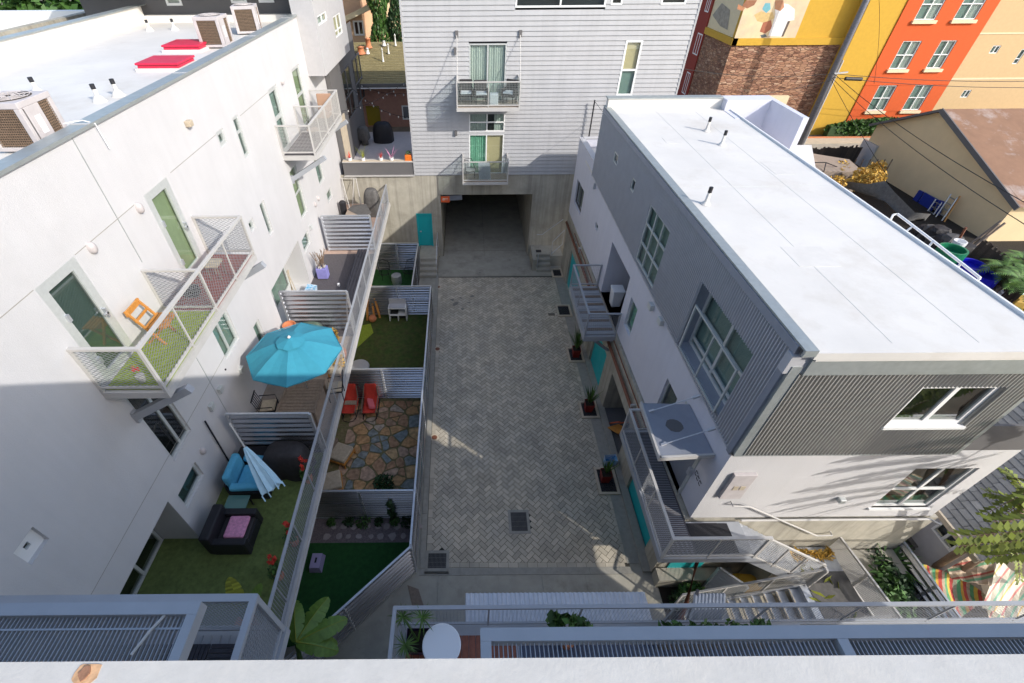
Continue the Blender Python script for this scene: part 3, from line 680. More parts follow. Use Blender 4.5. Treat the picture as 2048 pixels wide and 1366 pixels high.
w15=WL.rect((583,359),(615,419.8),(605,441)); w16=WL.rect((628,318),(639,311),(648.8,358),(640,373)); w17=WL.rect((653,387),(660.5,373),(665,390),(658,406.6)); w18=WL.rect((603.5,482.8),(613.7,462),(621,480.5),(610.8,507.6))
w15=(w15[0],w15[1],w15[2],w15[3]+.3); w16=(w16[0],w16[1],w16[2],w16[3])
w19=WL.rect((506.6,655),(516,637),(523,653)); w19=(w19[0],w19[1],w19[2]-.5,w19[3])
a,z=WL.px(335.6,1002.5); rc1=(2.6,a,ZD+.01,z,.95)
a,z=WL.px(596,480.6); a2=WL.px(557,559)[0]; rc2=(12.95,a,ZD+.01,z,.9)
holes=[door1,door2,f1,f2,sq1,sl1,w7,w8,w9,w10,w12,w13,w15,w16,w17,w18,w19,rc1,rc2]
mb=MB(); holewall(mb,WL,yA,yB,-.05 if False else 3.3,ZR,[(*h[:4],h[4] if len(h)>4 else .16) for h in holes])
mb.quad((-6.85,yB,0),(-14.2,yB,0),(-14.2,yB,ZR-.3),(-6.85,yB,ZR)); mb.quad((-6.85,yA,0),(-13.6,yA,0),(-13.6,yA,ZR),(-6.85,yA,ZR))
for r_ in (rc1,rc2): 
    pass
mb.build('stucco_wall',M['stucco'],lb)
# parapets and roof
ZF=12.05
MB().box(-13.36,-7.02,yA,23.3,ZF-.1,ZF).build('roof',M['membrane'],lb)
MB().box(-7.13,-6.80,yA,yB+.05,ZR-.02,ZR+.04).build('coping',M['cap'],lb)
MB().box(-7.10,-6.98,yA,24.7,ZF-.1,ZR-.02).box(-13.65,-13.35,yA,23.2,ZF-.1,12.62).box(-13.65,-6.98,23.2,23.58,ZF-.1,12.30).build('parapet',M['membrane'],lb)
MB().box(-13.7,-13.3,yA,23.55,12.621,12.65).build('west_coping',M['cap'],lb)
mb=MB()
for y in (6.3,8.75,12.6,17.6,21.5): mb.box(-7.14,-6.79,y,y+.025,ZR+.041,ZR+.05)
mb.build('coping_seam',M['stucco'],lb)
# stucco joints and cable
def onL(u,v): a,z=WL.px(u,v); return a,z
a,_z=onL(251,466); MB().wbox(WL,a-.007,a+.007,9.8,ZR,0,.008).wbox(WL,a-.007,a+.007,4.6,8.4,0,.008).build('control_joint',M['cap'],lb)
mb=MB()
for (u0,v0,u1,v1) in ((0,637,66,580),(150,511,270,407),(340,345,432,270),(480,231,535,186)):
    p=onL(u0,v0);q=onL(u1,v1); zz=(p[1]+q[1])/2; mb.wbox(WL,p[0],q[0],zz-.006,zz+.006,0,.004)
mb.wbox(WL,2,9.3,6.1,6.112,0,.004)
mb.build('stucco_reglet',M['kerb'],lb)
# tall framed doors
def bigdoor(r,bk):
    window(WL,r,lb,'frame',(),(),fw=.17,inset=.02,out=.02,backs=bk,name='door',glass='glassdark' if bk[0][4]=='blindg' else 'glass')
    f=MB().wbox(WL,r[0]+.17,r[1]-.17,r[2]+.02,r[2]+.12,-.09,-.05).build('door_sill',M['frame'],lb)
bigdoor(door1,[(0,1,0,1,'blindg')]); bigdoor(door2,[(0,1,0,1,'blind')])
for r in (door1,door2):
    MB().wbox(WL,r[1]-.16,r[1]-.12,9.55,9.75,0,.07).wbox(WL,r[1]-.22,r[1]-.12,9.62,9.66,.03,.07).build('handle',M['galv'],lb)
    for zz in (9.0,10.0): MB().wbox(WL,r[0]+.12,r[0]+.18,zz,zz+.14,0,.04).build('hinge',M['galv'],lb)
window(WL,f1,lb,'frame',(),(.55,),fw=.14,inset=.04,back='blindg',name='door'); window(WL,f2,lb,'frame',(),(.55,),fw=.1,inset=.04,back='blind',name='door')
window(WL,sq1,lb,'frame',(),fw=.10,inset=.02,back='blindg'); window(WL,sl1,lb,'frame',(),(.62,),fw=.08,inset=.02,back='blindg')
window(WL,w7,lb,'frame',(.42,),fw=.07,inset=.05,back='blindg'); window(WL,w8,lb,'frame',(.55,),(.0,),fw=.07,inset=.05,glass='glassdark',back='dark')
window(WL,w9,lb,'frame',(),fw=.08,inset=.06,back='blindg',glass='glassdark'); window(WL,w10,lb,'vinyl',(),fw=.16,inset=.08,back='dark')
for w_ in (w12,w17): window(WL,w_,lb,'frame',(),fw=.09,inset=.04,back='blindg')
for w_ in (w13,w15,w16,w18,w19): window(WL,w_,lb,'frame',(),(.5,) if w_ is w15 else (),fw=.07,inset=.05,back='blindg' if w_ is not w15 else 'blind')
# recessed patio doors
for r,nm in ((rc1,'near'),(rc2,'far')):
    xb=-6.85-(.95 if r is rc1 else .9)
    W2=Wall((xb+.02,0),(0,1),(1,0)); window(W2,(r[0],r[1]-.03,ZD+.02,r[3]-.02),lb,'frame',(.35,.68) if r is rc1 else (.5,),fw=.07,inset=0,glass='glassdark',back='dark' if r is rc1 else 'curtaing',name='sliding_door')
# wall lights: oval bulkheads and square vents
def bulk(u,v,k=.74):
    a,z=onL(u,v); b=MB(); c=WL.w(a,z,.0); N=14
    for s_,o in ((1,0),(1,.06),(.75,.11),(0,.12)):
        pass
    vs=[];rings=[(1,0),(1,.05),(.8,.09),(.35,.11)]
    for s_,o in rings:
        for j in range(N):
            t=2*math.pi*j/N; vs.append(WL.w(a+.10*k*s_*math.cos(t),z+.16*k*s_*math.sin(t),o))
    fs=[(i*N+j,i*N+(j+1)%N,(i+1)*N+(j+1)%N,(i+1)*N+j) for i in range(3) for j in range(N)]+[tuple(3*N+j for j in range(N))]
    b.add(vs,fs).build('wall_light',M['unit'],lb,smooth=True)
for q in ((180,495.7),(275.5,416),(562,163),(635,397),(629,409),(403,902)): bulk(*q)
for q in ((437.5,779),(419.7,813),(620,454),(480,739)):
    a,z=onL(*q); MB().wbox(WL,a-.09,a+.09,z-.09,z+.09,0,.10).build('vent_hood',M['frame'],lb,bevel=.01)
a,z=onL(372,246); MB().wbox(WL,a-.09,a+.09,z-.08,z+.06,0,.14).build('flood_light',M['creamf'],lb,bevel=.02)
a,z=onL(450,739); MB().wbox(WL,a-.02,a+.02,z-.02,z+.02,0,.03).build('hose_tap',M['black'],lb)
p0=onL(406,842);p1=onL(462,935); MB().bar(WL.w(*p0,.05),WL.w(*p1,.05),.03).build('conduit',M['black'],lb)
# green balcony
def lbalc(ya,yb,xo,zf,h,div,infill,decks,th,brackets,rm,pitch,wire):
    sl=MB().box(-6.85,xo,ya,yb,zf-th,zf-.005).build('balcony',M[rm],lb)
    railing(sl,[(-6.82,ya+.03),(xo-.03,ya+.03),(xo-.03,yb-.03),(-6.82,yb-.03)],h,zf,rm,.055,infill,1.2,pitch,toe=.12,wire=wire)
    railing(sl,[(-6.82,div),(xo-.05,div)],h,zf,rm,.05,infill,1.3,pitch,toe=.12,wire=wire)
    for (a,b,m_) in decks: MB().box(-6.80,xo-.08,a,b,zf,zf+.025).build('floor_mat',M[m_],sl)
    for y in brackets: MB().bar((-6.85,y,zf-1.0),(xo+.25,y,zf-th),.13,.16).bar((-6.86,y,zf-1.15),(-6.86,y,zf-.85),.16,.12).build('bracket',M['rail'],sl)
    return sl
lbalc(5.70,10.55,-5.62,8.60,1.08,8.14,'mesh',[(5.78,8.1,'turfl'),(8.18,10.5,'redbrick')],.16,(5.95,10.3),'railwarm',.075,.007)
lbalc(17.22,22.0,-5.62,8.70,1.05,19.6,'grid',[(17.3,21.9,'deckg')],.16,(17.5,21.8),'railwarm',.05,.006)
# podium deck, edge beam, railing
def dx(y): return -4.12-.0125*(y-3.4)
mb=MB(); mb.prism([(-6.9,-1),(dx(-1)-.12,-1),(dx(24.25)-.12,24.25),(-6.9,24.25)],ZD-.3,ZD-.012)
mb.box(-7.85,-6.84,2.55,rc1[1],ZD-.3,ZD-.013).box(-7.8,-6.84,12.9,rc2[1],ZD-.3,ZD-.013)
mb.build('patio_deck',M['conc'],lb)
MB().prism([(-6.86,7.9),(dx(8)-.14,7.9),(dx(13.0)-.14,13.0),(-6.86,13.0)],ZD-.012,ZD).build('beige_decking',M['deckb'],lb)
MB().prism([(-6.86,13.0),(dx(13)-.14,13.0),(dx(18.9)-.14,18.9),(-6.86,18.9)],ZD-.012,ZD).box(-7.7,-6.86,12.96,rc2[1]-.02,ZD-.012,ZD-.001).build('grey_decking',M['deckg'],lb)
MB().prism([(-6.86,18.9),(dx(19)-.14,18.9),(dx(24.2)-.14,24.2),(-6.86,24.2)],ZD-.012,ZD).build('terracotta_decking',mat('pale_terracotta_tiles',(.42,.30,.24),.8,var=.1,vs=5),lb)
MB().prism([(-7.78,-1),(dx(-1)-.14,-1),(dx(7.9)-.14,7.9),(-6.86,7.9),(-6.86,rc1[1]),(-7.78,rc1[1])],ZD-.012,ZD+.012).build('turf_carpet',M['turf'],lb)
mb=MB()
for i in range(34):
    xx=-6.8+i*.071
    mb.box(xx,xx+.05,13.15,18.8,ZD,ZD+.012)
mb.build('deck_board',M['deckg'],lb)
e=MB(); e.prism([(dx(-1)-.09,-1),(dx(-1)+.02,-1),(dx(24.25)+.02,24.25),(dx(24.25)-.09,24.25)],ZD-.15,ZD+.03).build('edge_beam',M['railwarm'],lb)
MB().prism([(dx(-1)+.021,-1),(dx(-1)+.05,-1),(dx(24.25)+.05,24.25),(dx(24.25)+.021,24.25)],ZD-.12,ZD-.09).build('drip_flange',M['railwarm'],lb)
rl=MB().prism([(dx(2)-.09,2),(dx(2)-.03,2),(dx(24)-.03,24.1),(dx(24)-.09,24.1)],ZD+.062,ZD+.08).build('patio_railing',M['rail'],lb)
railing(rl,[(dx(1)-.06,1.0),(dx(7.9)-.06,7.9),(dx(12.95)-.06,12.95),(dx(18.9)-.06,18.9),(dx(24.2)-.06,24.2)],1.07,ZD,'rail',.055,'grid',1.45,.075,toe=.14,wire=.005)
MB().box(-8.9,-5.95,-1,24.2,-.02,ZD-.31).build('under_deck_wall',M['concwall'],lb)
# red roof hatches
def hatch(cx_,cy_,lab=None):
    h=MB().box(cx_-.62,cx_+.62,cy_-.55,cy_+.55,ZF,ZF+.07).build('roof_hatch',M['membrane'],lb)
    MB().box(cx_-.56,cx_+.56,cy_-.49,cy_+.49,ZF+.07,ZF+.135).build('hatch_curb',M['hatch'],h); MB().box(cx_-.60,cx_+.60,cy_-.53,cy_+.53,ZF+.145,ZF+.20).build('hatch_lid',M['hatch'],h,bevel=.02)
p=pt(330,118,Z=ZF+.2); hatch(p.x,p.y); p=pt(374,84,Z=ZF+.2); hatch(p.x,p.y)
def ventpipe(u,v,parent,z,h=.26,mt='membrane'):
    p=pt(u,v,Z=z); t=MB().lathe((p.x,p.y),[(.16,z),(.09,z+.1),(.045,z+.14),(.045,z+h)],12).build('vent_pipe',M[mt],parent,smooth=True)
    MB().cyl((p.x,p.y),.05,z+h,z+h+.10,10).build('pipe_tip',M['black'],t)
for q in ((200,203),(238,192),(78,188),(300,62),(350,60)): ventpipe(*q,lb,ZF)
# AC condensers on the roof
def condenser(label,grp):
    t=thing('ac_condenser',label,'AC unit',(0,0,0),0,grp); s=.40
    MB().box(-s,s,-s,s,.72,.82).box(-s,-s+.10,-s,-s+.10,.05,.72).box(s-.10,s,-s,-s+.10,.05,.72).box(-s,-s+.10,s-.10,s,.05,.72).box(s-.10,s,s-.10,s,.05,.72).box(-s,s,-s,s,0,.07).box(s-.02,s,-.34,.05,.07,.72).build('casing',M['unit'],t,bevel=.012)
    mb=MB()
    for k in range(15):
        z=.10+k*.042; mb.box(-s+.03,s-.03,-s+.02,-s+.03,z,z+.014).box(-s+.03,s-.03,s-.03,s-.02,z,z+.014).box(-s+.02,-s+.03,-s+.03,s-.03,z,z+.014).box(s-.03,s-.021,-s+.03,s-.03,z,z+.014)
    for k in range(19):
        x=-s+.06+k*.04; mb.box(x,x+.008,-s+.015,-s+.02,.07,.72).box(x,x+.008,s-.02,s-.015,.07,.72).box(-s+.015,-s+.02,x,x+.008,.07,.72).box(s-.02,s-.015,x,x+.008,.07,.72)
    mb.build('side_grille',M['trunk'],t)
    MB().box(-s+.05,s-.05,-s+.05,s-.05,.07,.71).build('coil',M['grille'],t)
    g=MB().cyl((0,0),.33,.815,.826,28); g.build('fan_opening',M['grille'],t)
    mb=MB()
    for r in (.1,.17,.24,.31): mb.tube([(r*math.cos(a*math.pi/10),r*math.sin(a*math.pi/10),.84) for a in range(21)],.006,5)
    for a in range(8): mb.bar((.05*math.cos(a*.785),.05*math.sin(a*.785),.845),(.34*math.cos(a*.785),.34*math.sin(a*.785),.84),.01)
    mb.build('fan_guard',M['unit'],t); MB().box(s+.001,s+.006,-.18,-.05,.25,.55).build('data_plate',M['white'],t); return t
AG='AC condensers on the roof of the long white building'
ac=condenser('boxy AC condenser nearest the viewer, on the near end of the white roof',AG)
p=pt(75,300,Z=ZF); p=pt(78,292,Z=ZF); ac.location=(p.x,p.y,ZF+.04); ac.rotation_euler.z=0; WM[ac]=Matrix.Translation(ac.location); ac.scale=(1.0,1.0,.95)
p=pt(438,93,Z=ZF); dup(ac,(p.x,p.y,ZF+.04),0,'boxy AC condenser beside the red roof hatches, nearer of the pair at the far parapet',AG,1.0)
p=pt(502,66,Z=ZF); dup(ac,(p.x,p.y,ZF+.04),.2,'boxy AC condenser farthest along the white roof, behind its twin near the grey building',AG,1.0)
tag(MB().tube([(-7.3,6.4,12.5),(-7.2,6.1,12.2),(-7.35,5.9,12.1),(-7.6,6.2,12.1),(-7.9,6.3,12.1)],.03,7).build('refrigerant_hose',M['black']),'black insulated hose running from the nearest AC condenser','hose')
tag(MB().tube([(-7.2,8.7,12.42),(-6.95,8.85,12.43),(-6.79,8.9,12.36),(-6.80,8.95,11.9)],.01,5).build('white_cable',M['white']),'thin white cable lying over the parapet coping','cable')
# ================================================================ RIGHT BUILDING
M['patch']=mat('membrane_patch',(.655,.63,.585),.6,var=.05,vs=2)
rb=thing('apartment_building','white stucco building with grey corrugated top storey and teal doors at its foot','building',(8.8,13,0))
def onR(u,v,o=0): return WR.px(u,v,out=o)
ZE=9.65
W1=WR.rect((1303.6,406.4),(1344.6,464.5),(1272.8,517.5),(1307,579)); W2=WR.rect((1407,563.6),(1511,709),(1359,685),(1440,825))
wa=WR.rect((1232,304),(1240,311),(1236,333),(1229.6,322)); wb_=WR.rect((1269,353),(1275.4,362.5),(1269.5,388),(1263,379))
wc=WR.rect((1155,357),(1167,381),(1161,426.6),(1148,403)); wd=WR.rect((1192,443),(1196,454),(1194,464),(1190,452))
we=WR.rect((1262,597.7),(1275,619.7),(1258,673),(1248.7,645)); wf=WR.rect((1334,758.5),(1354.6,797.8),(1317,806)); wf=(wf[0],wf[1],wf[2]-.75,wf[3])
a0,z0=onR(1225,483.5); a1,z1=onR(1260,557); rdoor=(a1,a0,3.56,z0)
a2,z2=onR(1402.5,914); ldoor=(a2,a2+1.35,3.45,5.75)
SE=22.98-5.72
st=[wc,wd,we,wf,(*rdoor,1.1),(*ldoor,.12)]
grey_far=19.66-5.72
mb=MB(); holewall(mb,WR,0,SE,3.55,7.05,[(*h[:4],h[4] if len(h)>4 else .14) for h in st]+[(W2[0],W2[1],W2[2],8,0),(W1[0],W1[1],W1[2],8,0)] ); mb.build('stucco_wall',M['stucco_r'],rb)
mb=MB(); holewall(mb,WR,0,grey_far,7.05,ZE-.12,[(*wa,.1),(*wb_,.1),(*W1,.1),(*W2,.4)],.1,out=0)
mb.build('upper_wall',M['sidingtrim'],rb)
zb=lambda a:6.46+.45*max(0,a)/grey_far
mb=MB(); corrV(mb,WR,.14,grey_far,zb,ZE-.18,[wa,wb_,W1,W2],.080,.030,.04,8); mb.build('corrugated_siding',M['siding'],rb,smooth=False)
MB().wbox(WR,0,.14,6.4,ZE,-.0,.07).wbox(WR,grey_far,grey_far+.05,6.85,ZE,0,.07).wbox(WR,0,grey_far,ZE-.20,ZE-.02,0,.085).build('siding_trim',M['sidingtrim'],rb)
mb=MB()
for i in range(24):
    x0_=grey_far*i/24; x1_=grey_far*(i+1)/24; mb.wbox(WR,x0_,x1_,(zb(x0_)+zb(x1_))/2-.03,(zb(x0_)+zb(x1_))/2+.01,0,.07)
mb.build('drip_flashing',M['siding'],rb)
# near face
nW1=WN.rect((1849.4,768.7),(2001.8,770),(1922.7,840.4),(1766,846.3)); nW2=WN.rect((1836,937),(1959,937),(1854,1013),(1741,1015))
XT=10.49-5.72; XL=11.99-5.72
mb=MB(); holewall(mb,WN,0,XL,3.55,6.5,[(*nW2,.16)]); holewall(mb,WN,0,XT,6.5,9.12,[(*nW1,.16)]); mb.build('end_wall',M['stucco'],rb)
M['sidinglit']=mat('end_corrugated_siding',(.36,.35,.325),.45,metal=.1,var=.05,vs=2)  # sunlit copy of the court-side siding; light difference set in its colour
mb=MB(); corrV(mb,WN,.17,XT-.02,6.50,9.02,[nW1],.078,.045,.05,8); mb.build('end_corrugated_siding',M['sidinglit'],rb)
MB().wbox(WN,-.02,.17,6.44,9.2,0,.075).wbox(WN,-.02,XT,6.44,6.50,0,.07).wbox(WN,XT-.03,XT+.05,6.45,9.3,-.3,.08).build('end_trim',M['cap'],rb)
MB().wbox(WN,.22,XT+.1,9.02,9.40,0,.11).build('fascia',M['cap'],rb)
MB().wbox(WN,.24,XT+.1,9.40,9.46,-.05,.14).build('gutter_lip',M['membrane'],rb)
MB().wbox(WN,-.12,.26,9.02,9.44,-.1,.06).build('scupper_box',M['siding'],rb)
# coping along the eave and far end, roof sheet
mb=MB()
def wr(a,o): v=WR.w(a,0,o); return (v.x,v.y)
mb.prism([wr(-.12,.07),wr(grey_far+.1,.07),wr(grey_far+.1,-.16),wr(-.12,-.16)],ZE-.01,ZE+.03); mb.build('coping',M['cap'],rb)
MB().prism([wr(-.12,.07),wr(-.12,-.16),wr(-.17,-.16),wr(-.17,.07)],ZE-.12,ZE+.028).build('coping_end',M['cap'],rb)
xr=10.17
mb=MB(); mb.prism([wr(-.02,-.16),wr(grey_far,-.16),(xr,19.45),(xr,5.62),(5.95,5.62)],ZE-.25,ZE-.035)
mb.build('roof',M['membrane'],rb)
MB().prism([wr(-.16,-.16),(6.0,5.56),(xr,5.56),(xr,5.62),wr(-.02,-.16)],9.46,ZE-.037).build('roof_edge_strip',M['membrane'],rb)
for (a_,b_,c_,d_) in ((7.0,7.9,8.2,9.0),(8.9,9.5,13.0,13.9),(6.6,7.1,15.6,16.1)): MB().box(a_,b_,c_,d_,ZE-.0349,ZE-.031).build('membrane_patch',M['patch'],rb)
# seams
mb=MB()
for x in (7.3,8.8): mb.box(x,x+.012,5.8,19.2,ZE-.036,ZE-.0315)
mb.box(5.95,xr,12.2,12.22,ZE-.036,ZE-.032)
mb.build('membrane_seam',mat('seam',(.62,.61,.57),.7),rb)
MB().box(xr,xr+.05,5.56,19.4,ZE-.07,ZE+.02).build('edge_metal',M['vinyl'],rb); MB().box(xr+.05,xr+.11,5.56,19.4,ZE-.12,ZE-.03).build('gutter',M['sidingtrim'],rb)
# far parapet and the open topped shaft
MB().box(5.5,9.948,19.45,19.75,7.4,ZE+.32).build('parapet',M['membrane'],rb)
MB().box(5.46,9.948,19.42,19.78,ZE+.32,ZE+.36).build('parapet_coping',M['cap'],rb)
sh=MB(); xa,xb_,ya_,yb_=9.95,11.85,16.9,19.3; t_=.2
sh.box(xa,xb_,yb_-t_,yb_+.45,7,ZE+.34).box(xb_-t_,xb_,ya_,yb_-t_,7,ZE+.34).box(xa,xa+.2,ya_+1.2,yb_-t_,7,ZE-.02)
sh.build('roof_shaft',M['stucco_r'],rb)
# building body: hidden sides
mb=MB(); mb.quad((xr,5.74,3),(xr,19.4,3),(xr,19.4,ZE-.1),(xr,5.74,ZE-.1)).quad((11.99,5.72,0),(11.99,19.4,0),(11.99,19.4,6.4),(11.99,5.72,6.4)); mb.quad((5.5,19.7,3.5),(12,19.7,3.5),(12,19.7,9.6),(5.5,19.7,9.6)).quad((5.45,22.98,3.5),(10,22.98,3.5),(10,22.98,7),(5.45,22.98,7))
mb.box(xr+.12,11.97,5.74,19.4,6.3,6.42).build('side_wall',M['stucco_r'],rb)
# dark recess beside the top storey
MB().wbox(WN,XT+.06,XL,6.5,7.35,-.06,0).build('terrace_parapet',M['charcoal'],rb)
MB().wbox(WN,XT+.3,XT+.32,6.5,9.0,-1.6,-.1).build('terrace_wall',M['charcoal'],rb)
# far low wing with terrace roof
MB().box(5.46,10,19.8,22.9,6.85,6.95).build('terrace_roof',M['membrane'],rb)
mb=MB(); mb.prism([wr(grey_far+.1,0.002),wr(SE,0.002),wr(SE,-.22),wr(grey_far+.1,-.22)],7.05,7.36); mb.box(5.6,9.5,22.75,22.97,6.95,7.36); mb.build('terrace_parapet',M['stucco_r'],rb)
MB().prism([wr(grey_far+.1,0.02),wr(SE+.02,0.02),wr(SE+.02,-.24),wr(grey_far+.1,-.24)],7.36,7.39).box(5.6,9.5,22.73,22.99,7.391,7.41).build('terrace_coping',M['stucco'],rb)
p=pt(1177,278,Z=6.95); MB().tube([(p.x,p.y,6.95),(p.x,p.y,8.75)],.035,8).build('light_pole',M['black'],rb)
MB().tube([(p.x,p.y,8.7),(p.x+.5,p.y-.3,8.2),(5.9,19.9,7.9)],.01,5).build('string_cable',M['black'],rb)
# windows
window(WR,W1,rb,'frame',(.333,.667),(.333,.667),fw=.06,inset=.03,out=.05,glass='glass',back='blindg')
window(WR,W2,rb,'frame',(.5,),(.12,.5,),fw=.09,inset=.30,out=.04,glass='glass',back='blindg')
MB().wbox(WR,W2[0]+.15,W2[0]+.2,W2[2]-.05,W2[3]-.6,.03,.07).wbox(WR,W2[1]-.2,W2[1]-.15,W2[2]-.05,W2[3]-.6,.03,.07).wbox(WR,W2[0]+.2,W2[1]-.2,W2[3]-.65,W2[3]-.6,.03,.07).wbox(WR,W2[0]+.2,W2[1]-.2,W2[2]-.05,W2[2],.03,.07).wbox(WR,(W2[0]+W2[1])/2-.02,(W2[0]+W2[1])/2+.02,W2[2],W2[3]-.65,.032,.068).build('screen_frame',M['frame'],rb)
for w_ in (wa,wb_): window(WR,w_,rb,'frame',(),fw=.06,inset=.0,out=.05,back='dark')
window(WR,wc,rb,'charcoal',(.5,),fw=.04,inset=.08,back='blindg',glass='glassdark'); window(WR,wd,rb,'frame',(),fw=.04,inset=.04,back='dark',glass='glassdark')
window(WR,we,rb,'frame',(),(),fw=.05,inset=.08,back='curtaing'); window(WR,wf,rb,'frame',(),(),fw=.05,inset=.08,back='blindg',glass='glassdark')
window(WN,nW1,rb,'vinyl',(.5,),fw=.09,inset=.02,out=.04,glass='glassdark',backs=[(0,1,0,.12,'blind'),(0,1,.12,1,'dark')],sill=.08); window(WN,nW2,rb,'vinyl',(.5,),(.45,),fw=.07,inset=.04,glass='glassdark',backs=[(0,1,0,.18,'curtaing'),(0,1,.18,1,'dark')],sill=.05)
MB().wbox(WR,ldoor[0]+.08,ldoor[1]-.08,ldoor[2]+.02,ldoor[3]-.05,-.12,-.07).build('entry_door',M['sidingtrim'],rb)
MB().wbox(WR,ldoor[0]-.02,ldoor[0]+.08,ldoor[2],ldoor[3],-.12,.03).wbox(WR,ldoor[1]-.08,ldoor[1]+.02,ldoor[2],ldoor[3],-.12,.03).wbox(WR,ldoor[0],ldoor[1],ldoor[2]-.02,ldoor[2]+.05,-.12,.05).build('door_frame',M['frame'],rb)
# interior of recessed balcony door
MB().wbox(WR,rdoor[0],rdoor[1],3.5,3.56,-1.1,.0).build('recess_floor',M['wood'],rb)
MB().wbox(WR,rdoor[0],rdoor[1],3.5,z0+.05,-1.16,-1.1).build('recess_back_wall',M['charcoal'],rb)
# wall items
for q in ((1305.8,612.6),(1326,642)):
    a,z=onR(*q); MB().wbox(WR,a-.12,a+.12,z-.1,z+.1,0,.13).build('vent_hood',M['frame'],rb,bevel=.01)
for q in ((1192,372),(1162,500),(1385,942)):
    a,z=onR(*q); MB().wbox(WR,a-.06,a+.06,z-.13,z+.13,0,.12).build('wall_light',M['galv'],rb,bevel=.02)
for k,q in enumerate(((1397,948),(1400,958),(1404,968))):
    a,z=onR(*q); MB().tube([WR.w(a,z,.02),WR.w(a+.07,z+.05,.04),WR.w(a+.07,z-.07,.04),WR.w(a,z-.09,.03)],.009,5).build('wall_hook',M['black'],rb)
a,z,_b,_c=*WN.px(1467,945),0,0
pa=WN.rect((1467,945),(1505,945),(1477.6,991),(1436.6,989))
pn=MB().wbox(WN,pa[0],pa[1],pa[2],pa[3],0,.09).build('meter_panel',M['unit'],rb,bevel=.01); MB().wbox(WN,pa[0]+.15,pa[0]+.27,pa[2]+.42,pa[2]+.58,.09,.10).wbox(WN,pa[0]+.31,pa[0]+.43,pa[2]+.42,pa[2]+.58,.09,.10).build('meter_window',M['creamf'],pn)
a,z=WN.px(1680,996); MB().wbox(WN,a-.08,a+.08,z-.07,z+.07,0,.12).build('dryer_vent',M['frame'],rb,bevel=.02)
q=[WN.px(*k) for k in ((1462,1003),(1495,1004.6),(1628,1062.7),(1659,1062))]; MB().tube([WN.w(*q[0],.0),WN.w(q[0][0],q[0][1],.12)]+[WN.w(*k,.12) for k in q[1:]]+[WN.w(q[3][0],q[3][1],.0)],.022,8).build('wall_handrail',M['railwarm'],rb)
MB().tube([(7.0,5.63,3.56),(11.9,5.63,3.55),(12.1,5.5,3.5)],.03,8).build('drain_pipe',M['railwarm'],rb)
# concrete base with teal doors
dr1=(20.93-5.7-2.2 ,21.6-5.7,.01,2.2); dr2=(13.25-5.7,15.1-5.7,.01,2.15); dr3=(9.85-5.7,12.3-5.7,.01,2.1); dr4=(6.42-5.7,8.6-5.7,.01,2.15)
dr1=(18.9-5.7,21.3-5.7,.01,2.2)
mb=MB(); holewall(mb,WBASE,0,17.3,-.05,3.5,[(*dr1,.14),(*dr2,.14),(*dr3,1.3),(*dr4,.14)]); 
mb.add([(5.60,5.70,-.05),(12.2,5.70,-.05),(12.2,5.70,3.5),(5.60,5.70,3.5)],[(0,1,2,3)])
mb.add([(5.60,5.70,3.5),(12.2,5.70,3.5),(12.2,5.80,3.5),(5.8,5.8,3.5),(5.5,23,3.5),(5.45,23,3.5)],[(0,1,2,3,4,5)])
mb.build('concrete_base',M['concwall'],rb)
for r_ in (dr1,dr2,dr4):
    d_=MB().wbox(WBASE,r_[0]+.02,r_[1]-.02,r_[2],r_[3]-.02,-.13,-.09).build('teal_door',M['teal'],rb)
MB().wbox(WBASE,dr3[0],dr3[1],0,2.1,-1.36,-1.3).wbox(WBASE,dr3[0],dr3[1],-.02,.02,-1.3,0).build('store_recess',M['charcoal'],rb)
# teal door on the south side under the walkway
MB().wbox(WN,.25,1.25,.05,2.1,.03,.06).build('teal_door',M['teal'],rb); MB().wbox(WN,.45,1.05,1.2,1.85,.061,.075).build('door_panel',M['teal'],rb)
# rusty pipe along the base and its clips
pp=[WBASE.w(WBASE.px(*q,out=.12)[0],WBASE.px(*q,out=.12)[1],.12) for q in ((1134,437),(1165,535),(1258,790),(1290,885))]
MB().tube([(p.x,p.y,3.05-.2*(1-p.y/23)) for p in pp]+[(5.75,6.2,2.75)],.06,10).build('downpipe',M['rust'],rb,smooth=True)
MB().tube([(5.42,21,3.32),(5.5,12,3.30),(5.56,6.2,3.3)],.02,6).build('conduit',M['rust'],rb)
for y in (20.5,17,13.2,9.9,7.5): MB().box(5.40,5.62,y-.03,y+.03,2.72,3.1).build('pipe_clip',M['railwarm'],rb)
for q in ((1413,262),(1443,290),(1411,408)):
    p=pt(*q,Z=ZE-.03); t2=MB().lathe((p.x,p.y),[(.13,ZE-.03),(.05,ZE+.06),(.045,ZE+.28)],12).build('vent_pipe',M['membrane'],rb,smooth=True); MB().cyl((p.x,p.y),.05,ZE+.28,ZE+.42,10).build('pipe_tip',M['black'],t2)
# railed terrace edge right of the roof
mb=MB(); xx=10.75
zz=8.7
pa_=[pt(*q,Z=9.3) for q in ((1786,430),(1795,428),(1870,485),(1925,528),(1960,556))]
mb.tube(pa_,.03,6)
for q0,q1 in (((1826,452),(1808,458)),((1866,483),(1857,492)),((1924,526),(1912,531)),((1960,556),(1953,562)),((1786,430),(1784,440))):
    mb.tube([pt(*q0,Z=9.3),pt(*q1,Z=9.28)-Vector((0,0,.25))],.025,6)
mb.build('edge_rail',M['vinyl'],rb)
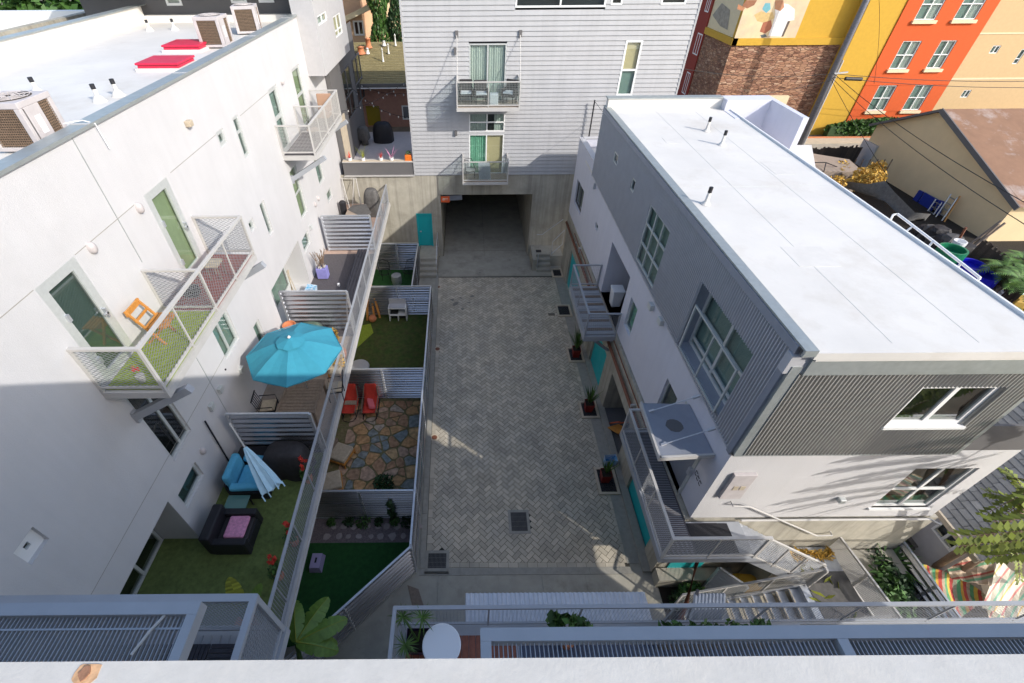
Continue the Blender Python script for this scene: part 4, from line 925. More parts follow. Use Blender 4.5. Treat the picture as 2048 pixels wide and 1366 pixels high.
# balcony over the court
def rbalc(): 
    x0_,y0_,y1_=4.33,12.88,16.15
    sl=MB().box(x0_,5.53,y0_,y1_,3.26,3.49).build('balcony',M['rail'],rb)
    railing(sl,[(5.5,y0_+.03),(x0_+.03,y0_+.03),(x0_+.03,y1_-.03),(5.5,y1_-.03)],1.06,3.5,'rail',.055,'grid',1.6,.075,toe=.12,wire=.005)
    for i in range(12):
        y=y0_+.1+i*.26; MB().box(x0_+.08,5.5,y,y+.13,3.49,3.515).build('deck_board',M['wood'] if i%2 else M['rail'],sl)
    for y in (y0_+.3,y1_-.3): MB().bar((5.5,y,2.5),(x0_+.3,y,3.25),.08,.1).build('bracket',M['sidingtrim'],sl)
rbalc()
# canopy
cz=5.83
cn=MB().prism([(4.42,6.03),(5.70,6.10),(5.67,7.62),(4.45,7.68)],cz-.06,cz).build('canopy',M['sidingtrim'],rb)
MB().prism([(4.40,6.01),(5.70,6.08),(5.70,6.13),(4.40,6.07)],cz-.1,cz+.03).prism([(4.38,6.01),(4.43,6.01),(4.46,7.70),(4.41,7.70)],cz-.1,cz+.03).build('canopy_edge',M['railwarm'],cn)
q=[(5.05+.21*math.cos(a*.4488)*(1+.06*math.sin(3*a)),6.95+.2*math.sin(a*.4488)) for a in range(14)]
MB().prism(q,cz+.0005,cz+.003).build('water_stain',M['charcoal'],cn)
for (u0,v0,u1,v1,yy) in ((1404,791,1298,823.5,7.35),(1435,856,1322,890,6.38)):
    a=WR.w(*onR(u0,v0),.05); b=pt(u1,v1,Z=cz); MB().tube([a,b],.014,8).build('tie_rod',M['galv'],cn); MB().bar(a,a+(b-a)*.14,.06).bar(b+(a-b)*.1,b,.05).build('rod_clevis',M['siding'],cn)
# walkway at entry level with stair flights
wk=MB(); x0w,y0w=4.66,4.72
wk=wk.box(x0w,5.58,y0w,8.6,3.22,3.44).box(5.58,7.0,y0w,5.66,3.22,3.44).build('walkway',M['rail'],rb)
MB().box(x0w+.08,5.60,y0w+.08,8.5,3.441,3.455).box(5.601,6.4,y0w+.08,5.62,3.441,3.455).build('deck_boards',M['deckg'],wk)
mb=MB()
for i in range(70): y=4.85+i*.052; mb.box(x0w+.1,5.55,y,y+.012,3.456,3.464)
mb.build('grating_bar',M['grate'],wk)
MB().box(5.6,6.65,4.85,5.6,3.457,3.468).build('door_mat',M['black'],wk)
railing(wk,[(5.5,8.55),(x0w+.03,8.55),(x0w+.03,y0w+.03),(6.95,y0w+.03)],1.04,3.44,'railwarm',.055,'mesh',1.3,.07,toe=.12,wire=.006)
# flight one going east, landing, flight two back west
f1_=MB()
for i in range(9): f1_.box(7.0+i*.2,7.0+i*.2+.24,4.8,5.6,3.28-i*.155,3.32-i*.155)
f1_.bar((6.95,4.76,3.3),(8.85,4.76,1.85),.06,.24).bar((6.95,5.62,3.3),(8.85,5.62,1.85),.06,.24).box(8.8,10.2,3.5,5.66,1.7,1.86)
fo=f1_.build('stair_flight',M['galv'],rb)
f2_=MB()
for i in range(10): f2_.box(8.55-i*.27,8.80-i*.27,3.75,4.62,1.66-i*.165,1.70-i*.165)
f2_.bar((8.85,3.72,1.78),(5.9,3.72,.02),.06,.24).bar((8.85,4.66,1.78),(5.9,4.66,.02),.06,.24)
fo2=f2_.build('stair_flight',M['galv'],rb)
mb=MB()
for i in range(10): mb.box(8.55-i*.27,8.58-i*.27,3.76,4.61,1.701-i*.165,1.71-i*.165)
mb.build('nosing',M['creamf'],fo2)
def srail(par,a,b,h,w_=.05):
    a=Vector(a);b=Vector(b);u=Vector((0,0,1)); MB().bar(a+u*h,b+u*h,w_,w_).build('handrail',M['railwarm'],par); MB().bar(a+u*.1,b+u*.1,.035).build('bottom_rail',M['railwarm'],par)
    for i in range(4): q=a+(b-a)*i/3; MB().bar(q,q+u*h,.04).build('post',M['railwarm'],par)
    # inclined wire mesh
    mb=MB(); n=int((b-a).length/.075)
    for i in range(1,n): q=a+(b-a)*i/n; mb.bar(q+u*.1,q+u*h,.006)
    for k in range(1,12): mb.bar(a+u*(.1+k*.075),b+u*(.1+k*.075),.006)
    mb.build('mesh_panel',M['railwarm'],par)
srail(fo,(6.98,4.75,3.35),(8.95,4.72,1.95),1.04); srail(fo,(8.98,4.72,1.9),(8.98,4.6,1.9),1.0)
srail(fo2,(9.0,4.66,1.9),(5.9,4.68,.15),1.0); srail(fo2,(9.9,3.6,1.9),(5.9,3.74,.1),.98)
# light patches of steps: cheek wall on the right of the stair
MB().prism([(5.62,5.3),(7.9,5.3),(7.9,5.66),(5.62,5.66)],-.02,.5).build('planter_wall',M['conc'],rb)
MB().box(8.3,12.1,5.0,5.66,-.05,1.68).build('retaining_block',M['conc'],rb)
# ================================================================ GREY BUILDING BEHIND LEFT
gb=thing('apartment_building','charcoal stucco building with an overhanging pale grey upper box behind the white roof','building',(-12,33,0))
WGS=Wall((0,23.6),(1,0),(0,-1)); WGE=Wall((-6.62,0),(0,1),(1,0)); WGU=Wall((-6.1,0),(0,1),(1,0))
gw=[WGS.rect((328,-8),(366,11)),WGS.rect((456,-20),(495,6)),WGS.rect((512,-20),(549,5))]
mb=MB(); holewall(mb,WGS,-16,-7.25,11.9,15.5,[(*g[:4],.12) for g in gw])
mb.quad((-16,23.6,11),(-16,40,11),(-16,40,15.5),(-16,23.6,15.5)); mb.box(-16,-7.25,23.7,40,15.4,15.5); mb.quad((-7.25,23.6,11.9),(-7.25,25.3,11.9),(-7.25,25.3,15.5),(-7.25,23.6,15.5))
eh=WGE.rect((682,262),(702,300)); mb.quad((-6.62,25.0,4.9),(-6.62,31.6,4.9),(-6.62,31.6,11),(-6.62,25.0,11)); mb.quad((-6.9,25.0,4.9),(-6.62,25.0,4.9),(-6.62,25.0,12.3),(-6.9,25.0,12.3))
mb.build('charcoal_wall',M['charcoal'],gb)
for g in gw: window(WGS,g,gb,'vinyl',(),fw=.09,inset=0,out=.03,glass='glass',back='blindg')
ub=WGU.rect((652,152),(700,98)); 
e1=WGU.rect((634,32),(652,22),(641,50)); e2=WGU.rect((666,33),(680,28),(685,66),(672,72))
mb=MB(); y0_=WGU.px(652,152)[0]; y1_=WGU.px(700,98)[0]; zb_=WGU.px(652,152)[1]
holewall(mb,WGU,y0_,y1_+.0,zb_,13.4,[(*e1[:4],.1),(*e2[:4],.1)]); mb.quad((-7,y0_,zb_),(-6.1,y0_,zb_),(-6.1,y0_,13.4),(-7,y0_,13.4)); mb.quad((-7,y0_,zb_),(-6.1,y0_,zb_),(-6.1,y1_,zb_),(-7,y1_,zb_)); mb.quad((-7,y1_,zb_),(-6.1,y1_,zb_),(-6.1,y1_,13.4),(-7,y1_,13.4))
mb.build('upper_box',M['palegrey'],gb)
MB().box(-16,-5.6,y0_-.3,y1_+.3,13.4,13.6).build('roof_slab',M['charcoal'],gb)
window(WGU,e1,gb,'vinyl',(.5,),fw=.06,inset=.02,back='curtain'); window(WGU,e2,gb,'vinyl',(.5,),(.3,),fw=.06,inset=.02,backs=[(0,.4,0,1,'curtain'),(.4,1,0,1,'blind')])
for i,q in enumerate(((700,195,716,245),(703,255,718,300))):
    r=WGE.rect(q[:2],q[2:]); 
    window(WGE,(27.2+i*3.2,29.4+i*3.2,6.9,9.3),gb,'charcoal',(.5,),(.45,),fw=.06,inset=-.04,glass='glassdark',back='dark')
a,z=WGE.px(637,103); MB().box(-6.62,-6.45,24.95,25.2,10.8,11.5).build('meter_box',M['white'],gb)
# white framed opening low on its side
MB().wbox(WGE,25.2,26.4,5.0,7.6,.0,.05).build('side_panel',M['sand'],gb)
# ================================================================ BACK PATIO
struct(MB().box(-6.6,-2.84,24.45,31.5,4.95,5.0).build('back_patio',M['unit']))
pl=thing('planter_wall','charcoal rendered planter wall with white cap at the back patio edge','planter',(-4.7,24.4,5.06))
MB().box(-6.62,-2.86,24.3,24.62,5.065,5.75).build('planter_body',M['charcoal'],pl); MB().box(-6.62,-2.86,24.26,24.66,5.75,5.80).build('planter_cap',M['railwarm'],pl); MB().box(-6.6,-2.9,24.28,24.5,5.801,5.82).build('planter_soil',M['sand'],pl)
struct(MB().box(-6.62,-2.86,24.2,24.298,5.02,5.07).build('wall_coping',M['railwarm']))
def pxz(u,v,z): p=pt(u,v,Z=z); return (p.x,p.y)
for k,(u,v,lab,mt,tall) in enumerate(((700,322,'red spiky plant at the left end of the charcoal planter wall','red',.0),(728,318,'yellow-stemmed plant in a white pot on the planter wall','leafy',1),(762,322,'cluster of red flower stalks in the middle of the planter wall','red',0),(790,300,'tall pink-stemmed drooping succulent above the planter wall','pink',1))):
    x,y=pxz(u,v,5.8); t=thing('potted_plant',lab,'plant',(x,24.42,5.8)); 
    m_=MB(); spray(m_,(x,24.42,5.9),14,.55 if not tall else .9,.03,(.2,.9),.35,k+3); m_.build('leaves',M[mt],t)
    MB().lathe((x,24.42),[(.09,5.8),(.12,5.98),(.1,5.97)],10).build('pot',M['white'],t)
x,y=pxz(822,322,5.85); t=thing('orange_planter','orange plastic pot beside the lap siding corner','pot',(x,24.45,5.8)); MB().box(-3.3,-2.95,24.3,24.6,5.8,6.1).build('pot',M['orangep'],t,bevel=.03); m_=MB(); leafblob(m_,(-3.1,24.45,6.2),(.15,.15,.12),30,.06); m_.build('leaves',M['leaf'],t)
t=thing('covered_grill','barbecue under a black cover on the back patio','grill',(-4.2,27.6,5)); p=pt(767,285,Z=5.0); m_=MB(); blob(m_,(p.x,p.y+.2,5.0),(.62,.42,1.15),18,7,.1,5); m_.build('cover',M['black'],t,smooth=True)
t=thing('covered_grill','smaller rounded grill under a grey cover beside the black one on the back patio','grill',(-5.3,27.6,5)); p=pt(730,290,Z=5.0); m_=MB(); blob(m_,(p.x,p.y+.1,5.35),(.36,.36,.7),16,6,.12,9); m_.cyl((p.x,p.y+.1),.22,5.0,5.4,12); m_.build('cover',M['greyf'],t,smooth=True)
# string lights
t=thing('string_lights','string of festoon bulbs hung across the back patio','string lights',(-4.5,28,8))
def sag(a,b,d,n=14): a=Vector(a);b=Vector(b); return [a+(b-a)*i/n-Vector((0,0,1))*d*4*(i/n)*(1-i/n) for i in range(n+1)]
for i,(a,b) in enumerate((((-6.6,26,7.8),(-2.9,31,8.6)),((-6.6,29.5,8.0),(-2.9,25.5,7.6)),((-6.6,31,8),(-2.9,29,8)))):
    s_=sag(a,b,.35); MB().tube(s_,.012,5).build('cable',M['wire'],t)
    m_=MB()
    for p in s_[1:-1:2]: m_.lathe((p.x,p.y),[(0,p.z-.13),(.035,p.z-.09),(.03,p.z-.04),(0,p.z)],6)
    m_.build('bulb',M['railwarm'],t)
# pink house
ph=thing('pink_house','low pink stucco house with mossy brown shingled roof and plumbing vents','house',(-4.5,33,5))
WP=Wall((0,32.6),(1,0),(0,-1)); zt=pt(760,172,Y=32.2).z
mb=MB(); hp=[WP.rect((730,212),(763,250)),WP.rect((803,211),(822,239))]; hp=[(hp[0][0],hp[0][1],5.0,hp[0][3],.2),(hp[1][0],hp[1][1],hp[1][2],hp[1][3],.1)]
holewall(mb,WP,-12,2,4.9,zt,hp); mb.build('pink_wall',M['pinkwall'],ph)
MB().wbox(WP,hp[0][0],hp[0][1],5,hp[0][3],-.22,-.2).build('yellow_door',M['yellowdoor'],ph); window(WP,hp[1][:4],ph,'vinyl',(),fw=.07,inset=0,out=.03,glass='glassdark',back='dark')
r0=pt(760,172,Y=32.0); r1=pt(760,152,Y=32.0)
yr=38.0; zr=pt(770,84,Y=38).z
mb=MB()
for k in range(26):
    a=k/26; b=(k+1)/26; y0_=31.9+(yr-31.9)*a; y1_=31.9+(yr-31.9)*b+.03; z0_=zt+.18+(zr-zt-.18)*a; z1_=zt+.18+(zr-zt-.18)*b
    x=-9.5
    while x<2.5:
        wv_=random.uniform(.25,.4); mb.quad((x,y0_,z0_+.03),(x+wv_-.01,y0_,z0_+.03),(x+wv_-.01,y1_,z1_+.005),(x,y1_,z1_+.005)); mb.quad((x,y0_,z0_),(x+wv_-.01,y0_,z0_),(x+wv_-.01,y0_,z0_+.03),(x,y0_,z0_+.03)); x+=wv_
rf=mb.build('shingle_roof',M['shingle'],ph); MB().add([(-9.5,31.92,zt+.1),(2.5,31.92,zt+.1),(2.5,yr,zr-.08),(-9.5,yr,zr-.08),(-9.5,44,zt+.2),(2.5,44,zt+.2)],[(0,1,2,3),(3,2,5,4)]).build('roof_deck',M['shingle'],ph)
MB().box(-9.5,2.5,31.8,31.9,zt-.0,zt+.2).build('gutter',M['charcoal'],ph); MB().box(-9.5,2.5,31.77,31.8,zt-.06,zt+.0).build('fascia_board',M['vinyl'],ph)
for (u,v,mt,h,r) in ((737,92,'terra',.5,.18),(722,104,'terra',.35,.22),(735,104,'vinyl',.25,.1),(766,120,'vinyl',.7,.05),(777,104,'vinyl',.5,.05),(768,88,'vinyl',.2,.1),(791,88,'vinyl',.6,.05)):
    rr_=ray(u,v); # intersect sloped roof
    k=(zr-zt)/(yr-31.9); t_=(zt+.2-31.9*k-CH)/(rr_.z-k*rr_.y); P_=rr_*t_; P_.z+=CH
    MB().lathe((P_.x,P_.y),[(r*1.5,P_.z-.1),(r,P_.z+.05),(r*.9,P_.z+h*.8),(r*1.25,P_.z+h*.82),(.01,P_.z+h)],12).build('roof_vent',M[mt],rf,smooth=True)
# second house and trees far behind
fh=thing('peach_house','peach stucco house with brown sloping roof in the gap between buildings','house',(-7,46,5))
WF=Wall((0,46),(1,0),(0,-1)); a0_,zb0=WF.px(703,80); 
ww=WF.rect((705,41),(730,71)); 
mb=MB(); holewall(mb,WF,-14,-8.6,5,13.2,[(*ww[:4],.1)]); mb.quad((-8.6,46,5),(-8.6,56,5),(-8.6,56,14),(-8.6,46,13.2)); mb.build('peach_wall',M['peach'],fh)
window(WF,ww,fh,'vinyl',(.5,),fw=.12,inset=0,out=.03,glass='glassdark',back='dark')
A=[pt(688,34,Y=45.4),pt(742,8,Y=45.4)]; d_=A[1]-A[0]
mb=MB(); a=A[0]-d_*.3; b=A[1]; mb.add([a,b,b+Vector((0,9,.0)),a+Vector((0,9,0)),a-Vector((0,0,.35)),b-Vector((0,0,.35))],[(0,1,2,3),(0,4,5,1)]); mb.build('sloping_roof',M['brownroof'],fh)
MB().bar(a-Vector((0,.05,.15)),b-Vector((0,.05,.15)),.1,.35).build('fascia_board',M['cream2'],fh)
W3=Wall((0,52),(1,0),(0,-1)); MB().wbox(W3,-8.2,1,5,17,-6,0).build('cream_wall',M['cream2'],fh)
def cypress(u,base,h,r,label,mt='leaf',seed=1):
    p=pt(u,base,Y=43.5); t=thing('cypress_tree',label,'tree',(p.x,43.5,5)); MB().tube([(p.x,43.5,5),(p.x,43.5,9)],.15,8).build('trunk',M['trunk'],t)
    m_=MB(); rr=random.Random(seed)
    for i in range(6500):
        z=rr.uniform(0,1); R=r*(1-z**2.2*.85)*(.75+.25*math.sin(z*23+seed)); a=rr.uniform(0,6.28); q=Vector((p.x+R*math.cos(a)*rr.uniform(.7,1),43.5+R*math.sin(a)*rr.uniform(.7,1),6+z*h)); s=rr.uniform(.10,.22)
        d1=Vector((rr.gauss(0,.3),rr.gauss(0,.3),1)).normalized()*s; d2=Vector((rr.gauss(0,1),rr.gauss(0,1),0)).normalized()*s*.4; m_.add([q-d1,q+d2,q+d1,q-d2],[(0,1,2,3)])
    m_.build('crown',M[mt],t)
cypress(762,60,12,1.1,'tall clipped cypress, left of the two in the gap behind the pink house','leaf',4); cypress(797,60,12,.95,'darker cypress touching the lap sided building behind the pink house','leafd',8)
p=pt(715,5,Y=58); t=thing('leafy_tree','yellow-green tree far behind the peach house roof','tree',(p.x,58,5)); MB().tube([(p.x,58,5),(p.x,58,12)],.2,8).build('trunk',M['trunk'],t); m_=MB(); leafblob(m_,(p.x,58,p.z),(3.2,1.5,2.6),1500,.35,seed=5); m_.build('crown',M['leafy'],t)
# ================================================================ NEIGHBOUR ROOFS FAR LEFT
nb=thing('flat_roofed_building','low grey flat-roofed building beyond the white parapet, upper left','building',(-22,25,0))
MB().box(-30,-12.9,6,29,0,10.6).build('grey_roof',M['conc'],nb)
q=[pt(20,60,Z=12),pt(170,8,Z=12)]
MB().box(-18.6,-18.2,15,27.6,10.6,12.0).build('parapet',M['concwall'],nb); MB().box(-30,-18.2,27.6,28,10.6,12.0).build('far_parapet',M['vinyl'],nb)
for i in range(7): MB().tube([(-20.5-.5*i,19+i*1.1,10.7),(-20.3-.5*i,19.5+i*1.1,11.0),(-19.6-.5*i,19.8+i*1.1,10.8)],.09,7).build('duct',M['vinyl'],nb)
MB().box(-15.2,-13.3,21.6,24,10.6,11.4).build('skylight',M['glassdark'],nb)
hg=thing('hedge','green hedge beyond the flat roofs in the upper left corner','hedge',(-26,33,0)); m_=MB(); leafblob(m_,(-24,33,10.5),(9,1.2,2.5),6000,.3,seed=15); m_.build('leaves',M['leaf'],hg); MB().box(-33,-15.5,32.6,33.6,4,9).build('stems',M['darkwood'],hg)
# ================================================================ MURAL BUILDING (upper right)
mu=thing('apartment_building','stucco apartment block in yellow, orange and cream with stone veneer and a mural','building',(30,45,1))
WM_=Wall((0,43.4),(1,0),(0,-1)); xc=WM_.px(1464,89)[0]; WW=Wall((xc,43.4),(0,1),(-1,0)); WY=Wall((0,42.4),(1,0),(0,-1))
zs=WM_.px(1520,90)[1]; zm=WM_.px(1520,76)[1]; xy=WY.px(1618,261)[0]; xo=WY.px(1697,232)[0]; xcr=WY.px(1858,228)[0]
MB().wbox(WM_,xc,xy,1,zs,-.3,0).build('stone_veneer',M['ledge'],mu); MB().wbox(WM_,xc-.12,xy,zs,zm,-.3,.14).build('yellow_band',M['yellow'],mu)
MB().wbox(WM_,xc,xy,zm,20,-.3,-.02).build('yellow_wall',M['yellow'],mu)
MB().wbox(WM_,xy-1.6,xy,1.0,1.9,-.3,.05).build('yellow_plinth',M['yellow'],mu)
ye=8.6
y_e=WW.px(1413,58)[0]; 
MB().wbox(WW,.3,y_e,1,zs,-.3,0).build('side_stone_veneer',M['ledge'],mu); MB().wbox(WW,-.14,y_e,zs,zm,-.3,.14).build('side_band',M['yellow'],mu)
cols=MB()
MB().wbox(WW,.3,y_e,zm,20,-.3,-.02).build('side_mural_wall',M['cream2'],mu)
# mural: loose painted patches
zt_=20; xm1=WM_.px(1590,75)[0]
MB().wbox(WM_,xc+.02,xm1,zm,19,-.02,.03).build('mural_ground',mat('mural_cream',(.72,.56,.34),.8,var=.1,vs=.8,col2=(.62,.48,.33)),mu)
def patch(pts,col,o=.034,nm='mural_figure'):
    v=[WM_.w(*WM_.px(*q),o) for q in pts]; MB().add(v,[tuple(range(len(v)))]).build(nm,mat('mural_paint',col,.8,var=.12,vs=3),mu)
patch([(1492,0),(1514,0),(1508,10),(1494,17),(1484,12)],(.30,.13,.07))
patch([(1524,18),(1530,6),(1540,6),(1541,18),(1532,26)],(.16,.40,.45),.037)
patch([(1508,30),(1522,22),(1532,26),(1545,24),(1548,36),(1530,46),(1514,42)],(.60,.42,.18))
patch([(1526,45),(1542,40),(1544,56),(1530,67),(1519,63)],(.38,.13,.07),.036)
patch([(1549,12),(1560,6),(1576,8),(1589,18),(1588,40),(1575,42),(1562,73),(1536,72),(1545,48),(1550,30)],(.80,.76,.72),.038)
patch([(1550,0),(1566,0),(1568,14),(1560,22),(1549,18)],(.50,.24,.13),.041)
patch([(1575,42),(1580,42),(1566,73),(1562,73)],(.12,.09,.07),.042)
patch([(1520,70),(1530,68),(1534,73),(1523,76)],(.12,.14,.14),.039)
patch([(1476,8),(1490,16),(1484,22),(1474,18)],(.45,.2,.1))
mm=MB(); vv=[WW.w(*WW.px(*q),-.0) for q in ((1425,30),(1444,6),(1460,20),(1455,60),(1440,52))]; mm.add(vv,[(0,1,2,3,4)]).build('side_mural_figure',mat('mural_grey',(.34,.30,.24),.85,var=.3,vs=2),mu)
MB().wbox(WW,y_e,y_e+9,1,20,-.3,.1).build('maroon_wall',M['maroon'],mu); MB().wbox(WW,y_e+9,y_e+9.8,1,20,-.3,.4).build('corner_pier',M['tan'],mu)
for r_ in (((1412,23),(1430,-16)),((1388,107),(1408,69)),((1366,185),(1384,147))):
    r=WW.rect(*r_); window(WW,(r[0],r[1]+.1,r[2],r[3]),mu,'vinyl',(.5,),fw=.09,inset=-.12,glass='glassdark',back='dark')
# yellow / orange / cream front
xE=62
yw=[]
ow=[((1780,95),(1835,95),(1813,138),(1776,137)),((1857,94),(1912,94),(1880,137),(1848,137)),((1742,184),(1784,184),(1766,220),(1729,221)),((1819,184),(1857,182),(1836,219),(1799,221)),((1846,0),(1893,0),(1868,40),(1826,40)),((1926,0),(1973,0),(1948,38),(1903,39))]
ow=[WY.rect(*o) for o in ow]
# regular grid: average sizes per row
def rowfix(i,j):
    z0=(ow[i][2]+ow[j][2])/2; z1=(ow[i][3]+ow[j][3])/2; return z0,z1
rows_=[(4,5),(0,1),(2,3)]
g=[]
H_=None
for (i,j) in rows_:
    z0,z1=rowfix(i,j); H_=1.75 if H_ is None else H_
    for k in (i,j):
        c=(ow[k][0]+ow[k][1])/2; g.append((c,z0))
sz=[]
for (u,v,u2) in ((1731,221,1766),(1801,220,1836),(1776,138,1812),(1849,137,1880),(1826,40,1868),(1904,39,1948)):
    a,z=WY.px(u,v); b,_=WY.px(u2,v); sz.append((a,b,z,z+1.95))
MB().wbox(WY,xy,xo,1,20,-.3,0).wbox(Wall((xy,42.4),(0,1),(-1,0)),0,1.1,1,20,-.02,0).build('yellow_front',M['yellow'],mu)
mb=MB(); holewall(mb,WY,xo,xcr,1,20,[(*s_,.12) for s_ in sz],out=.08); mb.quad(WY.w(xo,1,0),WY.w(xo,1,.08),WY.w(xo,20,.08),WY.w(xo,20,0)); mb.build('orange_front',M['orange'],mu)
for s_ in sz: window(WY,s_,mu,'vinyl',(.5,),(.5,),fw=.07,inset=.05,out=.08,glass='glass',backs=[(0,.5,0,1,'blindg'),(.5,1,0,1,'curtain')]); MB().wbox(WY,s_[0]-.12,s_[1]+.12,s_[2]-.22,s_[2]-.01,.08,.24).build('window_sill',M['cream2'],mu)
cw=[WY.rect((1981,91),(2007,91),(2000,106),(1973,107)),WY.rect((1923,180),(1948,180),(1940,195),(1915,195)),WY.rect((1990,180),(2007,179),(1982,211),(1973,213)),WY.rect((2038,98),(2048,98),(2040,128),(2030,128))]
cw=[(c[0]+.25,c[1]-.25,c[2],c[3]) if i!=2 else (c[0]+.5,c[1]-.5,c[2],c[3]) for i,c in enumerate(cw)]
mb=MB(); holewall(mb,WY,xcr,xE,1,20,[(*c[:4],.1) for c in cw],out=0); mb.build('cream_front',M['cream'],mu)
for c in cw: window(WY,c,mu,'vinyl',(.5,) if c[1]-c[0]>c[3]-c[2] else (),() if c[1]-c[0]>c[3]-c[2] else (.35,),fw=.06,inset=.03,back='blindg')
zz=WY.px(1960,157)[1]; z2_=WY.px(1960,67)[1]; MB().wbox(WY,xcr,xE,zz-.08,zz+.05,0,.03).wbox(WY,xcr,xE,z2_-.05,z2_+.05,0,.03).build('joint_band',M['cream2'],mu); zo=WY.px(1800,168)[1]; MB().wbox(WY,xo,xcr,zo-.05,zo,.08,.11).build('belt_line',M['orange'],mu)
MB().box(xc,xE,43.7,70,19.9,20).build('roof_slab',M['tan'],mu)
ubx=WM_.rect((1530,197),(1573,190),(1565,215)); MB().wbox(WM_,ubx[0],ubx[1],ubx[2],ubx[3],0,.35).build('utility_box',M['cream2'],mu)
# hedge, walk and alley
hg=thing('hedge','dense green hedge along the foot of the orange and yellow wall','hedge',(35,41.6,1)); m_=MB()
hx0=pt(1625,262,Z=1.0).x; leafblob(m_,((hx0+hx0+11)/2,41.7,1.75),(5.8,.62,.85),5200,.20,seed=6); m_.build('leaves',M['leaf'],hg); MB().box(hx0,hx0+11,41.4,42.0,1.0,2.0).build('stems',M['leafd'],hg)
struct(MB().box(15,60,40.1,41.2,.99,1.12).build('far_walk',M['sand'])); struct(MB().box(15,60,38.0,40.1,.99,1.02).build('alley',M['conc'])); struct(MB().box(15,60,41.2,41.32,.99,1.22).build('red_kerb',M['terra']))
# utility pole with wires
up_=thing('utility_pole','weathered grey utility pole with conduit, rising past the top of the frame','pole',(28.17,39.9,1))
b_=pt(1598,290,Z=1.0); t0=pt(1716,0,Y=b_.y); MB().tube([b_,Vector((b_.x,b_.y,t0.z)),Vector((b_.x,b_.y,22))],.24,12,.17).build('pole_shaft',M['pole'],up_,smooth=True)
MB().tube([b_+Vector((.3,-.1,0)),Vector((b_.x+.3,b_.y-.1,pt(1668,120,Y=b_.y).z))],.06,8).build('conduit',M['railwarm'],up_)
zj=pt(1672,146,Y=b_.y).z; J=Vector((b_.x,b_.y-.2,zj)); MB().tube([J+Vector((.9,-.2,-.3)),J+Vector((2.2,-.2,-.35))],.13,8).build('splice_box',M['wire'],up_); MB().bar(J,J+Vector((1.0,0,.1)),.1).build('wire_bracket',M['galv'],up_)
def wire(lab,a,b,d,r=.018): tag(MB().tube(sag(a,b,d,18),r,4,cap=False).build('overhead_wire',M['wire']),lab,'wire','overhead wires from the utility pole')
wire('thin black wires running left from the utility pole across the stone wall',J,(14,40,zj+.8),.5); wire('lower black wire running left from the utility pole over the stone wall',J-Vector((0,0,.5)),(10,38,zj-1.5),.6)
wire('upper black wire crossing the cream wall to the right edge',J,(55,39,zj+.1),.6,.02); wire('black wire just below the upper one on the cream wall',J-Vector((0,0,.25)),(55,38.6,zj-.4),.6,.02)
wire('long wire descending right over the tan gable',J,(26,18,5.2),.4,.02); wire('second wire descending right across the tan gable, just below the first',J-Vector((0,0,.3)),(25.6,18,4.6),.4,.02); wire('service drop from the pole down to the tarp in the yard',J-Vector((0,0,.4)),pt(1773,350,Z=3.6),.1,.02); wire('looped wire hanging at the left of the orange wall',pt(1758,0,Y=39)+Vector((0,0,0)),pt(1748,168,Y=39.5),-.3,.015)
# tan gabled house
Xt=30.5
th_=thing('tan_house','tan stucco house with gable end and brown rolled roof at the right edge','house',(33,30,1))
A=pt(1755,250,X=Xt); Bk=pt(1893,222,X=Xt); Cc=pt(2040,400,X=Xt)
zE=(A.z+Cc.z)/2
mb=MB(); mb.add([(Xt,A.y,0),(Xt,Cc.y,0),(Xt,Cc.y,Cc.z),(Xt,Bk.y,Bk.z),(Xt,A.y,A.z)],[(0,1,2,3,4)]); mb.quad((Xt,Cc.y,0),(50,Cc.y,0),(50,Cc.y,Cc.z),(Xt,Cc.y,Cc.z)); mb.build('gable_wall',M['tan'],th_)
ov=.35
mb=MB(); mb.add([(Xt-ov,A.y+.3,A.z-.05),(52,A.y+.3,A.z-.05),(52,Bk.y,Bk.z+.12),(Xt-ov,Bk.y,Bk.z+.12),(52,Cc.y-.5,Cc.z-.2),(Xt-ov,Cc.y-.5,Cc.z-.2)],[(0,1,2,3),(3,2,4,5)]); mb.build('rolled_roof',M['brownroof'],th_)
MB().bar((Xt-ov-.03,Bk.y,Bk.z+.05),(Xt-ov-.03,Cc.y-.5,Cc.z-.27),.08,.28).bar((Xt-ov-.03,Bk.y,Bk.z+.05),(Xt-ov-.03,A.y+.3,A.z-.1),.06,.16).build('barge_board',M['charcoal'],th_)
cb=pt(1740,300,X=Xt); MB().box(Xt-.18,Xt-.02,cb.y-.6,cb.y+.9,cb.z-1.2,cb.z+.5).build('meter_box',M['blueg'] if 'blueg' in M else M['siding'],th_)


# ================================================================ THE BUILDING WE STAND ON
cbg=thing('apartment_building','building we stand on, its white rooftop parapet and grated sunshades along the bottom edge','building',(0,-6,0))
MB().box(-22,11.2,-14,.107,14.40,14.54).build('parapet_cap',mat('painted_parapet',(.47,.455,.425),.8,var=.06,vs=30,bump=.12,bs=220,stain=(.52,.49,.44),ss=9),cbg)
mb=MB(); mb.quad((-22,.0,-.05),(11.2,.0,-.05),(11.2,.0,14.4),(-22,.0,14.4)).quad((11.2,.0,-.05),(11.2,-14,-.05),(11.2,-14,14.4),(11.2,.0,14.4)).quad((-22,-14,0),(11.2,-14,0),(11.2,-14,14.4),(-22,-14,14.4)).quad((-22,-14,0),(-22,0,0),(-22,0,14.4),(-22,-14,14.4)).build('facade_wall',M['stucco'],cbg)
MB().box(11.21,12.45,-6,.1,6.9,10.4).build('sun_blocker',M['stucco'],cbg)  # unseen box added to shade the court between its two sun patches
MB().box(11.21,11.8,-14,.085,10.41,14.5).build('upper_sun_blocker',M['stucco'],cbg)  # unseen upper extension, added to narrow the strip of sun
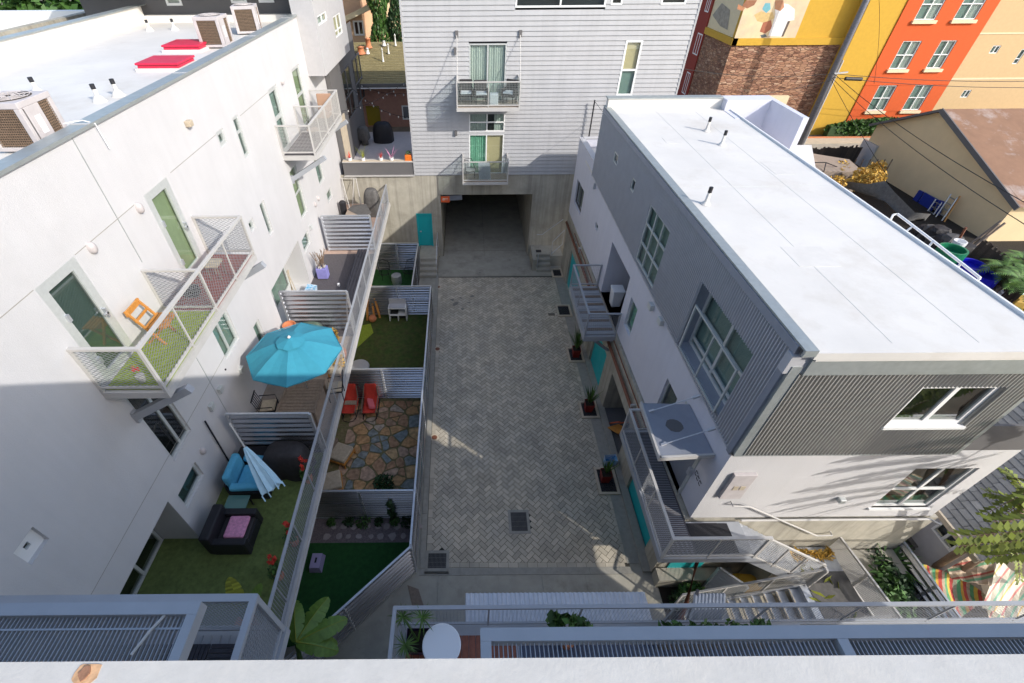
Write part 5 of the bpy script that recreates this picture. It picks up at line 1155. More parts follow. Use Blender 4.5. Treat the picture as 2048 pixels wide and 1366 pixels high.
# rust spot and crack repairs on the cap
def spot(u,v,r,mt,o=.003,k=9):
    p=pt(u,v,Z=14.54); q=[(p.x+r*random.uniform(.7,1.2)*math.cos(a*6.283/k),min(.105,p.y+r*1.0*random.uniform(.7,1.2)*math.sin(a*6.283/k))) for a in range(k)]; MB().prism(q,14.5402,14.54+o*.3).build('rust_stain',M[mt],cbg)
M['rustl']=mat('light_rust',(.55,.33,.18),.9,var=.3,vs=90); M['rustd']=mat('dark_rust',(.28,.14,.08),.9,var=.3,vs=120)
spot(172,1345,.011,'rustl',.002,14); spot(171,1347,.005,'rustd',.006,12)
# bulkhead light under the lip is hidden; sunshade left: frame and grating
def shade(name,xa,xb,yo,z,bars,xs):
    fr=MB().box(xa,xb,yo-.09,yo,z-.12,z).build(name,M['rail'],cbg)
    for x in xs: MB().box(x-.04,x+.04,.0,yo-.091,z-.12,z-.001).build('outrigger',M['rail'],fr)
    g_=MB(); n=int((xb-xa)/bars)
    for i in range(1,n): 
        x=xa+i*bars
        if any(abs(x-q)<.05 for q in xs): continue
        g_.box(x-.003,x+.003,.02,yo-.095,z-.07,z-.035)
    for y in (.35,.62,.9,1.15): 
        if y<yo-.1: g_.box(xa+.05,xb-.05,y-.006,y+.006,z-.045,z-.032)
    g_.build('grating',M['grate'],fr); return fr
s1=shade('sunshade',-9,-2.16,1.33,11.0,.034,(-8,-6,-4.2,-2.20))
s2=shade('sunshade',.07,9.5,1.13,11.0,.034,(.11,2.8,5.2,7.6))
MB().tube([pt(330,1230,Z=10.98),pt(300,1262,Z=10.98),pt(262,1310,Z=10.98)],.012,6).build('cable_tie',M['railwarm'],s1)
# balcony lower left with tiles and mesh rail
bl=MB().box(-9,-2.28,.02,1.84,8.42,8.58).build('balcony',M['rail'],cbg)
railing(bl,[(-9,1.80),(-2.32,1.80),(-2.32,.1)],1.07,8.6,'rail',.06,'mesh',1.6,.05,toe=.08,wire=.006)
ga=MB()
for i in range(60): ga.box(-9+i*.11,-9+i*.11+.01,.05,1.75,8.585,8.60)
ga.build('grating',M['grate'],bl)
tl=MB()
for i in range(9):
    for j in range(5):
        for k in range(6):
            x=-5.6+i*.31; y=.12+j*.31
            if i+j&1: tl.box(x+k*.05,x+k*.05+.042,y,y+.292,8.60,8.62)
            else: tl.box(x,x+.292,y+k*.05,y+k*.05+.042,8.60,8.62)
tl.build('deck_tile',M['tile'],bl)
# balcony lower right with wooden boards
br=MB().box(-1.60,7.3,.02,3.34,3.2,3.46).build('balcony',M['rail'],cbg)
railing(br,[(-1.57,.1),(-1.57,3.31),(15.9,3.31)],1.08,3.5,'rail',.06,'grid',2.05,.075,toe=.1,wire=.004)
wd_=MB()
MB().box(1.05,7.25,.1,3.1,3.461,3.49).build('slate_floor',mat('slate_blue_floor',(.06,.07,.11),.6,var=.2),br); MB().box(7.3,16,3.28,3.34,3.3,3.46).build('edge_angle',M['rail'],br)
for i in range(16): 
    x=-1.4+i*.15
    wd_.box(x,x+.14,.1,3.1,3.461,3.50)
wd_.build('redwood_board',M['redwood'],br)
# covered entrance awning
aw=thing('entrance_awning','white corrugated metal awning over the entrance in front of the paved court','awning',(2.1,4,0))
mb=MB(); n=160; x0_,x1_=-.15,4.42
def cz_(i): 
    k=(i%4); return 2.40+(.03 if k in (1,2) else 0)
for i in range(n):
    a=x0_+(x1_-x0_)*i/n; b=x0_+(x1_-x0_)*(i+1)/n
    mb.quad((a,3.45,cz_(i)+.03),(b,3.45,cz_(i+1)+.03),(b,4.33,cz_(i+1)),(a,4.33,cz_(i)))
mb.build('corrugated_roof',mat('white_corrugated_roofing',(.66,.68,.72),.4,metal=.3,var=.08,vs=3),aw)
MB().box(x0_,x1_,3.4,3.46,2.3,2.44).box(x0_,x1_,4.2,4.25,2.3,2.38).build('beam',M['galv'],aw)
for x in (x0_+.05,2.1,x1_-.05): MB().box(x-.03,x+.03,4.2,4.26,0,2.32).build('post',M['galv'],aw)
# things on the right balcony
t=thing('round_table','white round tabletop on the wooden balcony by the potted palm','table',(-.6,2.73,3.5))
MB().lathe((-.6,2.73),[(0,4.24),(.37,4.24),(.39,4.255),(.39,4.27),(.37,4.28),(0,4.28)],40).build('tabletop',M['whitem'],t,smooth=False); MB().cyl((-.6,2.73),.03,3.52,4.24,12).lathe((-.6,2.73),[(.25,3.5),(.25,3.52),(.03,3.54)],20).build('pedestal',M['galv'],t)
t=thing('potted_palm','spiky green palm in a dark purple square pot at the balcony corner','plant',(-1.1,2.9,3.5))
MB().add([(-1.3,2.75,3.5),(-.95,2.75,3.5),(-.95,3.05,3.5),(-1.3,3.05,3.5),(-1.36,2.68,3.95),(-.88,2.68,3.95),(-.88,3.12,3.95),(-1.36,3.12,3.95)],[(0,1,5,4),(1,2,6,5),(2,3,7,6),(3,0,4,7),(0,3,2,1)]).build('pot',M['purple'],t); MB().box(-1.32,-.92,2.72,3.08,3.85,3.9).build('soil',M['soil'],t)
m_=MB(); rr=random.Random(4)
for hd in ((-1.42,3.22,4.35),(-1.0,3.15,4.5),(-1.35,2.75,4.2)):
    for i in range(38):
        a=rr.uniform(0,6.28); e=rr.uniform(-.1,1.0); blade(m_,hd,(math.cos(a),math.sin(a),e),rr.uniform(.22,.36),.022,.25)
    m_.tube([(-1.12,2.9,3.9),hd],.02,6)
m_.build('fronds',M['agave'],t)
t=thing('potted_plant','broad-leaved green plant leaning over the balcony rail above the awning','plant',(1.9,3.0,3.5)); m_=MB(); 
for c_ in ((1.75,3.15,4.25),(2.0,3.1,4.4),(2.25,3.1,4.15),(2.4,3.05,4.1)): leafblob(m_,c_,(.16,.14,.16),26,.15,asp=1.5)
m_.build('leaves',M['leaf'],t); MB().lathe((2.05,2.95),[(.14,3.5),(.18,3.85),(.16,3.85),(.0,3.8)],14).build('pot',M['terra'],t); MB().tube([(2.05,2.95,3.8),(2.05,3.1,4.2)],.02,6).build('stem',M['leafd'],t)
t=thing('potted_plant','trailing light green foliage along the balcony rail right of the awning','plant',(4.2,3.1,3.5)); m_=MB()
for i in range(12): leafblob(m_,(4.1+i*.19,3.0,4.05+.1*math.sin(i*2)),(.16,.18,.16),40,.09)
m_.build('leaves',M['leaf'],t); MB().box(4.0,6.3,2.8,3.1,3.5,3.9).build('planter_box',M['wood'],t)
# ribbed canopy piece and flower by the stairs below
t=thing('ribbed_canopy','small silver half-round ribbed canopy standing below the near railing, right of the awning','canopy',(5.6,3.6,2)); m_=MB()
for i in range(9): m_.tube([(5.15+i*.085,3.55,2.9),(5.25+i*.085,3.72,3.05),(5.42+i*.085,4.05,3.0),(5.5+i*.08,4.1,2.8)],.05,7)
m_.build('ribs',M['galv'],t); MB().bar((5.05,3.5,2.85),(5.5,4.15,3.05),.06).build('edge_bar',M['charcoal'],t)
# ================================================================ FENCES AND DIVIDERS
FG='corrugated metal garden fences'
corrfence((-5.3,22.85),(-2.85,22.85),0,1.75,'ribbed metal fence farthest from us, at the back of the small turf garden',group=FG)
corrfence((-5.3,18.65),(-1.87,18.65),0,1.78,'ribbed metal fence directly behind the grey and white play kitchen',group=FG)
corrfence((-5.3,12.95),(-1.80,12.95),0,1.78,'ribbed metal fence directly behind the two red rocking chairs',group=FG)
corrfence((-5.3,7.57),(-1.76,7.57),0,1.78,'ribbed metal fence between the flagstone garden and the stepping stones',group=FG)
corrfence((-1.74,5.80),(-6.6,1.1),0,1.75,'diagonal ribbed metal fence at the near end of the deep green garden',group=FG,posts=2,pitch=.22,amp=.05)
corrfence((-2.82,22.8),(-2.82,18.7),0,1.75,'ribbed metal fence beside the concrete entry steps, closing the far turf garden',group=FG)
corrfence((-1.87,18.6),(-1.735,5.86),0,1.78,'long lilac grey metal fence running along the left kerb of the paved court',group=FG,posts=6)
DG='corrugated patio dividers'
corrfence((-6.55,7.85),(-4.32,7.85),3.5,5.3,'corrugated patio divider behind the covered grill and closed umbrella',cat='divider',pitch=.2,amp=.028,posts=0,name='patio_divider',group=DG)
corrfence((-6.80,13.42),(-4.38,13.42),3.5,5.3,'corrugated patio divider behind the big turquoise umbrella',cat='divider',pitch=.2,amp=.028,posts=0,name='patio_divider',group=DG)
corrfence((-6.65,19.2),(-4.45,19.2),3.5,5.3,'corrugated patio divider farthest away, in front of the covered grill on the tiled patio',cat='divider',pitch=.2,amp=.028,posts=0,name='patio_divider',group=DG)
tag(MB().tube([(-4.40,13.42,5.2),(-4.30,12.4,4.5)],.02,6).build('brace_rod',M['charcoal']),'dark brace rod from the middle patio divider to the railing','rod')
# drains
def drain(x0,x1,y0,y1,label,n=14):
    t=thing('drain_grate',label,'drain',((x0+x1)/2,(y0+y1)/2,0)); f=.09
    MB().box(x0-f,x1+f,y0-f,y0,-.02,.012).box(x0-f,x1+f,y1,y1+f,-.02,.012).box(x0-f,x0,y0,y1,-.02,.012).box(x1,x1+f,y0,y1,-.02,.012).build('concrete_frame',M['kerb'],t)
    MB().box(x0,x1,y0,y1,-.03,.002).build('pit',M['dark'],t)
    m_=MB()
    for i in range(n): x=x0+(x1-x0)*(i+.5)/n; m_.box(x-.009,x+.009,y0+.005,y1-.005,.003,.010)
    for k in (.25,.5,.75): y=y0+(y1-y0)*k; m_.box(x0+.005,x1-.005,y-.006,y+.006,.0025,.008)
    m_.build('grate_bars',mat('dull_iron',(.13,.12,.11),.6,metal=.3),t)
drain(1.38,1.92,7.07,7.73,'square drain grate in the middle of the near half of the paved court'); drain(-1.36,-.78,5.80,6.36,'square drain grate in the near left corner of the paved court')
t=thing('drain_grate','small oblong drain beside the empty pebble planter','drain',(4.35,18.35,0)); p=pt(1103,629,Z=0); MB().box(p.x-.2,p.x+.2,p.y-.13,p.y+.13,-.01,.01).build('frame',M['sand'],t); m_=MB()
for i in range(6): m_.box(p.x-.17,p.x+.17,p.y-.1+i*.036,p.y-.08+i*.036,.0101,.014)
m_.build('grate_bars',M['dark'],t)
for (u,v,l) in ((876,574,'round in-ground fixture at the far left corner of the pavers'),(875,698,'round in-ground fixture by the left kerb, middle of the three'),(869,875,'round in-ground fixture in the sunlit patch by the left kerb')):
    p=pt(u,v,Z=0); t=thing('ground_light',l,'ground light',(p.x,p.y,0),0,'round fixtures along the left kerb'); MB().lathe((p.x,p.y),[(.17,-.01),(.17,.008),(.11,.010)],20).build('rim',M['sand'],t); MB().cyl((p.x,p.y),.11,-.01,.006,18).build('lens',M['rust'],t)
t=thing('manhole_cover','round manhole cover in the concrete below the diagonal fence','manhole',(-3.13,3.96,0)); MB().lathe((-3.13,3.96),[(0,.006),(.2,.006),(.2,.012),(.22,.012),(.22,.0)],26).lathe((-3.13,3.96),[(.06,.0125),(.08,.0125)],14).build('cover',M['conc'],t)
tag(MB().prism([(-1.95,5.40),(-1.60,5.28),(-1.38,4.75),(-1.72,4.72)],.004,.02).build('worn_mat',M['wood']),'worn brown mat lying on the concrete beside the diagonal fence','mat')
# planter pits and pots
def pit(x0,x1,y0,y1,label):
    t=thing('planter_pit',label,'planter',((x0+x1)/2,(y0+y1)/2,0),0,'square planter pits along the right wall'); f=.09
    MB().box(x0,x1,y0,y0+f,-.02,.07).box(x0,x1,y1-f,y1,-.02,.07).box(x0,x0+f,y0+f,y1-f,-.02,.07).box(x1-f,x1,y0+f,y1-f,-.02,.07).build('concrete_rim',M['sand'],t)
    m_=MB(); m_.box(x0+f,x1-f,y0+f,y1-f,-.02,.015); m_.build('soil',M['pebble'],t)
    m_=MB()
    for i in range(150):
        x=random.uniform(x0+f+.03,x1-f-.03);y=random.uniform(y0+f+.03,y1-f-.03); r=random.uniform(.015,.035); m_.lathe((x,y),[(0,.01+r*.8),(r*1.6,.013),(r*.7,.0)],5)
    m_.build('pebbles',M['pebble'],t)
pit(4.60,5.35,18.35,19.3,'empty planter pit of black pebbles under the far end of the court balcony'); pit(4.62,5.35,15.0,15.98,'planter pit holding the farthest red pot, below the court balcony'); pit(4.60,5.34,11.75,12.65,'planter pit holding the middle red pot, before the dark doorway'); pit(4.58,5.33,8.35,9.45,'planter pit holding the nearest red pot, by the blue bag'); pit(4.82,5.45,21.9,22.75,'dark planter pit by the steps right of the garage')
def potplant(x,y,label,seed,h=.95,n=34,s=.18):
    t=thing('potted_plant',label,'plant',(x,y,.02),0,'spiky plants in red pots along the right wall'); 
    MB().add([(x-s*.75,y-s*.75,.02),(x+s*.75,y-s*.75,.02),(x+s*.75,y+s*.75,.02),(x-s*.75,y+s*.75,.02),(x-s,y-s,.5),(x+s,y-s,.5),(x+s,y+s,.5),(x-s,y+s,.5)],[(0,1,5,4),(1,2,6,5),(2,3,7,6),(3,0,4,7)]).build('pot',M['redpot'],t)
    MB().box(x-s*.93,x+s*.93,y-s*.93,y+s*.93,.40,.44).build('soil',M['soil'],t)
    m_=MB(); spray(m_,(x,y,.44),n,h,.05,(.05,.55),.12,seed); m_.build('leaves',M['agave'],t)
potplant(4.98,15.45,'tall spiky green plant in the farthest red pot under the court balcony',3,1.25,60); potplant(4.93,12.2,'bushy spiky plant in the middle red pot before the dark doorway',5,.95,60); potplant(4.88,8.95,'sparse drooping plant in the nearest dark red pot',8,.8,34)
t=thing('shopping_bag','blue and white bag standing behind the nearest red pot','bag',(5.2,9.6,0)); MB().add([(5.02,9.5,.05),(5.4,9.5,.05),(5.4,9.72,.05),(5.02,9.72,.05),(4.98,9.47,.42),(5.44,9.47,.40),(5.42,9.76,.43),(5.0,9.74,.40)],[(0,1,5,4),(1,2,6,5),(2,3,7,6),(3,0,4,7),(0,3,2,1)]).build('bag_body',mat('bright_blue_bag',(.03,.32,.62),.5,col2=(.7,.75,.8),vs=6),t)
t=thing('garden_chair','orange wooden folding chair lying in the dark doorway recess','chair',(5.9,10.9,0)); MB().bar((5.75,11.3,.1),(5.95,10.7,.5),.5,.04).bar((5.95,10.7,.5),(6.25,10.1,.35),.45,.04).build('slatted_seat',M['orangewood'],t); MB().bar((5.7,11.5,.02),(5.8,11.0,.75),.05).bar((6.1,11.5,.02),(6.2,11.0,.75),.05).build('back_frame',mat('orange_red_wood',(.5,.09,.03),.6),t)
# ================================================================ GARDENS
t=thing('garden_stool','pale grey cylindrical stool in the far turf garden','stool',(-4.05,21.5,0)); MB().lathe((-4.05,21.5),[(.27,0),(.29,.25),(.27,.52),(.0,.54)],28).build('drum_body',M['galv'],t,smooth=False)
def wirechair(x,y,a,label):
    t=thing('wire_chair',label,'chair',(x,y,0),a,'black wire chairs in the far turf garden'); r=.33
    L=lambda px,py,pz:(x+px*math.cos(a)-py*math.sin(a),y+px*math.sin(a)+py*math.cos(a),pz)
    MB().tube([L(r*math.cos(k*.4488),r*math.sin(k*.4488),.42) for k in range(15)],.018,6).tube([L(-r*.9,.1,.42),L(-r,.35,.8),L(0,.55,.95),L(r,.35,.8),L(r*.9,.1,.42)],.018,6).build('hoop_frame',M['black'],t)
    m_=MB()
    for k in range(9): s_=-.28+k*.07; m_.bar(L(s_,-.28,.42),L(s_,.28,.42),.01); m_.bar(L(s_,.28,.42),L(s_*1.1,.48,.85),.01)
    m_.build('wire_seat',M['black'],t)
    for k in range(4): c=.785+k*1.57; MB().bar(L(.25*math.cos(c),.25*math.sin(c),.42),L(.3*math.cos(c),.3*math.sin(c),0),.02).build('leg',M['black'],t)
wirechair(-4.75,22.0,.3,'round black wire chair left of the grey drum stool'); wirechair(-3.4,22.1,-.5,'round black wire chair right of the grey drum stool')
t=thing('play_kitchen','grey and white play kitchen standing against the corrugated fence on the olive lawn','cabinet',(-3.6,18.4,0))
MB().box(-4.05,-3.15,18.1,18.5,.78,.82).box(-4.05,-3.15,18.1,18.5,.35,.38).box(-4.05,-4.0,18.1,18.5,0,.78).box(-3.2,-3.15,18.1,18.5,0,.78).box(-3.62,-3.58,18.1,18.5,.02,.35).build('frame',M['vinyl'],t); MB().box(-4.0,-3.2,18.12,18.55,.82,.86).box(-4.02,-3.18,18.46,18.52,.82,1.15).build('worktop',M['siding'],t); MB().box(-3.98,-3.22,18.3,18.48,.05,.34).box(-3.95,-3.6,18.2,18.4,.39,.5).build('shelf_contents',M['dark'],t)
t=thing('timber_trestle','orange wooden A-frame leaning under the deck edge at the olive lawn','frame',(-4.8,18.4,0))
MB().bar((-4.95,19.0,2.0),(-4.6,18.4,0),.09).bar((-4.9,18.5,0),(-4.95,18.9,1.5),.09).bar((-5.2,18.2,0),(-5.1,18.7,1.4),.09).build('timber_leg',M['orangewood'],t)
t=thing('play_ball','dull orange ball beside the wooden frame','ball',(-4.9,18.1,0)); MB().lathe((-4.9,18.1),[(.0,0)]+[(.2*math.sin(k*.3927),.2-.2*math.cos(k*.3927)) for k in range(1,8)]+[(0,.4)],18).build('ball_skin',M['terra'],t,smooth=True)
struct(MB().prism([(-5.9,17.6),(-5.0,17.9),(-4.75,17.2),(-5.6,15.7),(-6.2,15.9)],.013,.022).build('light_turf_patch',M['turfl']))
t=thing('fire_bowl','round grey covered bowl at the near edge of the olive lawn, under the deck edge','bowl',(-5.0,14.6,0)); MB().lathe((-4.95,14.55),[(.35,0),(.45,.3),(.42,.36),(0,.40)],26).build('bowl_body',M['siding'],t,smooth=False); 
t=thing('wooden_stakes','orange wooden stakes standing by the round grey bowl','stakes',(-5,13.6,0)); MB().bar((-5.2,13.9,0),(-5.35,14.4,1.1),.06).bar((-4.6,13.7,0),(-4.55,13.9,.7),.035).bar((-5.4,14.2,0),(-5.4,14.6,1.0),.05).build('stake',M['orangewood'],t)
def rocker(x,y,label,cush,seed):
    t=thing('rocking_chair',label,'chair',(x,y,0),0,'red rocking chairs on the flagstones')
    m_=MB(); 
    v=[]; prof=[(-.42,.38),(-.3,.36),(.1,.32),(.28,.40),(.42,.75),(.5,1.02),(.53,1.08)]; w_=[.26,.28,.29,.29,.28,.24,.18]
    for (yy,zz),ww in zip(prof,w_): v+= [(x-ww,y+yy,zz+.03),(x-ww*.5,y+yy+.02,zz-.01),(x+ww*.5,y+yy+.02,zz-.01),(x+ww,y+yy,zz+.03)]
    fs=[(i*4+j,i*4+j+1,i*4+j+5,i*4+j+4) for i in range(6) for j in range(3)]; m_.add(v,fs); o=m_.build('sling_seat',M['red'],t,smooth=True); s_=o.modifiers.new('sol','SOLIDIFY'); s_.thickness=.03
    for sx in (-1,1):
        MB().tube([(x+sx*.28,y-.45,.42),(x+sx*.31,y-.1,.58),(x+sx*.31,y+.25,.62),(x+sx*.26,y+.5,1.0)],.022,8).build('armrest',M['wood'],t)
        MB().tube([(x+sx*.27,y-.5,.10),(x+sx*.27,y-.25,.03),(x+sx*.27,y+.1,.02),(x+sx*.27,y+.4,.06),(x+sx*.27,y+.55,.13)],.018,8).build('rocker',M['black'],t)
        for yy in (-.35,.3): MB().bar((x+sx*.27,y+yy,.04),(x+sx*.28,y+yy,.42),.03).build('leg',M['black'],t)
    MB().tube([(x-.27,y-.45,.12),(x-.2,y-.6,.10),(x,y-.66,.1),(x+.2,y-.6,.10),(x+.27,y-.45,.12)],.012,6).build('foot_hoop',M['black'],t)
    return t
rocker(-4.92,12.25,'red rocking chair with a pale patterned throw, the left one of two by the fence',0,1); rocker(-4.08,12.25,'red rocking chair carrying a pink cushion, the right one of two by the fence',1,2)
m_=MB()
for k in range(6): m_.box(-5.15+k*.075,-5.11+k*.075,12.30,12.48,.385,.40)
tag(m_.box(-5.17,-4.70,12.28,12.50,.37,.383).build('throw',M['creamf']),'pale patterned strip of cloth lying on the left red rocking chair','throw')
tag(MB().add([(-4.22,12.35,.60),(-3.98,12.28,.58),(-3.86,12.0,.40),(-4.12,12.02,.40),(-4.2,12.4,.68),(-3.95,12.33,.68),(-3.83,12.05,.50),(-4.1,12.06,.50)],[(0,1,2,3),(4,7,6,5),(0,4,5,1),(1,5,6,2),(2,6,7,3),(3,7,4,0)]).build('cushion',M['hotpink'],bevel=.03),'bright pink cushion on the right red rocking chair','cushion')
def bench(x,y,rz,label):
    t=thing('garden_sofa',label,'seat',(0,0,0),0,'cushioned wooden seats at the deck edge of the flagstone garden')
    MB().box(-.38,.38,-.38,.38,.18,.26).box(-.38,-.33,-.38,-.33,0,.18).box(.33,.38,-.38,-.33,0,.18).box(-.38,-.33,.33,.38,0,.18).box(.33,.38,.33,.38,0,.18).build('wood_frame',M['orangewood'],t); MB().box(-.36,.36,-.36,.36,.26,.44).build('seat_cushion',M['creamf'],t,bevel=.05); MB().box(-.38,-.3,-.38,.38,.26,.62).build('back_board',M['wood'],t)
    t.location=(x,y,.03); t.rotation_euler.z=rz; return t
b0=bench(-4.85,9.95,-.35,'cream cushioned wooden seat by the deck edge, farther of the two on the flagstones'); dup(b0,(-4.95,8.75,.03),.3,'cream cushioned wooden seat nearest the stepping stones, at the deck edge')
def shrub(x,y,z,r,n,sz,label,mt='leaf',grp=None,sd=1,name='shrub'):
    t=thing(name,label,'plant',(x,y,z),0,grp); m_=MB(); leafblob(m_,(x,y,z+r*.6),(r,r,r*.8),n,sz,seed=sd); m_.build('foliage',M[mt],t); m2=MB()
    rr=random.Random(sd)
    for i in range(6): m2.tube([(x,y,z),(x+rr.uniform(-.6,.6)*r,y+rr.uniform(-.6,.6)*r,z+r)],.008,4)
    m2.build('stems',M['leafd'],t); return t
shrub(-3.1,8.75,0,.38,420,.07,'loose dark green shrub on the flagstones by the near ribbed fence','leafd',sd=3); shrub(-3.0,8.4,.05,.22,160,.06,'yellow-green clump in front of the dark shrub','leaf',sd=4)
for i,(x,l) in enumerate(((-4.7,'leftmost low green plant in the stepping stone bed'),(-4.1,'second low plant from the left in the stepping stone bed'),(-3.6,'third low plant in the bed below the ribbed fence'),(-3.1,'fourth low plant in the bed, before the climber'),(-2.55,'leafy plant at the foot of the climber'),(-2.1,'dark plant in the corner by the long lilac fence'))): shrub(x,7.38,0,.15+.05*(i%3),110,.06,l,'leafd' if i%2 else 'leaf','low plants in the stepping stone bed',sd=20+i)
t=thing('climbing_plant','slender leafy climber against the ribbed fence by the stepping stones','plant',(-2.6,7.45,0)); m_=MB()
for k in range(7): leafblob(m_,(-2.6+.05*math.sin(k*2),7.44,.2+k*.18),(.11,.07,.12),22,.08,seed=k)
m_.build('foliage',M['leafd'],t); MB().tube([(-2.6,7.47,0),(-2.62,7.47,1.5)],.01,5).build('stem',M['trunk'],t)
t=thing('step_stool','pale lilac plastic step stool on the deep green turf','stool',(-4.85,6.1,0)); MB().box(-5.02,-4.70,5.82,6.28,.24,.28).add([(-5.06,5.78,0.02),(-4.66,5.78,.02),(-4.66,6.32,.02),(-5.06,6.32,.02),(-5.02,5.82,.24),(-4.70,5.82,.24),(-4.70,6.28,.24),(-5.02,6.28,.24)],[(0,1,5,4),(1,2,6,5),(2,3,7,6),(3,0,4,7)]).build('stool_body',M['lilac'],t,bevel=.015); MB().box(-4.89,-4.83,5.98,6.14,.281,.285).build('grip_slot',M['dark'],t)
# banana plant: split broad leaves
def bleaf(m_,base,d,L,W,droop,tears=9,seed=1):
    rr=random.Random(seed); base=Vector(base); d=Vector(d).normalized(); sd=d.cross(Vector((0,0,1))).normalized()
    N=tears*2; P=[base+d*L*(i/N)-Vector((0,0,1))*droop*L*(i/N)**2 for i in range(N+1)]
    wf=lambda t:W*math.sin(math.pi*min(1,.06+t*.94))**.55
    for s in (-1,1):
        i=0
        while i<N:
            k=rr.choice((2,3,4,5)); j=min(N,i+k); gap=rr.uniform(0.0,.35)
            tw=rr.uniform(-.12,.05)
            for a in range(i,j):
                t0,t1=a/N,(a+1)/N; w0,w1=wf(t0)/2,wf(t1)/2
                if a==j-1 and j<N: w1*=(1-gap)
                e0=P[a]+sd*s*w0+Vector((0,0,-w0*.35+tw*w0))+d*w0*.25; e1=P[a+1]+sd*s*w1+Vector((0,0,-w1*.35+tw*w1))+d*w1*.25
                m_.add([P[a],P[a+1],e1,e0],[(0,1,2,3)])
            i=j
    return P
t=thing('banana_plant','large banana plant with torn leaves rising in front of the deep green turf','plant',(-4.3,3.1,0)); c0=(-4.25,3.35,2.15)
for k,(d,L,W,dr) in enumerate((((.9,.45,.1),1.25,.5,.25),((.45,.95,.15),1.2,.5,.3),((.9,-.1,.05),1.0,.42,.4),((-.3,1,.4),1.05,.45,.35),((1,.1,-.1),.9,.4,.5))):
    m_=MB(); P=bleaf(m_,c0,d,L,W,dr,seed=k+2); m_.build('leaf',M['banana'],t); MB().tube([p+Vector((0,0,.006)) for p in P],.012,5,.004).build('midrib',M['leafy'],t)
MB().tube([(-4.4,3.1,0),(-4.35,3.2,1.2),c0],.1,9,.04).build('stalk',M['leaf'],t)
t=thing('banana_plant','upright banana leaves poking up behind the mesh balcony rail at the lower left','plant',(-4.95,3.2,3.5))
for k,(b,d,L,W) in enumerate((((-4.85,3.35,4.3),(-.15,.5,1.2),1.05,.34),((-4.75,3.3,4.3),(.55,.5,1.0),.95,.32))):
    m_=MB(); P=bleaf(m_,b,d,L,W,.15,seed=k+30); m_.build('leaf',M['leafy'] if k==0 else M['banana'],t)
MB().lathe((-4.85,3.25),[(.16,3.5),(.22,3.95),(.2,3.95),(0,3.9)],14).build('pot',M['terra'],t); MB().tube([(-4.85,3.3,3.9),(-4.82,3.33,4.4)],.05,7).build('stalk',M['leaf'],t)
# ================================================================ NEAR PATIO
t=thing('armchair','black woven armchair holding a pink cushion on the near green patio','armchair',(-5.95,5.2,3.51)); x0_,x1_,y0_,y1_=-6.38,-5.42,4.88,5.78; z=3.52
MB().box(x0_,x1_,y0_,y1_,z,z+.34).build('seat_base',M['black'],t,bevel=.02); MB().box(x0_-.05,x0_+.2,y0_-.01,y1_+.01,z+.02,z+.82).build('backrest',M['black'],t,bevel=.04)
for (a,b) in ((y0_-.02,y0_+.15),(y1_-.15,y1_+.02)): MB().box(x0_+.1,x1_+.02,a,b,z+.01,z+.58).build('armrest',M['black'],t,bevel=.03)
MB().box(x0_+.2,x1_-.02,y0_+.15,y1_-.15,z+.34,z+.44).build('seat_cushion',M['blackf'],t,bevel=.03)
tag(MB().box(-6.02,-5.52,5.06,5.62,z+.445,z+.55).build('cushion',M['pink'],bevel=.05),'rose pink cushion on the black woven armchair','cushion')
t=thing('armchair','turquoise cushioned black armchair beside the white wall on the near patio','armchair',(-5.95,6.7,3.51)); z=3.52
MB().box(-6.45,-5.42,6.35,7.25,z,z+.3).box(-6.5,-6.4,6.4,7.2,z,z+.6).build('woven_base',M['black'],t,bevel=.02)
MB().box(-6.22,-5.5,6.5,7.12,z+.32,z+.52).build('seat_cushion',M['blue_f'],t,bevel=.06); MB().bar((-6.36,6.42,z+.62),(-6.36,7.22,z+.62),.2,.62).build('back_cushion',M['blue_f'],t,bevel=.06)
MB().bar((-6.3,6.36,z+.60),(-5.45,6.42,z+.55),.20,.16).build('armrest',M['blue_f'],t,bevel=.05); MB().bar((-6.25,7.28,z+.60),(-5.42,7.18,z+.55),.2,.16).build('armrest',M['blue_f'],t,bevel=.05)
t=thing('side_table','small glass topped table between the black and turquoise armchairs','table',(-6.0,6.02,3.51)); MB().box(-6.35,-5.78,5.86,6.24,z+.40,z+.415).build('glass_top',mat('pale_green_glass',(.10,.22,.20),.08),t)
for a,b in ((-6.32,5.9),(-5.82,5.9),(-6.32,6.2),(-5.82,6.2)): MB().bar((a,b,z),(a,b,z+.4),.03).build('leg',M['black'],t)
t=thing('ottoman','low black woven ottoman behind the turquoise armchair','ottoman',(-6.2,7.45,3.5)); MB().box(-6.6,-5.75,7.3,7.78,z,z+.42).build('ottoman_body',M['black'],t,bevel=.03)
t=thing('covered_grill','large grill under a crumpled black cover in front of the near corrugated divider','grill',(-5.05,7.2,3.5)); m_=MB(); blob(m_,(-5.08,7.3,3.51),(.66,.40,1.02),30,10,.10,7); m_.build('cover',M['blackf'],t,smooth=True)
tag(MB().box(-6.9,-6.8,7.2,7.24,3.51,3.6).build('wall_hook',M['galv']),'small hook at the foot of the white wall','hook')
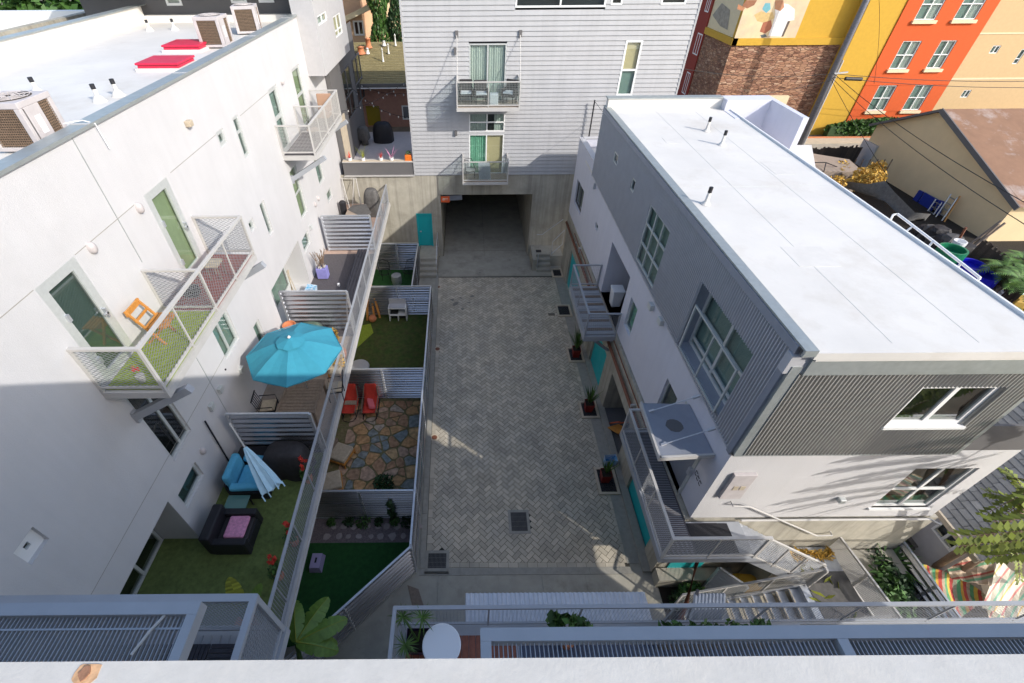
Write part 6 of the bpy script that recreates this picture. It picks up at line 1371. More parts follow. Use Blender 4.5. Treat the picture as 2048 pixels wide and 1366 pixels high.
# closed umbrella
t=thing('closed_umbrella','furled pale blue umbrella hanging out over the near patio','umbrella',(-6.0,7.2,3.5)); A=Vector((-6.02,7.15,5.8)); B=Vector((-5.72,6.85,5.2)); D=Vector((-5.05,6.15,4.5)); 
MB().tube([(-6.05,7.25,3.52),(-6.03,7.2,5.75),A,B],.022,8).build('pole',M['railwarm'],t)
m_=MB(); ax=(D-B).normalized(); s1=ax.cross(Vector((0,0,1))).normalized(); s2=s1.cross(ax); n=16; L=(D-B).length; rr=random.Random(3)
rings=[]
for i in range(7):
    u=i/6; R=.05+.25*u**.8
    rings.append([B+ax*(L*u*(1+(.12*rr.random() if i==6 else 0)))+(s1*math.cos(6.283*j/n)+s2*math.sin(6.283*j/n)*.55)*R*(1.0 if j%2 else .62) for j in range(n)])
v=[p for r in rings for p in r]; m_.add(v,[(i*n+j,i*n+(j+1)%n,(i+1)*n+(j+1)%n,(i+1)*n+j) for i in range(6) for j in range(n)]); m_.build('furled_canopy',M['paleblue_f'],t)
for j in (1,5,9,13): MB().bar(rings[6][j],rings[6][j]+ax*.16,.03,.05).build('rib_tip',M['paleblue_f'],t)
for i,(x,y,l) in enumerate(((-4.5,6.9,'red geraniums on the railing beside the covered grill'),(-4.42,5.15,'red geraniums on the middle of the near patio railing'),(-4.55,4.35,'tallest red geraniums, nearest the lower left balcony'))):
    t=thing('geranium',l,'flowers',(x,y,3.52),0,'red geraniums along the patio railing'); m_=MB(); leafblob(m_,(x,y,3.95),(.16,.2,.25),130,.06,seed=40+i); m_.build('foliage',M['leaf'],t); m_=MB(); 
    for k in range(5): leafblob(m_,(x+random.uniform(-.1,.1),y+random.uniform(-.18,.18),4.15+random.uniform(0,.35)),(.045,.045,.045),26,.04,seed=60+k+i*7)
    m_.build('blossoms',M['red'],t); MB().lathe((x,y),[(.1,3.52),(.13,3.75),(0,3.74)],12).build('pot',M['terra'],t)
# ================================================================ MIDDLE PATIO: turquoise umbrella
uc=Vector((-5.12,9.76,0)); zr=5.76; zt=6.26; R=1.38
t=thing('patio_umbrella','open turquoise eight-sided umbrella over the middle patio','umbrella',(uc.x,uc.y,3.5))
pa=[uc+Vector((R*math.cos(a*math.pi/4+.12),R*math.sin(a*math.pi/4+.12),zr)) for a in range(8)]; top_=uc+Vector((0,0,zt))
m_=MB()
for a in range(8):
    p,q=pa[a],pa[(a+1)%8]; n_=6
    for i in range(n_):
        u0,u1=i/n_,(i+1)/n_
        def P(u,w): 
            b_=top_.lerp(p.lerp(q,w),u); b_.z+=.07*math.sin(math.pi*u)-.05*u*math.sin(math.pi*w)*1.0; return b_
        for j in range(3): m_.add([P(u0,j/3),P(u0,(j+1)/3),P(u1,(j+1)/3),P(u1,j/3)],[(0,1,2,3)])
    m_.quad(p,q,q-Vector((0,0,.03)),p-Vector((0,0,.03)))
o=m_.build('canopy',M['teal_f'],t)
m_=MB()
for a in range(8):
    r_=.42
    for (ra,rb_,h0,h1) in ((0,r_,.10,.035),):
        p=uc+Vector((r_*math.cos(a*math.pi/4+.12),r_*math.sin(a*math.pi/4+.12),zt-.06)); q=uc+Vector((r_*math.cos((a+1)*math.pi/4+.12),r_*math.sin((a+1)*math.pi/4+.12),zt-.06)); mdp=(p+q)/2+Vector((0,0,.02)); m_.add([top_+Vector((0,0,.07)),p,mdp,q],[(0,1,2),(0,2,3)])
m_.build('vent_cap',M['teal_f'],t)
MB().tube([(uc.x,uc.y,3.5),(uc.x,uc.y,zt+.12)],.024,10).build('pole',M['alu'],t); MB().lathe((uc.x,uc.y),[(.03,zt+.07),(.05,zt+.1),(.0,zt+.16)],10).build('finial',M['vinyl'],t)
for a in range(8): MB().bar(uc+Vector((0,0,zt-.02)),pa[a]-Vector((0,0,.02)),.02).build('rib',M['alu'],t)
t=thing('dining_table','weathered slatted wooden table under the turquoise umbrella','table',(-5.15,9.2,3.5)); m_=MB()
for i in range(11): m_.box(-5.75,-4.7,8.75+i*.125,8.75+i*.125+.112,4.2,4.23)
m_.box(-5.82,-5.76,8.72,10.1,4.19,4.235).box(-4.69,-4.63,8.72,10.1,4.19,4.235); m_.build('slatted_top',M['wood'],t)
for a,b in ((-5.75,8.8),(-4.7,8.8),(-5.75,10.05),(-4.7,10.05)): MB().box(a-.03,a+.03,b-.03,b+.03,3.5,4.19).build('leg',M['wood'],t)
def dchair(x,y,rz,label,cush=True):
    t=thing('patio_chair',label,'chair',(0,0,0),0,'dark patio chairs with pale pads around the wooden table')
    MB().box(-.24,.24,-.24,.24,.42,.45).build('seat',M['black'],t); MB().box(-.22,.22,-.22,.22,.45,.51).build('seat_pad',M['creamf'],t,bevel=.02)
    m_=MB()
    for k in range(6): m_.bar((-.22+k*.088,.25,.45),(-.22+k*.088,.33,.95),.014)
    m_.bar((-.25,.33,.95),(.25,.33,.95),.03).build('back_frame',M['black'],t)
    for a,b in ((-.22,-.22),(.22,-.22),(-.22,.22),(.22,.22)): MB().bar((a,b,0),(a,b,.42),.025).build('leg',M['black'],t)
    for a in (-.26,.26): MB().tube([(a,-.2,.42),(a,-.2,.66),(a,.28,.68)],.014,6).build('armrest',M['black'],t)
    t.location=(x,y,3.5); t.rotation_euler.z=rz; return t
c0_=dchair(-5.85,8.35,2.7,'patio chair with pale pad at the near left corner of the wooden table'); dup(c0_,(-5.05,8.35,3.5),3.2,'patio chair cluttered with striped cloth at the near side of the wooden table'); dup(c0_,(-6.25,9.25,3.5),1.7,'patio chair between the wooden table and white wall'); dup(c0_,(-4.35,10.0,3.5),-1.4,'pale padded chair beside the railing, right of the wooden table')
tag(MB().add([(-5.35,8.2,4.0),(-4.75,8.3,4.02),(-4.8,8.62,4.06),(-5.4,8.5,4.05),(-5.38,8.12,3.9),(-4.72,8.2,3.88)],[(0,1,2,3),(0,4,5,1)]).build('striped_cloth',M['stripe3']),'dark and pale striped cloth draped over the near patio chair','cloth')
tag(MB().box(-5.5,-4.6,8.05,8.22,3.51,3.62).build('laundry_heap',M['pink'],bevel=.03),'pinkish heap of cloth on the floor behind the near divider','cloth')
t=thing('wicker_armchair','cream cushioned chair standing by the railing at the umbrella edge','chair',(-4.5,11.2,3.5)); MB().box(-4.82,-4.36,10.8,11.6,3.7,3.98).build('cushion',M['creamf'],t,bevel=.06); MB().box(-4.80,-4.38,11.55,11.72,3.7,4.35).build('back_cushion',M['vinyl'],t,bevel=.05)
for a,b in ((-4.8,10.85),(-4.4,10.85),(-4.8,11.6),(-4.4,11.6)): MB().bar((a,b,3.5),(a,b,3.72),.04).build('leg',M['orangewood'],t)
t=thing('terracotta_pot','large terracotta pot on a stand beside the wall behind the umbrella','pot',(-6.5,12.7,3.5)); MB().lathe((-6.5,12.7),[(.12,3.9),(.2,4.25),(.24,4.26),(.24,4.36),(.2,4.36),(.19,4.27),(0,4.25)],22).build('pot_body',M['terra'],t,smooth=False); MB().cyl((-6.5,12.7),.15,3.5,3.9,10).build('stand',M['black'],t)
t=thing('covered_heater','rounded object under an olive green cover behind the umbrella','cover',(-5.85,12.8,3.5)); m_=MB(); blob(m_,(-5.8,12.75,3.5),(.48,.3,.85),16,7,.1,11); m_.build('cover',mat('olive_cover',(.10,.14,.10),.5,var=.3,vs=4),t,smooth=True)
t=thing('potted_shrub','yellow and orange leaved potted shrub by the railing, right of the umbrella','plant',(-4.85,12.3,3.5)); m_=MB(); 
for k in range(5): leafblob(m_,(-4.95+.13*k,12.5-.35*k,4.05+.05*(k%2)),(.2,.24,.22),120,.07,seed=70+k)
m_.build('foliage',M['leafo'],t); MB().lathe((-4.8,12.1),[(.16,3.5),(.2,3.85),(0,3.84)],14).lathe((-4.55,11.9),[(.14,3.5),(.17,3.8),(0,3.79)],14).build('pots',M['terra'],t)
tag(MB().add([(-6.75,11.2,3.52),(-6.3,11.1,3.52),(-6.2,11.6,3.52),(-6.7,11.8,3.52),(-6.75,11.2,4.3),(-6.35,11.1,4.3),(-6.2,11.6,4.2),(-6.7,11.8,4.2)],[(0,1,5,4),(1,2,6,5),(2,3,7,6),(3,0,4,7),(4,5,6,7)]).build('dark_chest',M['greyf']),'dark grey covered chest between the white wall and umbrella','chest')
# ================================================================ GREY DECKED PATIO
t=thing('plant_stand','lilac purple planter box with bare twigs by the wall on the grey decking','planter',(-6.35,17.0,3.5)); MB().box(-6.6,-6.15,16.75,17.1,3.55,4.05).build('planter_box',mat('periwinkle_paint',(.25,.24,.55),.6,var=.1),t,bevel=.02); m_=MB(); rr=random.Random(5)
for i in range(22): x=-6.4+rr.uniform(-.15,.15);y=16.95+rr.uniform(-.1,.1); m_.tube([(x,y,4.0),(x+rr.uniform(-.3,.3),y+rr.uniform(-.2,.3),4.5+rr.uniform(0,.4))],.012,4)
m_.build('twigs',M['trunk'],t); m_=MB(); leafblob(m_,(-6.38,16.93,4.12),(.2,.14,.1),40,.08); m_.build('foliage',M['railwarm'],t)
tag(MB().add([(-6.75,15.55,3.52),(-6.45,15.5,3.52),(-6.4,15.8,3.52),(-6.7,15.85,3.52),(-6.8,15.5,3.85),(-6.4,15.45,3.9),(-6.35,15.85,3.86),(-6.75,15.9,3.9)],[(0,1,5,4),(1,2,6,5),(2,3,7,6),(3,0,4,7),(4,5,6,7)]).build('rope_bag',mat('blue_white_rope',(.05,.35,.6),.6,col2=(.7,.75,.8),vs=9)),'blue and white bag beside the recessed patio door on the grey decking','bag')
t=thing('garden_tools','long pale tools leaning in the recessed patio doorway','tools',(-6.9,15.2,3.5)); MB().tube([(-7.0,14.6,3.5),(-7.1,15.3,5.0)],.02,6).tube([(-6.95,14.9,3.5),(-7.05,15.0,5.1)],.02,6).tube([(-6.9,15.1,3.5),(-7.2,15.4,4.9)],.018,6).build('tool_handles',M['creamf'],t)
t=thing('bench','dark slatted bench running along the railing of the grey decked patio','bench',(-4.9,16,3.5)); m_=MB()
for i in range(4): m_.box(-5.10+i*.13,-4.99+i*.13,13.9,18.6,3.9,3.93)
m_.build('slatted_top',M['tile'],t)
for y in (14.1,16.2,18.4): MB().box(-5.1,-4.6,y-.03,y+.03,3.51,3.9).build('leg',M['black'],t)
tag(MB().lathe((-5.6,16.3),[(.0,3.52),(.07,3.52),(.06,3.62),(0,3.64)],12).build('white_cup',M['white']),'small white lamp standing on the grey decking, farther of the two','lamp',group='small white lamps on the decking'); tag(MB().lathe((-5.75,15.0),[(.0,3.52),(.07,3.52),(.06,3.62),(0,3.64)],12).build('white_cup',M['white']),'small white lamp on the grey decking nearest the middle divider','lamp',group='small white lamps on the decking')
# far tiled patio
t=thing('covered_grill','grill under a taupe cover at the far end of the tiled patio','grill',(-5.3,22.9,3.5)); m_=MB(); blob(m_,(-5.05,22.9,3.5),(.42,.34,1.45),22,8,.13,17); m_.build('cover',M['greyf'],t,smooth=True)
tag(MB().cyl((-6.55,22.6),.17,3.51,4.35,18).lathe((-6.55,22.6),[(.17,4.35),(.1,4.42),(0,4.42)],18).build('black_bin',M['black']),'slim black bin beside the end of the white wall','bin')
t=thing('outdoor_table','brown topped table partly covered in grey canvas on the far tiled patio','table',(-5.7,21.3,3.5)); MB().box(-6.2,-5.0,20.5,21.9,4.15,4.2).build('tabletop',M['deckb'],t)
MB().add([(-6.0,22.5,4.22),(-5.3,22.5,4.3),(-4.9,21.6,4.25),(-5.4,21.3,4.22),(-6.2,22.0,4.22),(-5.2,21.2,3.8)],[(0,4,3,2,1),(3,5,2)]).build('canvas_cover',M['greyf'],t)
for a,b in ((-6.15,20.55),(-5.05,20.55),(-6.15,21.85),(-5.05,21.85)): MB().bar((a,b,3.5),(a,b,4.15),.04).build('leg',M['charcoal'],t)
t=thing('metal_stand','white tubular stand at the far end of the white wall','stand',(-6.6,23.6,3.5)); MB().tube([(-6.75,24.1,3.5),(-6.75,24.1,5.0),(-6.0,24.1,5.0),(-5.9,23.9,3.5)],.03,7).tube([(-6.1,24.1,5.0),(-6.3,23.3,3.5)],.02,6).tube([(-6.75,24.1,5.0),(-6.4,23.3,3.5)],.02,6).build('stand_frame',M['railwarm'],t)
# ================================================================ THINGS ON THE WALL BALCONIES
t=thing('folding_chair','orange varnished folding wooden chair on the green balcony','chair',(-6.25,7.2,8.63)); zf=8.63
def fc(x,y): pass
for yy in (7.0,7.42): MB().bar((-6.68,yy,zf+.86),(-6.25,yy,zf),.035,.045).build('back_leg',M['orangewood'],t); MB().bar((-6.62,yy+.04,zf),(-6.1,yy+.04,zf+.46),.035,.045).build('front_leg',M['orangewood'],t)
m_=MB()
for i in range(6): m_.box(-6.48+i*.075,-6.42+i*.075,6.98,7.48,zf+.44,zf+.46)
m_.build('slatted_seat',M['orangewood'],t); MB().bar((-6.66,6.97,zf+.80),(-6.66,7.45,zf+.80),.03,.12).bar((-6.56,6.97,zf+.62),(-6.56,7.45,zf+.62),.025,.05).build('back_slat',M['orangewood'],t)
t=thing('stool','pale round-topped stool on the brick red part of the left balcony','stool',(-6.1,9.4,8.63)); MB().box(-6.28,-5.95,9.25,9.62,9.0,9.07).build('seat',M['creamf'],t,bevel=.03)
for a,b in ((-6.25,9.3),(-6.0,9.3),(-6.25,9.58),(-6.0,9.58)): MB().bar((a,b,8.63),(a,b,9.0),.025).build('leg',M['wood'],t)
tag(MB().box(-6.6,-6.3,8.6,8.85,8.63,8.85).build('doormat_box',M['black'],bevel=.02),'small dark box beside the stool on the brick red balcony floor','box')
t=thing('potted_flower','tiny pot with red flowers at the near end of the green balcony','flowers',(-6.3,5.95,8.63)); m_=MB(); leafblob(m_,(-6.2,5.98,8.95),(.06,.06,.08),24,.04); m_.build('blossoms',M['red'],t); MB().lathe((-6.2,5.98),[(.06,8.63),(.08,8.78),(0,8.78)],10).build('pot',M['railwarm'],t)
t=thing('lounge_chair','brown leather-like lounge chair on the far left balcony','chair',(-6.2,21,8.72)); MB().box(-6.4,-5.8,20.6,21.2,9.0,9.15).build('seat',mat('brown_leather',(.35,.21,.13),.6),t,bevel=.05); MB().bar((-6.1,21.35,9.1),(-6.1,21.5,9.75),.62,.10).build('backrest',mat('brown_leather_2',(.38,.23,.15),.6),t,bevel=.04)
for a,b in ((-6.35,20.65),(-5.85,20.65),(-6.35,21.2),(-5.85,21.2)): MB().bar((a,b,8.72),(a,b,9.0),.03).build('leg',M['black'],t)
t=thing('potted_plant','small dark potted plant against the wall on the far left balcony','plant',(-6.5,19.9,8.72)); m_=MB(); spray(m_,(-6.5,19.95,8.95),22,.5,.03,(.1,.8),.3,9); m_.build('leaves',M['leafd'],t); MB().lathe((-6.5,19.95),[(.1,8.72),(.13,8.98),(0,8.97)],10).build('pot',M['black'],t)
t=thing('side_table','low table with a small dish on the near half of the far left balcony','table',(-6.0,18.3,8.72)); MB().cyl((-6.0,18.8),.25,9.12,9.15,16).build('tabletop',M['deckb'],t); MB().tube([(-6.0,18.8,8.72),(-6.0,18.8,9.12)],.02).build('stem',M['black'],t)
def wick(x,y,z,rz,label):
    t=thing('wicker_chair',label,'chair',(0,0,0),0,'dark wicker chairs on the upper back balcony'); MB().box(-.27,.27,-.25,.25,.3,.42).build('seat',M['blackf'],t,bevel=.03); MB().box(-.3,.3,.2,.3,.3,.95).build('backrest',M['blackf'],t,bevel=.03); MB().box(-.26,.26,-.24,.2,.42,.5).build('seat_cushion',M['white'],t,bevel=.03)
    for s_ in (-.3,.3): MB().box(s_-.04,s_+.04,-.25,.25,.3,.62).build('armrest',M['blackf'],t,bevel=.02)
    for a,b in ((-.25,-.22),(.25,-.22),(-.25,.25),(.25,.25)): MB().bar((a,b,0),(a,b,.3),.03).build('leg',M['black'],t)
    t.location=(x,y,z); t.rotation_euler.z=rz; return t
w0=wick(-.05,23.75,8.74,0,'leftmost dark wicker chair on the upper back balcony'); dup(w0,(.65,23.6,8.74),.1,'second dark wicker chair, beside the small white table on the upper back balcony'); dup(w0,(2.0,23.7,8.74),-.5,'dark wicker chair at the right end of the upper back balcony')
tag(MB().box(1.05,1.45,23.3,23.7,8.75,9.2).build('white_table',M['white'],bevel=.02),'small white square table between the wicker chairs','table')
t=thing('outdoor_table','white table with a grey cloth hanging down on the lower back balcony','table',(.8,23.7,5.13)); MB().box(.55,1.15,23.4,24.0,5.83,5.88).build('tabletop',M['white'],t,bevel=.01); MB().add([(.55,23.39,5.83),(1.15,23.39,5.83),(1.2,23.33,5.2),(.6,23.33,5.2)],[(0,1,2,3)]).build('grey_cloth',M['galv'],t)
for a,b in ((.6,23.45),(1.1,23.45),(.6,23.95),(1.1,23.95)): MB().bar((a,b,5.13),(a,b,5.83),.03).build('leg',M['white'],t)
t=thing('reclining_chair','black framed metal chair at the left of the lower back balcony','chair',(.1,23.7,5.13)); MB().tube([(-.1,23.6,5.5),(.1,23.5,5.5),(.3,23.6,5.5),(.4,23.9,5.5)],.02,6).tube([(-.1,23.6,5.5),(-.15,24.0,6.0),(.2,24.1,6.0),(.4,23.9,5.5)],.02,6).build('frame',M['black'],t); MB().box(-.08,.38,23.6,23.95,5.5,5.54).build('seat',M['railwarm'],t)
for a,b in ((-.08,23.6),(.35,23.6),(-.08,23.95),(.38,23.95)): MB().bar((a,b,5.13),(a,b,5.5),.02).build('leg',M['black'],t)
t=thing('white_bin','white plastic bin in the recessed doorway of the court balcony','bin',(5.95,15.0,3.56)); p=pt(1242,588,Z=3.56); MB().add([(5.75,14.6,3.57),(6.1,14.6,3.57),(6.1,15.0,3.57),(5.75,15.0,3.57),(5.70,14.56,4.25),(6.14,14.56,4.25),(6.14,15.04,4.25),(5.70,15.04,4.25)],[(0,1,5,4),(1,2,6,5),(2,3,7,6),(3,0,4,7),(4,5,6,7)]).build('bin_body',M['white'],t,bevel=.03); MB().box(5.68,6.16,14.54,15.06,4.25,4.33).build('lid',M['white'],t,bevel=.02)
# ================================================================ NEAR RIGHT YARD
def fpt(u,v,Z): return pt(u,v,Z=Z)
struct(MB().box(10.25,12.29,-6,5.69,-.05,1.2).build('planting_ground',M['soil'])); 
t=thing('louvre_fence','pale metal fence of close horizontal bars standing beside the stair landing','fence',(10.5,4.4,1.6))
p0=fpt(1648,1094,1.6); p1=fpt(1768,1262,1.6); h=.78
lf=Vector((p1.x-p0.x,p1.y-p0.y,0)); m_=MB()
for i in range(15): m_.bar(p0+Vector((.0,0,.08+i*.046)),p1+Vector((0,0,.08+i*.046)),.012,.022)
m_.build('louvre_bars',M['railwarm'],t); MB().bar(p0+Vector((0,0,h)),p1+Vector((0,0,h)),.05).bar(p0,p1,.05).build('frame_rail',M['railwarm'],t)
for k in range(3): q=p0+lf*(k/2); MB().bar(q-Vector((0,0,.4)),q+Vector((0,0,h)),.06).build('post',M['railwarm'],t)
MB().bar(p0+Vector((0,0,.05)),p0+Vector((-.9,.05,.05)),.04).build('return_rail',M['railwarm'],t)
tag(MB().box(9.0,10.2,3.5,5.0,1.861,1.872).build('asphalt_mat',M['greyf']),'dark mat covering the landing between the stair flights','mat')
def leaves(mt,lab,spots,n,sz,z,name='fallen_leaves'):
    m_=MB(); rr=random.Random(12)
    for (x,y,rx,ry) in spots:
        for i in range(n): leafblob(m_,(x+rr.uniform(-rx,rx),y+rr.uniform(-ry,ry),z),(.02,.02,.012),1,sz,.15,2.6)
    o=m_.build(name,M[mt]); o['kind']='stuff'; o['label']=lab; o['category']='leaves'
leaves('leafo','fallen yellow leaves strewn over the stair landing and its edge',[(9.5,5.45,.65,.12)],120,.09,1.90); leaves('leafy','scattered single yellow-green leaves on the dark landing',[(9.6,4.5,.6,.8)],14,.12,1.89,'scattered_leaves')
# shaded garden strip and corrugated neighbour fence
corrfence((12.25,6.1),(12.35,3.0),.9,2.0,'ribbed grey metal fence between the green strip and the striped awnings',pitch=.22,amp=.035,posts=1)
t=thing('green_strip','dark green bushes filling the strip behind the louvre fence','plants',(11.6,4.8,1.2)); m_=MB(); leafblob(m_,(11.55,4.9,1.45),(.5,1.1,.35),1500,.09,seed=31); m_.build('foliage',M['leafd'],t); m_=MB(); leafblob(m_,(11.3,4.6,1.75),(.35,.9,.2),220,.1,seed=33); m_.build('light_foliage',M['leaf'],t); t['kind']='stuff'
t=thing('aloe_plant','arching green strap-leaved plant at the foot of the concrete wall, right of the louvre fence','plant',(12.0,5.5,1.2)); m_=MB(); spray(m_,(11.9,5.45,1.3),44,1.25,.10,(.4,1.4),.35,6); m_.build('leaves',M['leaf'],t)
# neighbour house: grey shingles sloping away, pale wall with a dark window
nh=thing('shingled_house','grey shingled neighbour house with a small white window at the right edge','house',(15,6,1))
e0=pt(1880,1018,Z=3.3); e1=pt(1975,1140,Z=3.3); 
ex=(e0.x+e1.x)/2+.35; 
WE_=Wall((ex,0),(0,1),(-1,0)); wr_=WE_.rect((1868,1062),(1888,1040),(1925,1085),(1903,1103))
mb=MB(); holewall(mb,WE_,5.0,9.0,.5,3.25,[(*wr_[:4],.08)]); mb.build('pale_wall',M['palegrey'],nh); window(WE_,wr_,nh,'vinyl',(.5,),fw=.06,inset=0,out=.03,glass='glassdark',back='dark')
mb=MB(); ax0,az0=ex-.30,3.22; sl_=.42
for k in range(34):
    xa=ax0+k*.17; za=az0+k*.17*sl_
    y=4.7
    while y<9.8:
        wv_=random.uniform(.28,.6); mb.add([(xa,y,za+.03),(xa+.2,y,za+.03+.2*sl_*.8),(xa+.2,y+wv_-.012,za+.03+.2*sl_*.8),(xa,y+wv_-.012,za+.03),(xa,y,za-.01),(xa,y+wv_-.012,za-.01)],[(0,1,2,3),(0,3,5,4)]); y+=wv_
mb.build('shingle_roof',M['shingleg'],nh); MB().add([(ax0,4.7,az0-.02),(ax0+6,4.7,az0-.02+6*sl_),(ax0+6,9.8,az0-.02+6*sl_),(ax0,9.8,az0-.02)],[(0,1,2,3)]).build('roof_deck',M['charcoal'],nh); MB().box(ax0-.06,ax0,4.7,9.8,az0-.12,az0+.03).build('gutter',M['creamf'],nh)
# striped awnings / cloths
def cloth(u0,pts,zs,mt,label,nx=10,ny=10):
    P=[pt(u,v,Z=z) for (u,v),z in zip(pts,zs)]; m_=MB(); V=[]
    for i in range(nx+1):
        for j in range(ny+1):
            a,b=i/nx,j/ny; q=(P[0].lerp(P[1],a)).lerp(P[3].lerp(P[2],a),b); q.z+=-.12*math.sin(math.pi*a)*math.sin(math.pi*b)+.03*math.sin(a*17+b*5); V.append(q)
    m_.add(V,[(i*(ny+1)+j,(i+1)*(ny+1)+j,(i+1)*(ny+1)+j+1,i*(ny+1)+j+1) for i in range(nx) for j in range(ny)]); o=m_.build('striped_cloth',M[mt]); s_=o.modifiers.new('t','SOLIDIFY'); s_.thickness=.01; tag(o,label,'cloth',None); return o
cloth(0,((1843,1128),(1925,1155),(1975,1195),(1905,1248)),(1.9,1.7,1.6,1.7),'stripe','green and orange striped cloth spread beside the ribbed neighbour fence'); cloth(0,((1878,1108),(1992,1118),(1982,1172),(1905,1158)),(2.0,2.1,2.0,1.9),'stripe2','thin-striped red and green awning behind the tree trunks'); cloth(0,((1995,1118),(2090,1190),(2080,1260),(1965,1215)),(2.1,1.9,1.8,1.9),'stripe3','pale striped cloth hanging at the right edge of the picture'); cloth(0,((1965,1200),(2060,1190),(2070,1262),(1985,1262)),(1.5,1.5,1.4,1.4),'stripe3','lowest pale swirled cloth behind the near clear railing')
t=thing('red_barrel','red drum among dark clutter below the neighbour window','drum',(13.6,5.7,1)); p=pt(1866,1108,Z=1.4); MB().tube([(p.x-.25,p.y,1.3),(p.x+.35,p.y+.15,1.4)],.2,14).build('drum_body',M['red'],t,smooth=False)
t=thing('stacked_chairs','dark stacked garden furniture beside the ribbed neighbour fence','furniture',(13.1,6,1)); m_=MB(); 
for k in range(5): m_.box(12.75+k*.02,13.45+k*.02,5.75,6.25,1.05+k*.13,1.09+k*.13)
m_.build('stacked_seats',M['greyf'],t)
# tree with two trunks, feathery leaves; its shadow falls on the end wall
tr=thing('leaning_tree','tree with two pale leaning trunks and rows of leaflets at the right edge','tree',(13.6,5.3,1))
b1=pt(1852,1146,Z=1.0); b2=pt(1890,1160,Z=1.0); 
k1=[b1,pt(1905,1112,Z=2.6),pt(1975,1070,Z=4.2),pt(2042,1022,Z=5.6),pt(2075,960,Z=6.8)]; k2=[b2,pt(1950,1125,Z=2.4),pt(2010,1082,Z=3.9),pt(2060,1045,Z=4.9)]
MB().tube(k1,.10,10,.05).build('trunk',M['trunk'],tr,smooth=True); MB().tube(k2,.08,10,.04).build('trunk',M['trunk'],tr,smooth=True)
lm=MB(); bm=MB(); rr=random.Random(21)
def leafrow(a,b,n,s):
    a=Vector(a);b=Vector(b); d=(b-a).normalized(); sd=d.cross(Vector((0,0,1))).normalized(); bm.tube([a,(a+b)/2+Vector((0,0,.08)),b],.012,5,.005)
    for i in range(n):
        p=a.lerp(b,(i+1)/n)+Vector((0,0,.08*math.sin(math.pi*(i+1)/n)))
        for k in (-1,1):
            e=p+(sd*k+d*.45+Vector((0,0,rr.uniform(-.5,-.1)))).normalized()*s*rr.uniform(.75,1.1); m_=(p+e)/2; w_=d*s*.3; lm.add([p,m_+w_,e,m_-w_],[(0,1,2,3)])
tip=pt(2060,1000,Z=6.0)
for (q,z) in (((1975,985),5.8),((2005,955),6.0),((1985,1045),5.0),((1968,1030),5.6),((2035,1085),4.2),((1990,1110),3.9),((2040,1160),3.4),((2010,940),6.2),((2045,990),4.8)):
    e=pt(*q,Z=z); st_=k1[3].lerp(k1[4],rr.random()) if z>4.6 else k2[2].lerp(k2[3],rr.random()); leafrow(st_,e,13,.17)
# crown south-east of the end wall (outside the frame) that throws the feathery shadow on it
def shpt(x,z,t_): return Vector((x,5.72,z))-SUN*t_
for i,(x0_,z0_,x1_,z1_) in enumerate(((10.4,6.6,8.3,6.2),(10.6,6.3,8.1,5.7),(10.8,6.1,8.6,5.3),(11.0,5.8,8.0,4.9),(10.6,5.2,7.7,4.3),(10.2,4.8,7.9,3.9),(10.7,7.0,9.0,6.7),(11.2,7.6,9.9,7.0),(11.4,6.9,10.3,7.6),(10.5,4.6,8.6,3.5),(11.6,6.4,10.0,5.4))):
    a=shpt(x0_,z0_,3.3+.05*i); b=shpt(x1_,z1_,2.9+.04*i); leafrow(a,b,34,.21); leafrow(a-Vector((.05,0,.07)),b+Vector((.3,0,-.03)),30,.17)
hub=shpt(11.0,6.2,3.9); bm.tube([k1[4],hub],.04,7,.03); 
for (x,z) in ((10.5,6.5),(10.8,5.6),(11.3,7.2),(10.4,4.8)): bm.tube([hub,shpt(x,z,3.7)],.02,6)
lm.build('foliage',mat('feathery_leaf',(.20,.24,.03),.6,rand=.4),tr); bm.build('branches',M['trunk'],tr)
# things under and around the stair
corrfence((7.05,5.25),(7.6,4.75),.0,1.5,'dark teal ribbed panel below the walkway beside the stair',pitch=.12,posts=0,mt='siding')
t=thing('yellow_tarp','crumpled yellow and orange tarp under the upper stair flight','tarp',(7.9,5.2,0)); m_=MB(); blob(m_,(8.05,5.15,.3),(.45,.25,.6),12,5,.3,4); m_.build('tarp_folds',M['yellow'],t)
shrub(6.6,5.0,.0,.42,300,.10,'broad-leaved green plant in the dark bed below the walkway','leaf',sd=44,name='fern'); shrub(6.15,4.85,.0,.3,160,.08,'dark low plant beside the rusty post below the walkway','leafd',sd=45,name='fern')
struct(MB().box(5.72,7.2,4.2,5.29,-.02,.01).build('soil_bed',M['soil']))
tag(MB().tube([(5.75,4.9,3.2),(5.72,4.3,1.6),(5.75,4.0,.0)],.06,10).build('rusty_post',M['rust'],smooth=True),'leaning rusty pipe in front of the teal door under the walkway','pipe')
tag(MB().lathe((6.35,3.55),[(0,2.0),(.10,2.05),(.12,2.12),(.05,2.15),(0,2.2)],9).build('pink_flower',M['hotpink']),'single pink blossom beside the small ribbed canopy','flower')
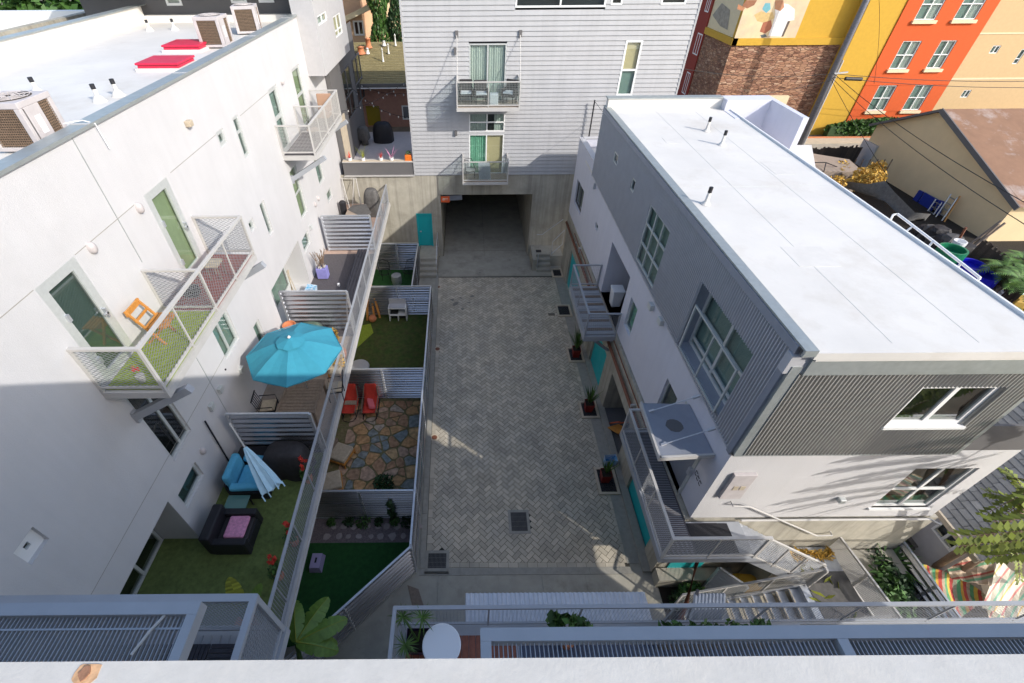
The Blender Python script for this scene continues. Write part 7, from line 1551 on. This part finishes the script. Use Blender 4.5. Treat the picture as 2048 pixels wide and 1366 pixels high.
# ================================================================ RIGHT REAR YARD (between the roof edge and the tan house)
def xy(u,v,z): p=pt(u,v,Z=z); return p
t=thing('board_fence','dark board fence across the far yard beside the alley','fence',(27,35.6,1)); a=xy(1622,298,2.4); b=xy(1728,292,2.4); m_=MB(); n=26
for i in range(n): p=a.lerp(b,i/n); q=a.lerp(b,(i+.9)/n); hh=random.uniform(-.1,.1); m_.quad(Vector((p.x,p.y,1)),Vector((q.x,q.y,1)),Vector((q.x,q.y,2.4+hh)),Vector((p.x,p.y,2.4+hh))); m_.quad(Vector((p.x,p.y+.03,1)),Vector((q.x,q.y+.03,1)),Vector((q.x,q.y+.03,2.4+hh)),Vector((p.x,p.y+.03,2.4+hh)))
m_.build('boards',M['darkwood'],t); MB().bar((a.x,a.y+.06,2.1),(b.x,b.y+.06,2.1),.06,.09).build('rail',M['darkwood'],t)
t=thing('yard_shed','small shed with white and beige roof at the foot of the utility pole','shed',(24,32.6,1)); a=xy(1585,290,3.2); b=xy(1615,290,3.2); c_=xy(1622,335,3.2); d_=xy(1590,335,3.2); MB().prism([(a.x,a.y),(b.x+.3,b.y),(c_.x+.3,c_.y),(d_.x-1,d_.y)],1,3.2).build('white_roof_block',M['vinyl'],t)
a=xy(1617,315,2.8); MB().prism([(a.x,a.y+1.2),(a.x+2.6,a.y-.4),(a.x+2.2,a.y-2.6),(a.x-.6,a.y-2.4)],1,2.8).build('beige_roof_block',M['deckb'],t)
t=thing('satellite_dish','white satellite dish on a tripod above the beige shed','dish',(24.4,31.3,2.8)); p=xy(1652,325,3.1); MB().lathe((0,0),[(0,0),(.2,.02),(.42,.1),(.46,.13)],20).build('x',M['white'],t).name='dish'
dd=kids(t)[0]; dd.location=Vector((p.x,p.y,p.z+.1))-Vector(t.location); dd.rotation_euler=(rad(75),0,rad(-55))
for a_ in range(3): MB().bar((p.x,p.y,p.z),(p.x+.9*math.cos(a_*2.1),p.y+.9*math.sin(a_*2.1),2.8),.05).build('tripod_leg',M['wire'],t)
t=thing('yellow_shrub','yellow-orange leaved shrub rising behind the dark tarp in the yard','shrub',(25.2,28.6,1)); m_=MB(); rr=random.Random(77)
for k in range(16): q=xy(1662+rr.uniform(0,112),340+rr.uniform(-8,34),2.6+rr.uniform(-.3,.6)); leafblob(m_,q,(.55,.55,.5),330,.11,seed=90+k)
m_.build('foliage',M['leafo'],t); m2=MB()
for k in range(7): q=xy(1675+k*14,365,1); m2.tube([q,q+Vector((.1,.2,1.6))],.04,5)
m2.build('stems',M['trunk'],t)
t=thing('shade_tarp','dark grey sagging shade cloth strung across the yard','tarp',(25,26,3)); L_=[(1690,362,3.3),(1735,368,3.5),(1770,362,3.7),(1790,385,3.5),(1830,425,3.2),(1862,428,3.0)]; R_=[(1700,372,2.8),(1745,392,2.8),(1770,405,2.9),(1790,425,2.8),(1812,440,2.7),(1850,437,2.8)]; m_=MB(); V=[]
for (a,b) in zip(L_,R_):
    p=pt(a[0],a[1],Z=a[2]);q=pt(b[0],b[1],Z=b[2])
    for j in range(6): r_=p.lerp(q,j/5); r_.z-=.5*math.sin(math.pi*j/5)*.6-.06*(j%2); V.append(r_)
m_.add(V,[(i*6+j,(i+1)*6+j,(i+1)*6+j+1,i*6+j+1) for i in range(5) for j in range(5)]); m_.build('shade_cloth',M['greyf'],t,smooth=True)
t=thing('blue_panels','dark blue painted panels leaning on the tan gable wall','panels',(29.5,26,1)); 
def onT(u,v,o=.3): r_=ray(u,v); k=(Xt-o)/r_.x; q=r_*k; q.z+=CH; return q
for (q) in (((1812,418),(1838,380),(1847,384),(1822,422)),((1824,424),(1849,385),(1876,400),(1850,440)),((1862,442),(1878,400),(1887,403),(1872,447))):
    P=[onT(*k_,.25) for k_ in q]; Q=[p_+Vector((.08,0,0)) for p_ in P]; MB().add(P+Q,[(0,1,2,3),(7,6,5,4),(0,4,5,1),(1,5,6,2),(2,6,7,3),(3,7,4,0)]).build('panel',M['blue'],t)
def ladder(u0,v0,u1,v1,wd_,label,mt='alu',n=8):
    t=thing('ladder',label,'ladder',tuple(onT(u0,v0,.5))); A=onT(u0,v0,.8); B=onT(u1,v1,.3); off=Vector((0,wd_,0)); MB().bar(A,B,.06,.1).build('side_rail',M[mt],t); MB().bar(A-off,B-off,.06,.1).build('side_rail',M[mt],t); m_=MB()
    for i in range(n): q=A.lerp(B,(i+.5)/n); m_.bar(q,q-off,.05)
    m_.build('rungs',M[mt],t)
ladder(1822,470,1872,398,.5,'aluminium ladder leaning in front of the blue panels'); ladder(1846,472,1902,388,.5,'wider aluminium ladder with brown boards, right of the blue panels')
t=thing('wooden_plank','long yellowish plank leaning beside the ladders','plank',tuple(onT(1875,470,.5))); MB().bar(onT(1872,470,.7),onT(1920,392,.2),.06,.14).build('plank_board',M['orangewood'],t)
for (u,v,z,r,h,mt,lab) in ((1908,497,1,.62,1.5,'green','green plastic drum in the cluttered yard'),(1948,528,1,.62,1.1,'bluepl','blue tarp-covered drum, farther of the two blue ones'),(1972,548,1,.6,.9,'bluepl','blue drum at the roof edge, nearer of the two blue ones'),(1922,482,1,.3,1.4,'white','white tub beside the green drum')):
    p=pt(u,v,Z=z+h); t=thing('plastic_drum',lab,'drum',(p.x,p.y,1)); MB().lathe((p.x,p.y),[(r*.85,1),(r,1+h*.5),(r,1+h),(r*.85,1+h),(r*.85,1+h*.8),(0,1+h*.8)],20).build('drum_body',M[mt],t,smooth=False)
t=thing('board_fence','leaning dark board fence along the cluttered yard below the pale wall','fence',(28,20,1)); a=xy(1960,480,2.6); b=xy(2070,560,2.6); m_=MB()
for i in range(26): 
    p=a.lerp(b,i/26); q=a.lerp(b,(i+.85)/26); hh=random.uniform(-.12,.12); m_.add([(p.x,p.y,1),(q.x,q.y,1),(q.x+.15,q.y,2.6+hh),(p.x+.15,p.y,2.6+hh),(p.x+.05,p.y+.0,1),(q.x+.05,q.y,1),(q.x+.2,q.y,2.6+hh),(p.x+.2,p.y,2.6+hh)],[(0,1,2,3),(7,6,5,4),(3,2,6,7)])
m_.build('boards',M['darkwood'],t)
t=thing('lumber','bundle of grey timbers leaning against the dark board fence','timber',(27,21,1))
for k,(a,b) in enumerate((((1925,500),(2002,442)),((1932,505),(2010,446)),((1940,500),(1998,448)),((1905,500),(1932,455)))): MB().bar(xy(*a,1.4),xy(*b,3.0),.09).build('timber_piece',M['wood'] if k!=3 else M['rust'],t)
t=thing('palm_plant','bright green palm fronds above the yard clutter at the right edge','plant',(27,19.3,1)); m_=MB(); rr=random.Random(9)
for hc in ((2010,535),(2045,520),(2040,560)):
    c_=xy(*hc,2.4)
    for i in range(16): a_=rr.uniform(0,6.28); frond(m_,c_,(math.cos(a_),math.sin(a_),rr.uniform(.2,1)),rr.uniform(1.0,1.6),14,.05,.35,.5)
m_.build('fronds',M['agave'],t); MB().tube([xy(2025,570,1),xy(2020,545,2.3)],.12,7).build('trunk',M['trunk'],t)
t=thing('clutter_pile','dark heap of covered odds and ends at the foot of the ladders','pile',(27,23.5,1))
for k in range(9): q=xy(1850+k*9,462+k*6,1.3); m_=MB(); blob(m_,(q.x,q.y,1),(.55,.5,.6+.2*(k%3)),10,4,.3,k+40); m_.build('covered_item',M['greyf'] if k%2 else M['blackf'],t)
t=thing('rock_pots','brown and grey stones with plants by the roof edge, lower right of the yard','stones',(25.5,16.8,1))
for k,(u,v,mt) in enumerate(((1985,568,'rust'),(2005,580,'wood'),(2020,590,'galv'),(2044,606,'leafo'))): q=xy(u,v,1.2); m_=MB(); blob(m_,(q.x,q.y,1),(.55,.4,.5),9,4,.3,k+60); m_.build('stone',M[mt],t)
shrub(24.5,15.6,1,.9,500,.16,'low yellow-green growth at the lower right corner of the yard','leaf',sd=88)
struct(MB().box(22,40,10,38,.99,1.01).build('yard_soil',M['soil']))
